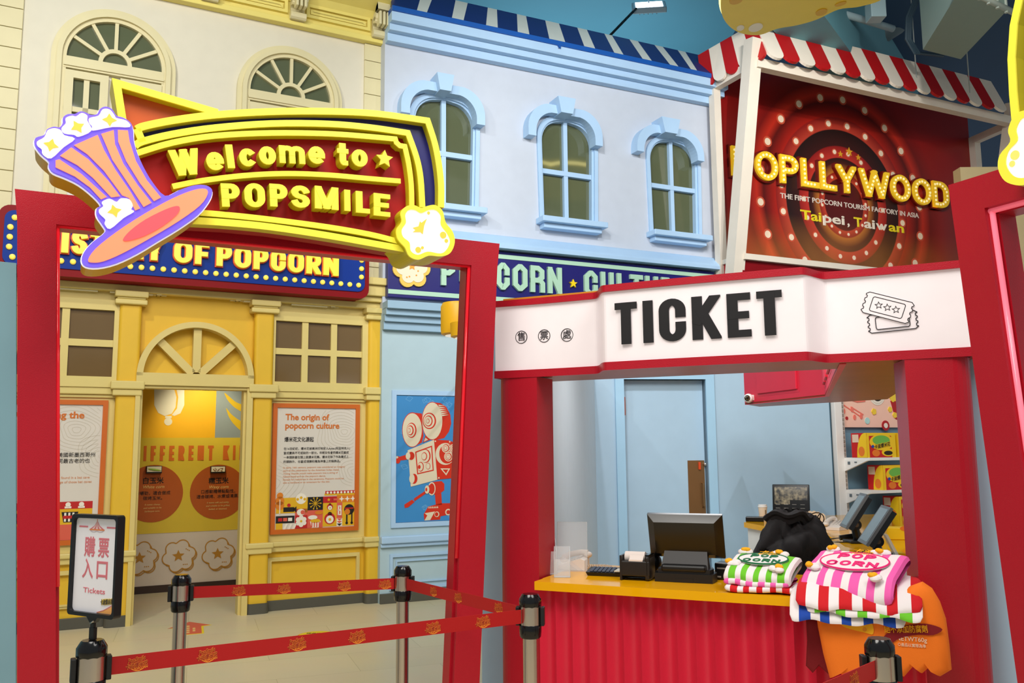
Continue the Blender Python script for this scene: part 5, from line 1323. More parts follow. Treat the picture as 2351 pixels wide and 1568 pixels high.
# ------------------------------------------------------------------ ticket kiosk
def tu(px, py, y=0): return T.p(px, py, y)[0]
def tz(px, py, y=0): return T.p(px, py, y)[1]
k0, k1 = tu(1141, 1000), tu(2234, 950)
zsb = (tz(1137, 869) + tz(2224, 819)) / 2; zwb = (tz(1139, 853) + tz(2219, 797)) / 2
zwt = (tz(1137, 706) + tz(2202, 616)) / 2; zst = (tz(1137, 692) + tz(2200, 599)) / 2
cl0, cl1 = k0, tu(1235, 1100); cr0, cr1 = tu(2084, 940), tu(2238, 960)
t = thing('kiosk_frame', 'red kiosk columns and brown ceiling board around the ticket counter', 'kiosk frame', T, ((k0 + k1) / 2, .3, 0))
mb = MB(); mb.plan([arc(cl0 + .07, .07, .07, .07, 180, 270, 6) + [(cl1, 0), (cl1 + .01, .2), (cl0, .2)]], 0, zsb); mb.build('column', red, t)
mb = MB(); mb.plan([[(cr0, 0)] + arc(cr1 - .07, .07, .07, .07, 270, 360, 6) + [(cr1, .2), (cr0 - .05, .2)]], 0, zsb); mb.build('column', red, t)
# canopy: brown underside running back over the side counter
cp = [T.loc(v) for v in ((2.13, 7.97), (2.44, 6.78), (1.56, 4.12), (2.1, 3.75), (2.84, 6.4), (3.15, 7.3), (2.40, 8.45))]
SOFFIT = t
def fascia(p, q, nm, panels):
    p, q = Vector(p), Vector(q); d = (q - p); L_ = d.length; fr = Matrix(((d.x / L_, -d.y / L_, 0, p.x), (d.y / L_, d.x / L_, 0, p.y), (0, 0, 1, 0), (0, 0, 0, 1)))
    m = MB(); m.M = fr; m.box(0, L_, -.0, .03, zsb - .0, zsb + .34)
    for a, b_ in panels: m.prism([rect(L_ * a - .02, L_ * b_ + .02, zsb + .06, zsb + .36), rect(L_ * a, L_ * b_, zsb + .08, zsb + .34)], -.002, 0); m.box(L_ * a, L_ * b_, -.018, 0, zsb + .085, zsb + .33, .004)
    m.build(nm, pinkred, t)
fascia(cp[0], cp[1], 'fascia', ((.2, .7),)); fascia(cp[1], cp[2], 'fascia', ((.04, .16), (.2, .32), (.4, .6)))
# light box sign with its stepped wavy front
uS = [tu(1137, 780), tu(1358, 760, -.05), tu(1388, 760, -.2), tu(1842, 720, -.2), tu(1900, 720, -.04), tu(2222, 700)]
mb = MB(); mb.box(k0 + .02, uS[1] + .05, .05, .42, zst - .02, zst + .02); mb.build('roof_board', M('roof_board_ochre', (196, 132, 20), .5), SOFFIT)
def wavy(off=0.0, n=12):
    a, b_, c, d, e, f = uS; D = .17; o = []
    for i in range(7): s = i / 6; o.append((a + (b_ - a) * s, .012 * math.sin(math.pi * s) - .0))
    for i in range(1, n + 1): s = i / n; o.append((b_ + (c - b_) * (.5 - .5 * math.cos(math.pi * s)) if False else b_ + (c - b_) * s, -D * (.5 - .5 * math.cos(math.pi * s))))
    for i in range(1, 8): s = i / 8; o.append((c + (d - c) * s, -D - .012 * math.sin(math.pi * s)))
    for i in range(0, n + 1): s = i / n; o.append((d + (e - d) * s, -D * (.5 + .5 * math.cos(math.pi * s))))
    for i in range(1, 8): s = i / 7; o.append((e + (f - e) * s, .012 * math.sin(math.pi * s)))
    return [(x, y + off) for x, y in o]
ts = thing('ticket_sign', 'white light box reading TICKET with wavy red edges across the kiosk', 'sign', T, ((k0 + k1) / 2, 0, zsb))
mb = MB(); w_ = wavy(.0)
mb.plan([w_ + [(uS[-1], .2), (uS[0], .2)]], zwb - .002, zwt + .002); mb.build('lit_face', M('lightbox_white', (228, 220, 222), .45, emit=.17, ecol=(255, 240, 240)), ts)
for z0_, z1_ in ((zsb, zwb), (zwt, zst)):
    mb = MB(); w2 = wavy(-.014); w3 = wavy(.012); mb.plan([w2 + [(uS[-1] + .004, .2), (uS[-1] - .02, .2)] + list(reversed(w3)) + [(uS[0] + .02, .2), (uS[0] - .004, .2)]] if z0_ == zsb else [w2 + [(uS[-1] + .004, .2), (uS[0] - .004, .2)]], z0_, z1_); mb.build('edge_band', red, ts)
mb = MB(); mb.plan([wavy(.014) + [(uS[-1] - .02, .42), (uS[0] + .02, .42)]], zsb + .006, zsb + .02); mb.plan([cp], zsb + .004, zsb + .018); mb.build('soffit', wood, SOFFIT)
inkb = M('sign_ink_black', (30, 27, 28), .4)
mb = MB(); f = lambda px, py: tu(px, py, -.19)
tzb = (tz(1440, 790, -.19) + tz(1775, 769, -.19)) / 2; tzt = (tz(1440, 693, -.19) + tz(1772, 667, -.19)) / 2
for ch, a, b_ in (('T', 1411, 1462), ('I', 1474, 1500), ('C', 1512, 1574), ('K', 1588, 1655), ('E', 1669, 1724), ('T', 1738, 1797)):
    mb = MB(); glyph(mb, ch, f(a, 730), f(b_, 730), tzb, tzt - tzb, (tzt - tzb) * .245, (tzt - tzb) * .165, -.187, -.183); mb.build('letter', inkb, ts)
mb = MB()
def wy0(u):
    s = max(0, min(1, (u - uS[0]) / (uS[1] - uS[0]))); return .012 * math.sin(math.pi * s)
for ch, px, py in (('售', 1197, 774), ('票', 1249, 771), ('處', 1302, 769)):
    x, z = T.p(px, py, .008); r = .034; yy_ = wy0(x)
    mb.stroke(ell(x, z, r, n=32), .003, yy_ - .003, yy_ + .004, True); mb.text(ch, x, z - .016, .040, None, yy_ - .0015, .002, .004, 'C', cap=.78); mb.build('ringed_letter', inkb, ts); mb = MB()
mb = MB(); yT = -.004
def tk(c, rot, w, h, l):
    M_ = []
    def q(x, z): return (c[0] + x * math.cos(rot) - z * math.sin(rot), c[1] + x * math.sin(rot) + z * math.cos(rot))
    o = []
    for s in (1, -1):
        o.append((s * (w - .012), s * h)); o.append((s * w, s * (h - .01)))
        for k in range(3):
            zz_ = s * (h * .55 - k * h * .55); o += [(s * w, zz_ + s * .009), (s * (w - .007), zz_ + s * .004), (s * (w - .007), zz_ - s * .004), (s * w, zz_ - s * .009)]
        o.append((s * w, -s * (h - .01))); o.append((s * (w - .012), -s * h))
    pts = [q(*p) for p in o]; M_.append(pts); M_.append([q(*p) for p in rrect(-w * .68, w * .68, -h * .68, h * .68, .008, 2)])
    return M_, q
c = T.p(2041, 716, yT)
def wy(u):
    w = wavy()
    for a, b in zip(w[:-1], w[1:]):
        if a[0] <= u <= b[0]: return a[1] + (b[1] - a[1]) * (u - a[0]) / max(1e-6, b[0] - a[0])
    return 0
yT = min(wy(c[0] - .12), wy(c[0] + .12), wy(c[0])) - .001
L1, q1_ = tk((c[0] - .006, c[1] + .022), R(-20), .105, .050, 1)
L2, q2_ = tk((c[0] + .012, c[1] - .045), R(3), .105, .042, 0)
for P_ in L2: mb.stroke(P_, .0034, yT - .0005, yT + .003, True)
mb.m = 1; mb.prism([L1[0]], yT - .0012, yT + .002); mb.m = 0
for P_ in L1: mb.stroke(P_, .0034, yT - .0018, yT - .001, True)
for k in (-1, 0, 1): mb.stroke(star(*q1_(k * .038, 0), .016, .45), .0028, yT - .0018, yT - .001, True)
mb.build('ticket_drawing', [inkb, M('lightbox_white', None)], ts)
# blue side panels and the back room
mb = MB(); mb.box(k0 - .2, k0 + .05, .2, .26, 0, zst - .05); mb.build('wall_partition_center', kblue, None, T, 'structure')
mb = MB(); mb.box(k1 - .08, k1 + .45, .2, .26, 0, zst - .12); mb.build('wall_partition_right', kblue, None, T, 'structure')
P1_ = at_y(1367, 1000, 8.75); P2_ = at_y(1907, 1000, 9.05)
K = Fr((P1_.x, P1_.y), math.atan2(P2_.y - P1_.y, P2_.x - P1_.x))
KL = (Vector((P2_.x - P1_.x, P2_.y - P1_.y))).length
P0_ = at_y(1262, 1000, 5.4)
def ku(px, py, y=0): return K.p(px, py, y)[0]
def kz(px, py, y=0): return K.p(px, py, y)[1]
d0, d1, dz_ = ku(1434, 1000), ku(1621, 950), kz(1525, 871)
mb = MB(); mb.prism([[(0, 0), (d0, 0), (d0, dz_), (d1, dz_), (d1, 0), (KL, 0), (KL, 3.0), (0, 3.0)]], 0, .14); mb.build('wall_rear', kblue, None, K, 'structure')
Ks = Fr((P0_.x, P0_.y), math.atan2(P1_.y - P0_.y, P1_.x - P0_.x)); KsL = Vector((P1_.x - P0_.x, P1_.y - P0_.y)).length
mb = MB(); mb.box(0, KsL, -.0, .1, 0, zst - .05); mb.build('wall_inner_left', M('kiosk_blue_paint_lit_side', (196, 208, 216), .5), None, Ks, 'structure')  # kiosk blue painted paler to stand for the brighter light on this wall
mb = MB()
mb.box(d0 - .09, d0, -.025, .1, 0, dz_ + .09); mb.box(d1, d1 + .09, -.025, .1, 0, dz_ + .09); mb.box(d0, d1, -.025, .1, dz_, dz_ + .09)
dr = mb.build('door_1', M('door_frame_blue', (160, 200, 226), .45), None, K, 'structure')
mb = MB(); mb.box(d0 + .004, d1 - .004, .075, .115, .01, dz_ - .004); mb.build('door_leaf', M('door_blue', (164, 192, 212), .45), dr)
mb = MB(); x0, x1 = ku(1580, 1100, .07), ku(1618, 1100, .07); mb.box(x0, x1, .068, .075, kz(1600, 1195, .07) - .35, kz(1600, 1057, .07)); mb.build('kick_plate', M('bronze_plate', (138, 100, 62), .35, .6), dr)
mb = MB(); xh = x1 - .03; mb.tube([(xh, .07, kz(1612, 1108, .05)), (xh, .03, kz(1612, 1110, .05)), (xh, .03, kz(1612, 1162, .05)), (xh, .07, kz(1612, 1164, .05))], .009, 8); mb.build('pull_handle', M('bronze_handle', (156, 124, 84), .3, .8), dr)
mb = MB(); xk = ku(1606, 1066, .06); mb.box(xk - .012, xk + .012, .05, .07, kz(1606, 1078, .06), kz(1606, 1061, .06), .003); mb.m = 1; mb.ball((ku(1619, 1066, .05), .05, kz(1619, 1066, .05)), .018); mb.build('lock', [M('lock_orange', (206, 70, 24), .4), steel], dr)
mb = MB(); xi = d0 + .008; mb.box(xi - .012, xi + .014, .02, .08, kz(1436, 953), kz(1436, 911)); mb.build('hinge', M('hinge_copper', (176, 106, 86), .3, .7), dr)
# security camera on the fascia corner
sp_ = at_y(1716, 914, 7.80); fs = Fr((sp_.x, sp_.y), .0)
t = thing('security_camera', 'white round security camera on the corner of the coral fascia', 'camera', fs, (0, 0, sp_.z))
mb = MB(); mb.ball((.015, .02, sp_.z), .042, .042, .042, 18, 10); mb.box(.02, .10, .01, .05, sp_.z - .02, sp_.z + .03, .006); mb.build('dome', white, t)
mb = MB(); mb.lathe([(.001, 0), (.024, .002), (.026, .006), (.020, .010), (.001, .012)], (0, 0, 0), 16)
for i, v in enumerate(mb.v): mb.v[i] = (v[0] - .008, -.018 - v[2], sp_.z + v[1])
mb.m = 1
for k in range(6):
    a = math.pi * k / 3; mb.ball((-.008 + .015 * math.cos(a), -.031, sp_.z + .015 * math.sin(a)), .004, .002, .004, 6, 4)
mb.build('lens', [blackg, M('lens_led', (150, 130, 70), .3)], t)

# counter
zc_top = tz(1227, 1335, -.12); c0_ = tu(1227, 1340, -.12)
t = thing('ticket_counter', 'glossy yellow worktop on a fluted red ticket counter front', 'counter', T, ((k0 + k1) / 2, .1, 0))
zcb = zc_top - .042
ccy = M('counter_yellow', (238, 172, 8), .07, spec=.22)
sidec = [T.loc(v) for v in ((1.87, 6.45), (2.16, 5.75), (1.62, 4.6))]
mb = MB(); mb.plan([[(c0_, -.12), (cr0 + .06, -.12), (cr0 + .06, .0), (cr0 - .05, .2), (cr0 - .05, .62), (cl1 + .02, .62), (cl1 + .02, .0), (c0_, -.0)]], zcb, zc_top); mb.build('worktop', ccy, t)
mb = MB(); f0, f1 = tu(1241, 1450, -.07), cr0 - .04
fx = [tu(px, 1450, -.07) for px in (1241, 1279, 1317, 1355, 1394, 1433, 1473, 1515, 1556)]
st = (fx[-1] - fx[0]) / 8; x = f0; pr = []
while x < f1:
    for k in range(18): s = k / 18; pr.append((x + st * s, -.080 + .05 * math.sin(math.pi * min(1, s * 1.0)) ** 1.0 * (1 - .25 * s)))
    x += st
pr.append((x, -.075))
pl = [(a, b_) for a, b_ in pr]
mb.plan([pl + [(x, .05), (f0, .05)]], 0, zcb); mb.build('fluted_front', M('coral_red_paint', None), t)
# ------------------------------------------------------------------ things on the ticket counter
def tc(px, py, z=None): return T.loc(at_z(px, py, zc_top if z is None else z))
ZC = zc_top + .001
def item_frame(px, py, dyaw=0.0):
    v = at_z(px, py, zc_top); return Fr((v.x, v.y), YAW_T + dyaw, ZC)
acry = M('clear_acrylic', (236, 240, 244), .06, alpha=.20, spec=.8, var=.01)
acre = M('acrylic_edge', (220, 228, 232), .2, alpha=.55, var=.01)
def holder(px, py, w, h, d, lean, label, dy):
    fr = item_frame(px, py, dy); t = thing('leaflet_holder', label, 'leaflet holder', fr)
    m = MB(); k = .0025; L_ = math.tan(lean)
    def pan(x0, x1, y0, z0, z1, s=0):
        m.add([(x0, y0 + z0 * L_, z0), (x1, y0 + z0 * L_, z0), (x1, y0 + z1 * L_, z1), (x0, y0 + z1 * L_, z1), (x0, y0 + k + z0 * L_, z0), (x1, y0 + k + z0 * L_, z0), (x1, y0 + k + z1 * L_, z1), (x0, y0 + k + z1 * L_, z1)], [(0, 1, 2, 3), (7, 6, 5, 4), (0, 4, 5, 1), (1, 5, 6, 2), (2, 6, 7, 3), (3, 7, 4, 0)])
    pan(-w / 2, w / 2, d / 2, 0, h); m.build('back_panel', acry, t)
    m = MB(); pan(-w / 2, w / 2, -d / 2, 0, h * .6); m.build('front_panel', acry, t)
    m = MB()
    for x in (-w / 2, w / 2 - k): m.add([(x, -d / 2, 0), (x, d / 2, 0), (x, d / 2 + h * L_, h), (x, -d / 2 + h * .6 * L_, h * .6), (x + k, -d / 2, 0), (x + k, d / 2, 0), (x + k, d / 2 + h * L_, h), (x + k, -d / 2 + h * .6 * L_, h * .6)], [(0, 1, 2, 3), (7, 6, 5, 4), (0, 4, 5, 1), (1, 5, 6, 2), (2, 6, 7, 3), (3, 7, 4, 0)])
    m.box(-w / 2, w / 2, -d / 2, d / 2, 0, k); m.build('side_panels', acre, t)
holder(1262, 1318, .075, .20, .05, .12, 'tall clear leaflet holder standing against the kiosk column by the telephone', .5)
holder(1291, 1325, .085, .155, .05, .08, 'shorter clear leaflet holder in front of the white telephone', .35)
fr = item_frame(1312, 1312, .25); t = thing('acrylic_screen', 'upright clear acrylic sheet standing behind the white telephone', 'acrylic stand', fr)
mb = MB(); mb.M = Matrix.Rotation(R(-8), 4, 'X'); mb.box(-.085, .085, .03, .033, 0, .27); mb.build('sheet', acry, t)
mb = MB(); mb.M = Matrix.Rotation(R(-8), 4, 'X'); mb.stroke(rect(-.084, .084, .002, .269), .002, .0295, .0335, True); mb.build('edge', acre, t)
mb = MB(); mb.box(-.085, .085, -.02, .05, 0, .003); mb.build('foot', acry, t)
# white telephone
phw = M('phone_ivory', (232, 222, 212), .4)
def phone(fr, label):
    t = thing('telephone', label, 'telephone', fr)
    m = MB(); n = [(-.075, 0), (.075, 0), (.075, .055), (.05, .065), (-.06, .03), (-.075, .022)]
    m.prism([n], -.07, .07); _b = m.build('base', phw, t)
    m = MB()
    for i in range(3):
        for j in range(4): m.box(-.03 + .022 * j, -.016 + .022 * j, -.045 + .025 * i, -.03 + .025 * i, .036 + .0095 * j, .046 + .0095 * j, .002)
    m.build('keypad', M('key_grey', (196, 190, 184), .5), _b)
    m = MB(); P_ = [(-.07, .05, .052), (-.03, .05, .074), (.03, .05, .086), (.07, .05, .080)]; m.tube(P_, [.02, .016, .016, .021], 12); m.ball((-.07, .05, .045), .026, .026, .018); m.ball((.07, .05, .074), .026, .026, .018); m.build('handset', phw, t)
    m = MB(); pts = []
    for i in range(120):
        a = i / 119; pts.append((.08 + .14 * a, -.02 + .05 * math.sin(a * 3) + .011 * math.sin(a * 100), .013 + .011 * math.cos(a * 100)))
    m.tube(pts, .0025, 5); m.build('coiled_cord', M('cord_ivory', (210, 196, 180), .5), t)
    return t
phone(item_frame(1318, 1306, .15), 'white desk telephone with coiled cord on the ticket counter beside the leaflet holders')
# calculator
fr = item_frame(1390, 1320, .1); t = thing('calculator', 'black desk calculator beside the receipt printer', 'calculator', fr)
mb = MB(); mb.add([(-.085, -.05, 0), (.085, -.05, 0), (.085, .06, 0), (-.085, .06, 0), (-.095, -.055, .018), (.095, -.055, .018), (.095, .065, .032), (-.095, .065, .032)], [(0, 3, 2, 1), (4, 5, 6, 7), (0, 1, 5, 4), (1, 2, 6, 5), (2, 3, 7, 6), (3, 0, 4, 7)]); _b = mb.build('body', black, t)
mb = MB()
for i in range(6):
    for j in range(4): mb.box(-.075 + .022 * i, -.058 + .022 * i, -.045 + .025 * j, -.026 + .025 * j, .020 + .0028 * j, .028 + .0028 * j, .002)
mb.build('keys', M('key_slate', (74, 84, 104), .4), _b)
mb = MB(); mb.box(.058, .09, -.05, .05, .022, .03, .002); mb.build('display', M('display_cream', (206, 200, 184), .4), t)
# receipt printer
fr = item_frame(1464, 1330, .05); t = thing('receipt_printer', 'black receipt printer with a white paper roll between calculator and till', 'printer', fr)
mb = MB(); mb.box(-.078, .078, -.06, .07, .022, .098, .006); mb.box(-.078, -.066, -.062, .07, 0, .125, .003); mb.box(.05, .078, -.06, .07, 0, .125, .012); mb.box(-.078, .078, .05, .07, 0, .125, .004); mb.build('body', M('printer_black', (34, 30, 28), .3), t)
mb = MB(); mb.tube([(-.06, .0, .112), (.045, .0, .112)], .028, 18); mb.build('paper_roll', M('paper_white', (226, 214, 206), .6), t)
mb = MB(); mb.add([(-.03, -.05, .10), (.042, -.05, .10), (.042, -.03, .125), (-.03, -.03, .125)], [(0, 1, 2, 3)]); mb.box(-.03, .042, -.058, -.05, .088, .104); mb.build('paper_tongue', M('paper_white', None), t)
mb = MB(); mb.box(.052, .076, -.05, .06, .122, .130, .004); mb.build('lid', blackg, t)
# round scanner with a blue light
fr = item_frame(1502, 1324, .4); t = thing('barcode_scanner', 'round black scanner with a blue light beside the receipt printer', 'scanner', fr)
mb = MB(); mb.lathe([(.032, 0), (.03, .01), (.014, .018), (.012, .04)], (0, 0, 0), 18); mb.build('stand', black, t)
mb = MB(); mb.ball((0, 0, .075), .042, .03, .046, 20, 12); mb.build('head', black, t)
mb = MB(); mb.ball((-.016, -.025, .076), .011, .006, .013, 12, 8); mb.build('blue_light', M('led_blue', (40, 90, 255), .2, emit=2.0, ecol=(40, 90, 255)), t)
# till
fr = item_frame(1574, 1334, .06); t = thing('till_terminal', 'black till screen seen from behind on a black base', 'till', fr)
mb = MB(); o = [(-.145, -.06), (.145, -.06), (.155, .03), (.14, .09), (-.14, .09), (-.155, .03)]
mb.plan([o], 0, .042); mb.plan([[(x * .9, y * .85 + .005) for x, y in o]], .042, .062); mb.box(-.05, .05, -.0615, -.03, -.0, .02); mb.build('base', M('till_black', (24, 23, 23), .38), t)
mb = MB(); mb.add([(-.12, -.03, .06), (.12, -.03, .06), (.105, .05, .175), (-.105, .05, .175), (-.12, .05, .06), (.12, .05, .06), (.1, .075, .17), (-.1, .075, .17)], [(0, 1, 2, 3), (4, 7, 6, 5), (0, 4, 5, 1), (1, 5, 6, 2), (2, 6, 7, 3), (3, 7, 4, 0)]); mb.build('neck', M('till_grey_black', (40, 38, 38), .5), t)
mb = MB(); mb.box(-.115, .115, -.055, .0, .05, .085, .012); mb.build('cash_slot', black, t)
mb = MB(); mb.M = Matrix.Translation((0, .03, .215)) @ Matrix.Rotation(R(17), 4, 'X')
w, h = .192, .116
mb.add([(-w, .035, -h), (w, .035, -h), (w, .035, h), (-w, .035, h), (-w, .015, -h), (w, .015, -h), (w, .015, h), (-w, .015, h), (-w * .8, -.022, -h * .72), (w * .8, -.022, -h * .72), (w * .8, -.022, h * .74), (-w * .8, -.022, h * .74)],
       [(0, 3, 2, 1), (0, 1, 5, 4), (1, 2, 6, 5), (2, 3, 7, 6), (3, 0, 4, 7), (4, 5, 9, 8), (5, 6, 10, 9), (6, 7, 11, 10), (7, 4, 8, 11), (8, 9, 10, 11)])
_b = mb.build('screen_housing', M('till_gloss_black', (18, 17, 17), .22), t)
mb = MB(); mb.M = Matrix.Translation((0, .03, .215)) @ Matrix.Rotation(R(17), 4, 'X'); mb.box(-w * .95, w * .95, .034, .037, -h * .92, h * .92); mb.build('screen', blackg, _b)
mb = MB()
for x in (-.1, .1): mb.tube([(x, .03, .16), (x, .02, .195)], .003, 6)
mb.build('hinge_pins', steel, t)
# card reader
fr = item_frame(1666, 1330, -.1); t = thing('card_reader', 'small black card reader tucked against the green bag pile', 'card reader', fr)
mb = MB(); mb.box(-.045, .045, -.04, .05, 0, .085, .008); mb.build('body', black, t)
mb = MB(); mb.box(-.03, .03, -.043, -.038, .055, .062); mb.box(-.03, -.01, -.043, -.039, .012, .02); mb.build('slot', M('slot_silver', (170, 164, 158), .3, .5), t)
mb = MB(); mb.tube(bez((-.04, 0, .02), (-.09, -.03, .01), (-.06, -.07, .005), 10) + [(-.03, -.05, .005)], .004, 6); mb.build('cable', black, t)

# ------------------------------------------------------------------ folded popcorn bags
fab = {k: M('fabric_' + k, v, .85, var=.03, bump=.15) for k, v in dict(pink=(240, 96, 176), white=(238, 230, 230), red=(206, 18, 28), green=(108, 196, 40), dark_green=(30, 110, 70), blue=(24, 70, 168), orange=(246, 122, 24), maroon=(128, 14, 24), yellow=(246, 176, 24), hot_pink=(236, 40, 120)).items()}
def pillow(m, w, d, t_, ns, sag=0.0, seed=1, bump_=.006, nx=48, fold=True, piping=None):
    rg = random.Random(seed); ph = [rg.uniform(0, 6) for _ in range(6)]
    def fn(a, b):
        f = 2 * math.pi * b; c, s = math.cos(f), math.sin(f)
        X = (2 * a - 1); e = max(0.0, 1 - abs(X) ** 10) ** .3
        yy = d / 2 * math.copysign(abs(c) ** .32, c) * (.9 + .1 * e); zz = t_ / 2 * math.copysign(abs(s) ** .55, s) * (.35 + .65 * e)
        x = w / 2 * X
        wr = bump_ * (math.sin(x * 24 + ph[0] + yy * 9) + .7 * math.sin(yy * 31 + ph[1] + x * 7) + .5 * math.sin(x * 50 + ph[2]))
        if s > 0: zz += wr * .6
        else: zz += wr * .4
        yy += .5 * wr * (1 if c < 0 else -1)
        fr_ = max(0.0, -yy - d * .12)
        return (x, yy, zz - sag * (fr_ / (d * .38)) ** 2)
    m.grid(fn, nx, 36, (lambda a, b: int(a * ns) % 2))
def bag(label, px, z, y, w, d, t_, ns, c1, c2, sag, tilt=0.0, yaw=0.0, seed=1, top=False, ink='hot_pink', grp='folded popcorn bags', roll=0.0):
    u_ = px if abs(px) < 20 else T.pu(px, 1320, y)
    v = T.M @ Vector((u_, y, z)); fr = Fr((v.x, v.y), YAW_T + yaw, v.z)
    t = thing('popcorn_bag', label, 'bag', fr, (0, 0, 0), grp)
    X = Matrix.Rotation(R(tilt), 4, 'X') @ Matrix.Rotation(R(roll), 4, 'Y')
    m = MB(); m.M = X; pillow(m, w, d, t_, ns, sag, seed); m.build('striped_body', [fab[c1], fab[c2]], t)
    if top:
        H = t_ / 2 + .006
        m = MB(); m.M = X; m.plan([ell(.0, .02, w * .37, d * .27, 40)], H - .004, H + .004); m.m = 1
        o = ell(.0, .02, w * .37, d * .27, 40)
        m.tube([(p[0], p[1], H + .003) for p in o], .004, 6, True); _b = m.build('oval_patch', [fab['white'], fab[ink]], t)
        m = MB(); m.M = X @ Matrix.Translation((0, 0, H + .004)) @ Matrix.Rotation(R(-90), 4, 'X')
        for s_, xs, zz_ in (('POP', -.3, d * .135 + .02), ('CORN', -.36, -d * .10 + .02)):
            n = len(s_)
            for i, ch in enumerate(s_):
                cx_ = (i - (n - 1) / 2) * w * .145 + w * (.0 if n == 3 else -.0)
                glyph(m, ch, cx_ - w * .058, cx_ + w * .058, zz_ - .02 + (-.02 if n == 3 else -.012) * abs(i - (n - 1) / 2) * .3, d * .15, w * .028, d * .034, -.003, .001)
        m.build('lettering', fab[ink], _b)
        for k, (a, b) in enumerate(((-.42, -.18), (-.34, .42), (.2, .40), (.3, -.36))):
            m = MB(); m.M = X @ Matrix.Translation((w * a, d * b, t_ / 2 - .002))
            rg = random.Random(k + seed)
            for q in range(4): m.ball((rg.uniform(-.025, .025), rg.uniform(-.012, .012), .006), .022, .018, .014, 10, 6)
            m.m = 1
            for q in range(3): m.ball((rg.uniform(-.016, .016), rg.uniform(-.01, .01), .018), .015, .012, .011, 10, 6)
            m.build('popcorn_tuft', [fab['white'], fab['yellow']], t)
        m = MB(); m.M = X @ Matrix.Translation((w * .02, d * .36, H + .001)) @ Matrix.Rotation(R(-90), 4, 'X')
        m.m = 1; m.text('卡滋', 0, 0, .034, .095, .0, .003, .06, 'C', .2); m.text('POPCORN', 0, -.022, .014, .09, .0, .003, .05, 'C', .2); m.m = 0; m.text('卡滋', 0, 0, .034, .095, -.003, .002, .012, 'C', .2); m.text('POPCORN', 0, -.022, .014, .09, -.003, .002, .01, 'C', .2)
        m.build('logo_patch', [fab['yellow'], M('logo_black', (30, 24, 18), .6)], t)
    return t
# green pile
yg = .04
ug = T.pu(1752, 1320, yg)
bag('red and white striped bag, bottom of the small pile beside the card reader', ug, zc_top + .018, yg - .02, .32, .25, .032, 11, 'white', 'red', .0, 0, .03, 21)
bag('pink and white striped bag in the middle of the small pile by the till', ug - .01, zc_top + .044, yg - .01, .30, .25, .03, 11, 'pink', 'white', .0, 0, -.05, 22)
bag('lime green striped bag with a POP CORN oval on top of the small pile', ug, zc_top + .098, yg, .315, .26, .066, 11, 'white', 'green', .02, 13, -.12, 23, True, 'dark_green')
# pink pile overhanging the counter edge
yp = -.10
up = T.pu(1968, 1320, yp)
bag('blue and white striped bag, lowest of the tall pile, overhanging the counter', up - .05, zc_top + .022, yp, .46, .34, .034, 11, 'white', 'blue', .095, 0, .05, 31)
bag('green and white striped bag, second from the bottom of the tall pile', up + .03, zc_top + .048, yp - .01, .46, .34, .03, 11, 'white', 'green', .085, 0, -.04, 32)
bag('bright red and white striped bag directly under the pink bag of the tall pile', up + .005, zc_top + .072, yp, .50, .36, .04, 11, 'red', 'white', .07, 3, .0, 33)
bag('pink striped bag with a large POP CORN oval on top of the tall pile', up - .012, zc_top + .120, yp + .01, .40, .33, .065, 11, 'pink', 'white', .05, 17, -.26, 34, True, 'hot_pink')
# hanging crisp bags
def hang(px_pts, y, th, mat, name, label, prints=None, seed=3):
    pts = [T.p(x, yy, y) for x, yy in px_pts]; cx_ = sum(p[0] for p in pts) / len(pts); czz = sum(p[1] for p in pts) / len(pts)
    t = thing(name, label, 'bag', T, (cx_, y, min(p[1] for p in pts)), 'hanging crisp bags')
    m = MB(); rg = random.Random(seed)
    levels = ((0, 1.0), (.35, .985), (.75, .93), (1.0, .80)); rings = []
    for sgn in (1, -1):
        for a, s in levels: rings.append([(cx_ + (p[0] - cx_) * s, y - sgn * th * a, czz + (p[1] - czz) * s) for p in pts])
    n = len(pts)
    for b_ in (0, 4):
        off = len(m.v); vs = [v for r_ in rings[b_:b_ + 4] for v in r_]
        fs = [(i * n + k, i * n + (k + 1) % n, (i + 1) * n + (k + 1) % n, (i + 1) * n + k) for i in range(3) for k in range(n)]
        m.add(vs, fs, True)
        tri = tessellate_polygon([[Vector((p[0], p[2], 0)) for p in rings[b_ + 3]]])
        for t3 in tri: m.f.append(tuple(off + 3 * n + i for i in t3)); m.mi.append(0); m.sm.append(True)
    m.build('pouch', mat, t)
    return t
zig = [(1872, 1395), (1878, 1440), (1890, 1500), (1905, 1556), (1925, 1540), (1945, 1562), (1965, 1545), (1987, 1570), (2010, 1548), (2032, 1572), (2056, 1545), (2076, 1553), (2098, 1528), (2118, 1545), (2140, 1526), (2160, 1552), (2185, 1537), (2180, 1480), (2172, 1420), (2158, 1380), (2140, 1350), (2118, 1335), (2090, 1345), (2060, 1370), (1990, 1390)]
hang([(1850, 1420), (1853, 1470), (1850, 1528), (1866, 1545), (1880, 1528), (1905, 1550), (1930, 1535), (1945, 1480), (1940, 1420)], -.145, .018, fab['maroon'], 'crisp_bag', 'dark maroon pouch hanging behind the orange one under the tall bag pile')
t = hang(zig, -.20, .035, fab['orange'], 'crisp_bag', 'orange crisp pouch hanging over the counter front under the tall bag pile')
YO = -.2365
def hq(px, py): return T.p(px, py, YO)
mb = MB(); mb.prism([smooth_pts([hq(2026, 1468), hq(2042, 1450), hq(2075, 1437), hq(2112, 1432), hq(2138, 1434), hq(2164, 1445), hq(2142, 1458), hq(2108, 1457), hq(2068, 1464), hq(2040, 1480)], 3)], YO - .003, YO)
_b = mb.build('banner', fab['maroon'], t)
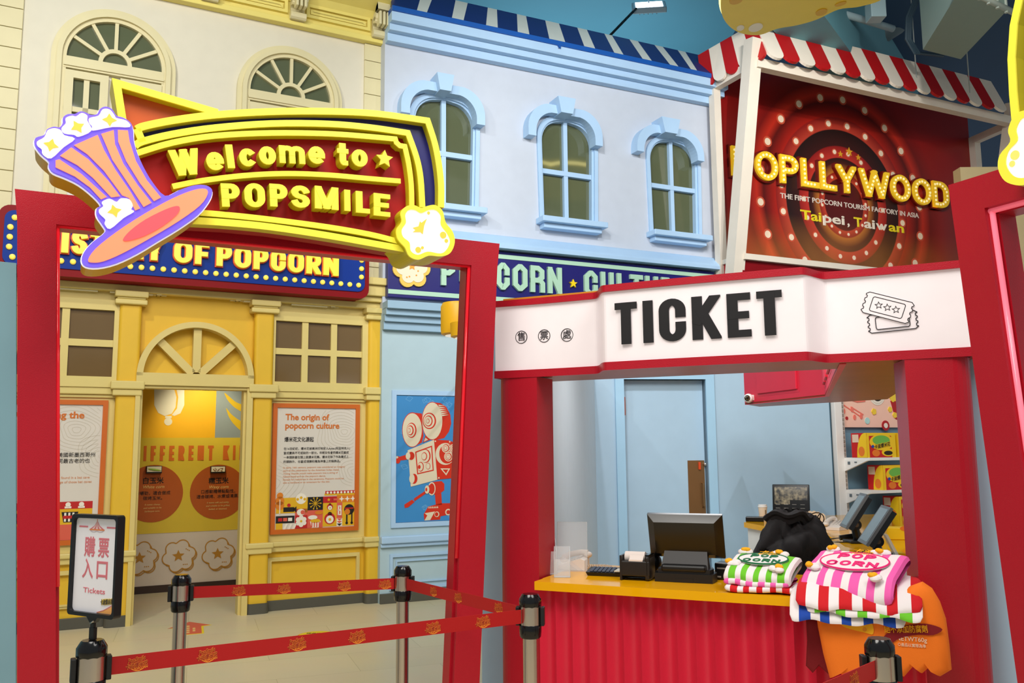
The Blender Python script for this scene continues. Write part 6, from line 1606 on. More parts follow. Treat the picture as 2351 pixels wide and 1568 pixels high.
mb = MB(); c = hq(2080, 1449); mb.text('絕不添加防腐劑', c[0], c[1] - .003, .030, .165, YO - .003, .002, .014, 'C', rot=.08); mb.build('banner_lettering', fab['yellow'], _b)
mb = MB(); c = hq(2093, 1472); mb.text('NETWT60g', c[0], c[1], .017, .115, YO, .002, .012, 'C'); mb.text('○產品以實際為準', c[0], c[1] - .022, .014, .105, YO, .002, .004, 'C'); mb.build('weight_print', M('print_pale_cream', (250, 214, 180), .6), t)
mb = MB(); mb.prism([smooth_pts([hq(1928, 1425), hq(1965, 1418), hq(2000, 1428), hq(2005, 1455), hq(1985, 1452), hq(1940, 1440)], 3)], YO - .002, YO); mb.m = 1
for a, b in ((1950, 1432), (1985, 1445), (1972, 1428)): mb.prism([ell(*hq(a, b), .008)], YO - .0035, YO - .002)
mb.build('cheese_print', [fab['yellow'], M('cheese_hole', (226, 140, 20), .7)], t)

# ------------------------------------------------------------------ behind the counter
def wp(px, py, z=None): v = at_z(px, py, zc_top if z is None else z); return (v.x, v.y)
t = thing('staff_counter', 'low white cabinet with yellow worktop behind the ticket kiosk', 'counter', W0, (*wp(1800, 1215), 0))
top = [wp(*p) for p in ((1708, 1199), (1800, 1216), (1893, 1223), (1950, 1262), (2130, 1275), (2180, 1200), (2040, 1180), (1850, 1184), (1740, 1185))]
mb = MB(); mb.plan([top], zc_top - .045, zc_top); mb.build('worktop', ccy, t)
mb = MB(); mb.plan([offset_poly(top, -.03)], 0, zc_top - .045); mb.build('cabinet', white, t)
def bx(px, py, yaw): v = wp(px, py); return Fr(v, yaw, zc_top + .001)
# wall monitor
fr = bx(1818, 1190, -.42); t = thing('monitor', 'flat black monitor showing a dim picture near the blue back wall', 'monitor', fr)
mb = MB(); mb.M = Matrix.Translation((0, 0, .19)) @ Matrix.Rotation(R(-12), 4, 'X'); mb.box(-.17, .17, 0, .025, -.13, .13, .006); mb.build('case', blackg, t)
def pic_mat():
    m = bpy.data.materials.new('monitor_picture'); m.use_nodes = True; nt = m.node_tree; b = nt.nodes['Principled BSDF']
    tc_ = nt.nodes.new('ShaderNodeTexCoord'); nz = nt.nodes.new('ShaderNodeTexNoise'); nz.inputs['Scale'].default_value = 26; nz.inputs['Detail'].default_value = 6
    cr = nt.nodes.new('ShaderNodeValToRGB'); cr.color_ramp.elements[0].position = .38; cr.color_ramp.elements[0].color = (.005, .005, .005, 1); cr.color_ramp.elements[1].position = .75; cr.color_ramp.elements[1].color = (.30, .25, .15, 1)
    nt.links.new(tc_.outputs['Object'], nz.inputs['Vector']); nt.links.new(nz.outputs['Fac'], cr.inputs[0]); nt.links.new(cr.outputs[0], b.inputs['Base Color']); nt.links.new(cr.outputs[0], b.inputs['Emission Color']); b.inputs['Emission Strength'].default_value = .5; b.inputs['Roughness'].default_value = .15
    return m
mb = MB(); mb.M = Matrix.Translation((0, 0, .19)) @ Matrix.Rotation(R(-12), 4, 'X'); mb.box(-.15, .15, -.003, 0, -.02, .105); mb.box(-.15, -.01, -.003, 0, -.06, -.02); mb.build('picture', pic_mat(), t)
mb = MB(); mb.M = Matrix.Translation((0, 0, .19)) @ Matrix.Rotation(R(-12), 4, 'X')
for i in range(4):
    for j in range(2): mb.box(-.14 + .075 * i, -.1 + .075 * i, -.003, 0, -.065 - .035 * j, -.06 - .035 * j)
mb.build('menu_text', M('menu_grey', (120, 120, 116), .4), t)
mb = MB(); mb.box(-.03, .03, .01, .03, 0, .12); mb.box(-.09, .09, -.04, .07, 0, .012, .004); mb.build('stand', black, t)
# cup and black case
fr = bx(1752, 1193, 0); t = thing('paper_cup', 'white paper coffee cup with lid on the back counter', 'cup', fr)
mb = MB(); mb.lathe([(.030, 0), (.031, .004), (.041, .115), (.0405, .118)], (0, 0, 0), 24); mb.build('cup', M('cup_cream', (226, 206, 180), .5), t)
mb = MB(); mb.lathe([(.044, .114), (.044, .122), (.040, .126), (.039, .138), (.036, .140), (.001, .139)], (0, 0, 0), 24); mb.build('lid', white, t)
mb = MB(); mb.box(.012, .02, -.043, -.036, .03, .09); mb.build('print', M('cup_print', (110, 88, 60), .6), t)
fr = bx(1732, 1197, -.3); t = thing('black_case', 'flat black case lying beside the paper cup behind the kiosk', 'case', fr)
mb = MB(); mb.box(-.075, .085, -.05, .05, 0, .042, .006); mb.build('case', black, t)
# chair with a jacket over it
v = at_y(1812, 1240, 5.85); fr = Fr((v.x, v.y), -.3)
t = thing('office_chair', 'grey office chair mostly hidden under a black jacket', 'chair', fr)
mb = MB(); mb.box(-.16, .16, .03, .06, .62, .98, .02); mb.build('backrest', M('chair_grey', (70, 68, 68), .6), t)
mb = MB(); mb.box(-.22, .22, -.40, .04, .45, .52, .03); mb.build('seat', M('chair_grey', None), t)
mb = MB(); mb.tube([(0, -.18, .06), (0, -.18, .45)], .03, 10)
for k in range(5): a = 2 * math.pi * k / 5; mb.tube([(0, -.18, .1), (.28 * math.cos(a), -.18 + .28 * math.sin(a), .03)], .018, 8)
mb.build('pedestal', steel, t)
mb = MB(); mb.tube([(-.12, .09, .3), (-.12, .09, .92)], .013, 8); mb.build('upright', M('chair_white', (206, 202, 196), .4), t)
jz1 = at_y(1812, 1176, 5.85).z
t = thing('jacket', 'crumpled black jacket draped over the chair behind the counter', 'jacket', fr, (0, 0, .55))
mb = MB(); rg = random.Random(12)
def jk(a, b):
    f = 2 * math.pi * a; s = b
    r = .045 + .21 * min(1, s * 2.2) ** .6 + .02 * s
    fold = .030 * math.sin(5 * f + 6 * s) + .022 * math.sin(9 * f - 7 * s) + .02 * math.sin(3 * f + 11 * s) + .009 * math.sin(17 * f + 13 * s) + .007 * math.sin(23 * f - 19 * s)
    x = (r + fold) * math.cos(f); y_ = .05 + (r + fold) * .55 * math.sin(f)
    z = jz1 - .02 - .40 * s + .025 * math.sin(2 * f + 8 * s) - (.05 * (x / .2) ** 2) + .02 * math.sin(13 * s + 2 * f)
    return (x + .02, y_, z)
mb.grid(jk, 90, 40); mb.build('shell', M('jacket_black', (30, 27, 28), .75, bump=.3), t)
mb = MB()
def cl(a, b):
    f = 2 * math.pi * a; r = .035 + .012 * math.sin(3 * f); g = 2 * math.pi * b
    R_ = .115 + .012 * math.sin(4 * g)
    return (.0 + (R_ + r * math.cos(f)) * math.cos(g), .05 + (R_ * .6 + r * math.cos(f)) * math.sin(g), jz1 - .05 + r * math.sin(f) - .03 * math.sin(g) + .015 * math.sin(5 * g))
mb.grid(cl, 14, 40); mb.build('collar', M('jacket_black', None), t)
# white phone, cable tangle, wavy board
phone(bx(1920, 1216, .7), 'white telephone lying on the back counter behind the cable tangle')
fr = bx(1872, 1212, -.2); t = thing('cable_tangle', 'messy black cable tangle on the back counter', 'cables', fr)
mb = MB(); rg = random.Random(8)
for k in range(9):
    c0 = Vector((rg.uniform(-.03, .03), rg.uniform(-.02, .02), .07)); r = rg.uniform(.04, .075); a0 = rg.uniform(0, 6); nx = Vector((rg.uniform(-1, 1), rg.uniform(-.6, .6), rg.uniform(.2, 1))).normalized()
    e1 = nx.orthogonal().normalized(); e2 = nx.cross(e1)
    mb.tube([c0 + e1 * r * math.cos(a0 + q * .42) + e2 * r * .8 * math.sin(a0 + q * .42) for q in range(15)], .0045, 6, True)
mb.build('loops', black, t)
mb = MB()
for k in range(5): mb.box(-.05 + .022 * k, -.032 + .022 * k, -.02, .02, 0.0, .03 + .008 * (k % 3), .004)
mb.build('plugs', black, t)
fr = bx(1868, 1204, -.1); t = thing('wavy_board', 'small pale wavy-edged board behind the cable tangle', 'board', fr)
mb = MB(); mb.prism([[(-.11, 0)] + [(-.11 + .22 * k / 24, .075 + .03 * math.sin(math.pi * k / 24) + .010 * abs(math.sin(k * math.pi / 4))) for k in range(25)] + [(.11, 0)]], .03, .042); mb.build('board', M('board_ivory', (236, 216, 188), .5), t)
# two tilted customer displays
def disp(px, py, yy, label, hv, vv, k=1.0):
    c0 = at_y(px, py, yy); h = Vector(hv); v_ = Vector(vv); n = h.cross(v_).normalized()
    if n.x > 0: n = -n
    fr = Fr((c0.x, c0.y), 0, 0); t = thing('customer_display', label, 'screen', fr, (0, 0, zc_top))
    def slab(hs, vs_, d0, d1, z0=0, o_=0):
        m = MB(); O = Vector((0, 0, c0.z))
        P_ = []
        for d in (d0, d1):
            for a, b in ((-1, -1), (1, -1), (1, 1), (-1, 1)): P_.append(O + h * (a * hs) + v_ * (b * vs_ + o_) + n * d)
        m.add(P_, [(0, 3, 2, 1), (4, 5, 6, 7), (0, 1, 5, 4), (1, 2, 6, 5), (2, 3, 7, 6), (3, 0, 4, 7)]); return m
    _b = slab(1, 1, -.012, .006).build('bezel', M('display_grey', (98, 100, 102), .4), t)
    slab(.82, .86, .005, .0075).build('screen', M('display_screen', (116, 128, 130), .12), _b)
    slab(.95, .92, -.045, -.012).build('back_shell', black, t)
    m = MB(); b = Vector((0, 0, c0.z)) - v_ * .55 - n * .05
    m.tube([b + h * -.7, b + h * .7], .035, 16); m.tube([b + n * .0, Vector((b.x + .02, b.y, zc_top + .01))], .028, 10); m.build('hinge', black, t)
    m = MB(); m.tube([b + h * .7, b + h * .74], .016, 14); m.build('hinge_cap', M('hinge_brown', (96, 78, 60), .5), t)
    m = MB(); m.box(b.x - .06, b.x + .1, b.y - .08, b.y + .08, zc_top + .001, zc_top + .02, .004); m.build('foot', black, t)
disp(1960, 1172, 6.25, 'grey tilted display screen nearer the white phone', (-.02, -.11, 0), (.085, .01, .115))
disp(2008, 1205, 5.55, 'larger grey tilted display screen beside the red kiosk column', (-.025, -.13, 0), (.088, .01, .112))
fr = bx(1955, 1242, -.2); t = thing('hand_scanner', 'black hand scanner with cable lying before the display screens', 'scanner', fr)
mb = MB(); mb.tube([(-.08, 0, .02), (.0, .01, .03), (.07, .0, .035)], [.018, .02, .026], 10); mb.build('grip', black, t)
mb = MB(); mb.tube(bez((-.08, 0, .02), (-.22, .02, .0), (-.2, -.1, .004), 12) + bez((-.2, -.1, .004), (-.12, -.16, .004), (-.05, -.12, .004), 8), .004, 6); mb.build('cable', black, t)
v = at_y(2052, 1215, 5.35); fr = Fr((v.x, v.y), -.2, 0); t = thing('acrylic_stand', 'leaning clear acrylic panel between the display screen and the kiosk column', 'acrylic stand', fr, (0, 0, zc_top))
mb = MB(); mb.add([(-.05, 0, zc_top + .14), (-.035, 0, zc_top + .14), (.03, 0, zc_top), (.01, 0, zc_top), (-.05, .08, zc_top + .14), (-.035, .08, zc_top + .14), (.03, .08, zc_top), (.01, .08, zc_top)], [(0, 1, 2, 3), (7, 6, 5, 4), (0, 4, 5, 1), (1, 5, 6, 2), (2, 6, 7, 3), (3, 7, 4, 0)]); mb.build('panel', acre, t)
# shelving with boxes
SV = at_y(1910, 1000, 9.12); S = Fr((SV.x, SV.y), YAW_B)
def su(px, py, y=0): return S.p(px, py, y)[0]
def sz_(px, py, y=0): return S.p(px, py, y)[1]
mb = MB(); mb.box(0, 3.0, .02, .1, 0, 2.6); mb.build('wall_rear_right', M('shelf_wall_blue', (120, 156, 176), .6), None, S, 'structure')
t = thing('shelf_unit', 'white slotted shelf unit holding red and yellow boxes behind the kiosk', 'shelf', S, (.8, -.2, 0))
mb = MB(); mb.box(0, .10, -.06, 0, 0, 2.5, .004); mb.build('upright', white, t)
mb = MB()
zq = .3
while zq < 2.4: mb.box(.105, .118, -.062, -.03, zq, zq + .025); zq += .045
mb.build('slots', M('slot_grey', (150, 140, 130), .6), t)
mb = MB(); mb.box(.10, .135, -.05, 0, 0, 2.5); mb.build('upright_edge', M('upright_shade', (206, 196, 186), .5), t)
hdz = sz_(1990, 981, -.02); mb = MB(); mb.box(.13, 2.4, -.02, 0, hdz, 2.45); mb.build('header_panel', M('header_pink', (246, 200, 178), .5), t)
mb = MB(); HX = lambda px, py: (su(px, py, -.022), sz_(px, py, -.022))
mb.m = 0; mb.prism([[HX(1948, 905), HX(1988, 905), HX(1986, 922), HX(1968, 924), HX(1940, 915)]], -.026, -.02)
mb.stroke([HX(1934, 928), HX(1978, 958)], .012, -.025, -.02); mb.stroke([HX(1953, 934), HX(1982, 952)], .012, -.025, -.02)
for p in ((1937, 944), (1956, 940), (1962, 958), (1977, 956)): mb.prism([ell(*HX(*p), .02, .028)], -.026, -.02)
mb.m = 1; c = HX(2033, 977); mb.prism([ell(*c, .055)], -.026, -.02); c = HX(1944, 960); mb.prism([ell(*c, .018)], -.026, -.02); mb.prism([[HX(2044, 920), HX(2065, 915), HX(2065, 965), HX(2056, 962)]], -.026, -.02)
mb.m = 2
for p, r in (((2006, 945), .032), ((2043, 940), .028), ((2054, 953), .03), ((2050, 912), .05)): mb.prism([blob(*HX(*p), r, 5)], -.029, -.02)
mb.m = 3; mb.prism([ell(*HX(1991, 966), .035)], -.026, -.02); mb.m = 4; mb.prism([ell(*HX(2013, 905), .12)], -.024, -.02); mb.prism([ell(*HX(2013, 905), .1)], -.027, -.024); mb.m = 5; mb.prism([ell(*HX(2013, 903), .085)], -.029, -.024); mb.m = 4; mb.prism([ell(*HX(2033, 977), .028)], -.029, -.02)
mb.build('header_print', [M('print_rose', (238, 122, 104), .5), M('print_crimson', (176, 30, 34), .5), M('print_lemon', (238, 204, 60), .5), M('print_mint', (176, 220, 214), .5), M('print_white', None), M('print_black', None)], t)
SD = .38
shz = [sz_(1990, 1051, -SD), sz_(1998, 1127, -SD), sz_(2048, 1199, -SD)]
for k, z in enumerate(shz):
    mb = MB(); mb.box(.10, 2.2, -SD, 0, z - .03, z, .003); mb.build('shelf_board', white, t)
    mb = MB(); mb.add([(.09, -.03, z - .03), (.09, -SD * .95, z - .03), (.09, -.03, z - .15), (.12, -.03, z - .03), (.12, -SD * .95, z - .03), (.12, -.03, z - .15)], [(0, 1, 2), (5, 4, 3), (0, 3, 4, 1), (1, 4, 5, 2), (2, 5, 3, 0)]); _b = mb.build('bracket', white, t)
    mb = MB()
    for q in (.08, .17): mb.box(.085, .09, -.03 - q - .03, -.03 - q, z - .085 + q * .2, z - .04)
    mb.build('bracket_slot', M('slot_slate', (96, 108, 116), .6), _b)
bred, byel = M('box_red', (196, 22, 22), .4), M('box_yellow', (240, 196, 20), .4)
bxm = [bred, byel, M('box_orange', (230, 120, 30), .4), M('box_label_cream', (226, 196, 170), .5), M('box_green', (110, 180, 70), .4), M('box_ink', (40, 26, 10), .5), M('box_blue', (30, 70, 160), .4)]
def box_thing(x, z, w, h, d, label, first=None):
    y1 = -SD + .02; y0 = y1
    t_ = thing('snack_box', label, 'box', S, (x + w / 2, y1 + d / 2, z), 'snack boxes on the slotted shelves')
    m = MB(); m.box(x, x + w, y1, y1 + d, z, z + h); m.build('carton', bred, t_)
    m = MB(); m.m = 1; m.prism([ell(x + w * .52, z + h * .62, w * .42, h * .33, 30)], y1 - .002, y1); m.prism([rect(x, x + w, z + h * .88, z + h)], y1 - .0015, y1); m.prism([rect(x + w * .86, x + w, z, z + h)], y1 - .0018, y1); m.prism([rect(x, x + w * .08, z, z + h)], y1 - .0018, y1)
    m.m = 4; m.prism([ell(x + w * .5, z + h * .7, w * .3, h * .2, 24)], y1 - .003, y1); m.m = 2; m.prism([ell(x + w * .3, z + h * .18, w * .13, h * .14)], y1 - .003, y1); m.m = 1; m.prism([ell(x + w * .72, z + h * .2, w * .22, h * .16)], y1 - .003, y1); m.m = 5; m.prism([ell(x + w * .72, z + h * .18, w * .15, h * .09)], y1 - .004, y1); m.m = 6; m.prism([ell(x + w * .2, z + h * .45, w * .05, h * .06)], y1 - .003, y1)
    m.m = 1; m.text('卡滋爆米花', x + w * .52, z + h * .42, h * .17, w * .56, y1 - .003, .002, .07, 'C', .15, .15); m.m = 5; m.text('卡滋爆米花', x + w * .52, z + h * .42, h * .17, w * .56, y1 - .0045, .002, .02, 'C', .15, .15)
    m.build('front_print', bxm, t_)
    m = MB(); X = x - .0015
    def sp(mi, y0_, y1_, z0_, z1_): m.m = mi; m.add([(X - .001 * (mi + 1) * .3, y1 + d * a, z + h * b) for a, b in ((y0_, z0_), (y1_, z0_), (y1_, z1_), (y0_, z1_))], [(0, 1, 2, 3)])
    sp(1, 0, .12, 0, 1); sp(3, .5, .92, .62, .94); m.m = 1
    m.add([(X - .0004, y1 + d * a, z + h * b) for a, b in ([(.1, 1), (.1, 0)] + [(.1 + .55 * math.cos(q), 0 + 1.0 * math.sin(q)) for q in [math.pi / 2 * k / 8 for k in range(9)]])], [tuple(range(11))])
    m.m = 2; m.add([(X - .001, y1 + d * (.35 + .2 * math.cos(q)), z + h * (.25 + .2 * math.sin(q))) for q in [2 * math.pi * k / 16 for k in range(16)]], [tuple(range(16))])
    m.build('side_print', bxm, t_)
    return t_
bh = sz_(1990, 994, -SD + .02) - shz[0]
bw = su(2056, 1020, -SD + .02) - su(1990, 1020, -SD + .02)
for k, (px, py) in enumerate(((1990, 1020), (2028, 1095), (2068, 1165))):
    x = su(px, py, -SD + .02); x = x if k < 2 else su(2064, 1165, -SD + .02)
    box_thing(x, shz[k] + .001, bw, bh, .2, ('red and yellow snack box on the top shelf, its side panel showing fully', 'red and yellow snack box on the middle shelf below the other boxes', 'red and yellow snack box on the lower shelf behind the display screens')[k])
    if k == 0: box_thing(x + bw + .03, shz[k] + .001, bw, bh, .2, 'red and yellow snack box half hidden by the kiosk column on the top shelf')
fr = Fr(wp(2066, 1238), -.3, zc_top + .001); t = thing('yellow_box', 'plain yellow carton on the back counter below the shelves', 'box', fr); mb = MB(); mb.box(-.09, .16, -.05, .08, 0, .085, .004); mb.m = 1; mb.prism([ell(.05, .08, .05, .02)], -.052, -.05); mb.build('carton', [byel, bxm[2]], t)
# ------------------------------------------------------------------ queue barrier
PH_ = 1.0
posts = [at_z(212, 1469, PH_), at_z(417, 1319, PH_), at_z(925, 1299, PH_), at_z(1217, 1363, PH_), at_z(2018, 1465, PH_)]
plab = ['steel barrier post carrying the ticket entrance sign', 'steel barrier post in front of the yellow doorway', 'steel barrier post before the blue wall beside the red gate leg', 'steel barrier post beside the bare end of the yellow ticket counter', 'steel barrier post in front of the orange pouch']
blackc = M('barrier_cap_black', (12, 12, 13), .15)
def make_post(P_, label, yaw):
    fr = Fr((P_.x, P_.y), yaw); t = thing('barrier_post', label, 'barrier post', fr, (0, 0, 0), 'queue barrier posts')
    m = MB(); m.lathe([(.17, 0), (.17, .012), (.15, .03), (.05, .045), (.034, .05)], (0, 0, 0), 36); m.build('base', M('base_black', (26, 26, 27), .4), t)
    m = MB(); m.lathe([(.0325, .05), (.0325, PH_ - .16)], (0, 0, 0), 28); m.build('pole', steel, t)
    m = MB(); m.lathe([(.040, PH_ - .178), (.0445, PH_ - .172), (.0465, PH_ - .15), (.0465, PH_ - .128), (.044, PH_ - .124)], (0, 0, 0), 28); m.build('collar', blackc, t)
    m = MB(); m.lathe([(.0435, PH_ - .125), (.0435, PH_ - .05)], (0, 0, 0), 28); _b = m.build('cassette', steel, t)
    m = MB(); m.lathe([(.044, PH_ - .052), (.047, PH_ - .048), (.047, PH_ - .022), (.036, PH_ - .004), (.033, PH_), (.001, PH_)], (0, 0, 0), 10); m.build('cap', blackc, t)
    m = MB()
    for a in (-1, 1): m.box(a * .052 - .008, a * .052 + .008, -.018, .018, PH_ - .128, PH_ - .052, .003)
    m.build('belt_clips', M('clip_black', (22, 22, 23), .5), _b)
    return t
def yaw_to(a, b): return math.atan2(b.y - a.y, b.x - a.x)
yw = [yaw_to(posts[0], posts[3]), yaw_to(posts[1], posts[2]), yaw_to(posts[1], posts[2]) - .35, -.15, -.1]
for P_, l, y_ in zip(posts, plab, yw): make_post(P_, l, y_)
belt_red = M('belt_red', (178, 8, 12), .55, var=.03); print_or = M('belt_print_orange', (238, 140, 40), .5); print_rd = M('belt_print_red', (150, 12, 10), .5)
def logo(m, x, z, k, y):
    m.m = 0
    m.text('PopSmile', x, z + .004 * k, .0105 * k, .042 * k, y, .0006, .05, 'C', .2, .14); m.text('卡滋爆米花', x, z - .010 * k, .0125 * k, .052 * k, y, .0006, .06, 'C', .15, .12); m.text('POPCORN', x + .010 * k, z - .0155 * k, .005 * k, .032 * k, y, .0006, .04, 'C', .2, .14)
    m.stroke([(x - .012 * k + .030 * k * q / 8, z - .013 * k - .006 * k * math.sin(math.pi * q / 8)) for q in range(9)], .0022 * k, y - .0006, y)
    m.m = 1
    m.text('PopSmile', x, z + .004 * k, .0105 * k, .042 * k, y - .0006, .0005, .004, 'C', .2, .14); m.text('卡滋爆米花', x, z - .010 * k, .0125 * k, .052 * k, y - .0006, .0005, .010, 'C', .15, .12)
def belt(P_, Q_, label, marks, zb=PH_ - .089, w=.056):
    yaw = yaw_to(P_, Q_); L_ = (Vector((Q_.x - P_.x, Q_.y - P_.y))).length
    fr = Fr((P_.x, P_.y), yaw); t = thing('barrier_belt', label, 'barrier belt', fr, (L_ / 2, 0, zb), 'red barrier belts')
    m = MB(); a, b = .045, L_ - .045
    m.box(a, b, -.0012, .0012, zb - w / 2, zb + w / 2); m.build('webbing', belt_red, t)
    m = MB()
    for s_ in marks: logo(m, s_, zb, 1.32, -.0013)
    m.build('print', [print_or, print_rd], t)
def along(P_, Q_, pxs, zb=PH_ - .089):
    fr = Fr((P_.x, P_.y), yaw_to(P_, Q_)); return [fr.pu(x, 1450) for x in pxs]
belt(posts[0], posts[3], 'long red belt across the front from the sign post to the ticket counter post', along(posts[0], posts[3], (317, 477, 682, 819, 993, 1108)))
belt(posts[1], posts[2], 'red belt running in front of the yellow wall between the two rear posts', along(posts[1], posts[2], (545, 649, 788, 882)))
belt(posts[2], posts[3], 'red belt slanting in front of a red gate leg to the counter post', along(posts[2], posts[3], (995, 1052, 1145)))
e5 = at_z(1640, 1705, PH_ - .089)
belt(e5, posts[4], 'red belt entering from the bottom edge to the post before the orange pouch', [(Vector((posts[4].x - e5.x, posts[4].y - e5.y)).length - d) for d in (.20, .45)])
# entrance sign on the left post
SG = Fr((posts[0].x, posts[0].y), -.50)
gx0_, gx1_ = SG.pu(170, 1290), SG.pu(277, 1300); gz1_ = (SG.pz(175, 1177) + SG.pz(280, 1185)) / 2; gz0_ = (SG.pz(163, 1405) + SG.pz(273, 1424)) / 2
gx0_ += .002; 
t = thing('entrance_sign', 'white board in a black rounded frame reading Tickets on a barrier post', 'sign', SG, ((gx0_ + gx1_) / 2, 0, PH_))
w_ = gx1_ - gx0_; h_ = gz1_ - gz0_
mb = MB(); mb.prism([rrect(gx0_, gx1_, gz0_, gz1_, .012), rrect(gx0_ + .010, gx1_ - .010, gz0_ + .012, gz1_ - .012, .012)], -.018, .010); mb.prism([rrect(gx0_ + .004, gx1_ - .004, gz0_ + .004, gz1_ - .004, .012)], -.002, .010); mb.build('frame', M('frame_black', (14, 14, 15), .3), t)
mb = MB(); mb.prism([rrect(gx0_ + .010, gx1_ - .010, gz0_ + .012, gz1_ - .012, .014)], -.006, -.001); _b = mb.build('paper', M('sign_paper', (250, 245, 250), .35), t)
ps = M('sign_rose_ink', (222, 122, 132), .5); SX = lambda a: gx0_ + w_ * a; SZ = lambda b: gz0_ + h_ * b
mb = MB()
for ch, a, b in (('購', .36, .60), ('票', .66, .60), ('入', .34, .385), ('口', .65, .385)): mb.text(ch, SX(a), SZ(b), .062, w_ * .235, -.006, .001, .022, 'C', cap=.92)
mb.text('Tickets', SX(.5), SZ(.225), .0165, w_ * .47, -.006, .001, .012, 'C')
mb.prism([rect(SX(.11), SX(.30), SZ(.868), SZ(.883))], -.007, -.006); mb.prism([rect(SX(.71), SX(.9), SZ(.868), SZ(.883))], -.007, -.006)
mb.build('lettering', ps, _b)
mb = MB(); 
for k in range(7):
    a0, a1 = -1 + 2 * k / 7, -1 + 2 * (k + 1) / 7; mb.m = k % 2
    mb.prism([[(SX(.5 + .012 * a0), SZ(.93)), (SX(.5 + .05 * a0), SZ(.89)), (SX(.5 + .15 * a0), SZ(.855)), (SX(.5 + .15 * a1), SZ(.855)), (SX(.5 + .05 * a1), SZ(.89)), (SX(.5 + .012 * a1), SZ(.93))]], -.007, -.006)
mb.m = 2; mb.prism([rect(SX(.34), SX(.66), SZ(.842), SZ(.855))], -.0072, -.006); mb.stroke([(SX(.5), SZ(.925)), (SX(.5), SZ(.955))], .0015, -.007, -.006)
mb.m = 3; mb.stroke([(SX(.36 + .28 * q / 20), SZ(.838 - .012 * abs(math.sin(math.pi * q / 10)))) for q in range(21)], .0012, -.007, -.006)
mb.build('tent_drawing', [ps, M('tent_cream', (244, 214, 206), .5), M('tent_orange', (236, 140, 84), .5), M('tent_grey', (196, 180, 190), .5)], _b)
mb = MB(); mb.m = 0; mb.prism([[(SX(.58), gz0_ + .013), (SX(.9), gz0_ + .013), (SX(.925), gz0_ + .025), (SX(.925), SZ(.125)), (SX(.8), SZ(.085))]], -.0068, -.006); mb.m = 1; mb.stroke([(SX(.58), gz0_ + .014), (SX(.72), SZ(.07)), (SX(.82), SZ(.1)), (SX(.925), SZ(.135))], .0025, -.0072, -.006)
mb.m = 2; mb.text('卡滋爆米花', SX(.79), SZ(.135), .017, w_ * .26, -.007, .001, .08, 'C', .1, .1); mb.m = 3; mb.text('卡滋爆米花', SX(.79), SZ(.135), .017, w_ * .26, -.008, .001, .01, 'C', .1, .1)
mb.build('corner_print', [M('corner_orange', (250, 176, 96), .5), M('corner_rose', (226, 130, 120), .5), M('corner_yellow', (238, 206, 70), .5), M('corner_ink', (80, 72, 64), .5)], _b)
mb = MB(); xs_ = 0.0; mb.box(-.012, .012, -.006, .008, PH_ + .0005, PH_ + .04, .002); mb.box(-.009, .009, -.005, .005, PH_ + .035, gz0_ - .012, .002); mb.add([(-.012, -.006, gz0_ - .02), (.012, -.006, gz0_ - .02), (.035, -.006, gz0_ + .006), (-.035, -.006, gz0_ + .006), (-.012, .01, gz0_ - .02), (.012, .01, gz0_ - .02), (.035, .01, gz0_ + .006), (-.035, .01, gz0_ + .006)], [(0, 1, 2, 3), (7, 6, 5, 4), (0, 4, 5, 1), (1, 5, 6, 2), (2, 6, 7, 3), (3, 7, 4, 0)]); mb.build('stem', M('frame_black', None), t)
mb = MB(); mb.tube([(.0, -.01, gz0_ - .022), (.02, -.012, gz0_ - .012)], .003, 6); mb.build('wing_screw', steel, t)

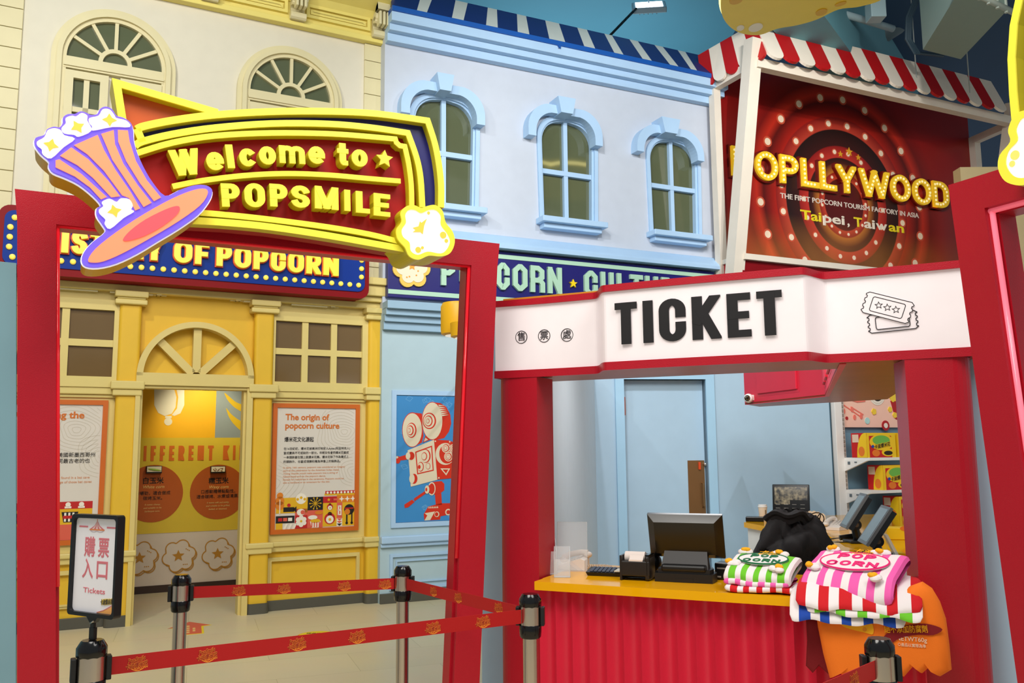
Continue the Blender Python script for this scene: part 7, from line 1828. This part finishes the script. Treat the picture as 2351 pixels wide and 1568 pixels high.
# ------------------------------------------------------------------ floor stickers
def fp(x, y): v = at_z(360 + x / 5.343, 1400 + y / 5.343, 0); return (v.x, v.y)
def sticker(name, label, loops, cen):
    t = thing(name, label, 'floor sticker', W0, (*cen, 0)); return t
shape = [(130, 235), (400, 150), (650, 185), (545, 200), (552, 288), (205, 318), (202, 222)]
c_ = fp(390, 230); t = sticker('floor_arrow', 'red arrow sticker with yellow edge on the floor before the doorway', None, c_)
mb = MB(); mb.plan([[fp(x + 28, y + 2) for x, y in shape]], .0005, .0015); mb.build('yellow_edge', M('sticker_yellow', (240, 214, 40), .4), t)
mb = MB(); mb.plan([[fp(x, y) for x, y in shape]], .0015, .0025); mb.build('red_arrow', M('sticker_red', (220, 92, 70), .4), t)
mb = MB()
for k, y in enumerate((200, 225, 250, 275)): mb.plan([[fp(365, y), fp(402, y - 4), fp(402, y + 12), fp(365, y + 15)]], .0025, .003)
for k, y in enumerate((225, 250)): mb.plan([[fp(440, y), fp(472, y - 3), fp(472, y + 16), fp(440, y + 19)]], .0025, .003)
mb.build('arrow_print', M('sticker_cream', (236, 196, 120), .4), t)
v = at_z(727, 1458, 0); ring = ell(0, 0, .165, .165, 40)
t = thing('floor_disc', 'round yellow sticker on the floor behind the long belt', 'floor sticker', W0, (v.x, v.y, 0))
mb = MB(); mb.plan([[(v.x + a, v.y + b) for a, b in ring]], .0005, .0015); mb.build('orange_rim', M('sticker_orange', (226, 130, 40), .4), t)
mb = MB(); mb.plan([[(v.x + a * .95, v.y + b * .95) for a, b in ring]], .0015, .0022); mb.build('disc', M('sticker_yellow', None), t)
mb = MB(); mb.M = Matrix.Translation((v.x, v.y, .0022)) @ Matrix.Rotation(R(-90), 4, 'X') @ Matrix.Rotation(R(0), 4, 'Y')
mb.text('請保持', -.04, .05, .04, None, 0, .0006, .02, 'C'); mb.text('距離', -.04, -.01, .04, None, 0, .0006, .02, 'C'); mb.text('1.5m', .07, .02, .05, None, 0, .0006, .03, 'C')
mb.build('disc_print', M('sticker_ink', (40, 34, 24), .5), t)

# ------------------------------------------------------------------ things made of one mesh need no Empty
for e in [o for o in SC.objects if o.type == 'EMPTY']:
    ch = list(e.children)
    if len(ch) == 1 and not ch[0].children:
        c = ch[0]; nm = e.name; mw = e.matrix_basis.copy()
        for k in ('label', 'category', 'group'):
            if k in e.keys(): c[k] = e[k]
        bpy.data.objects.remove(e); c.parent = None; c.matrix_basis = mw; c.name = nm; c.data.name = nm
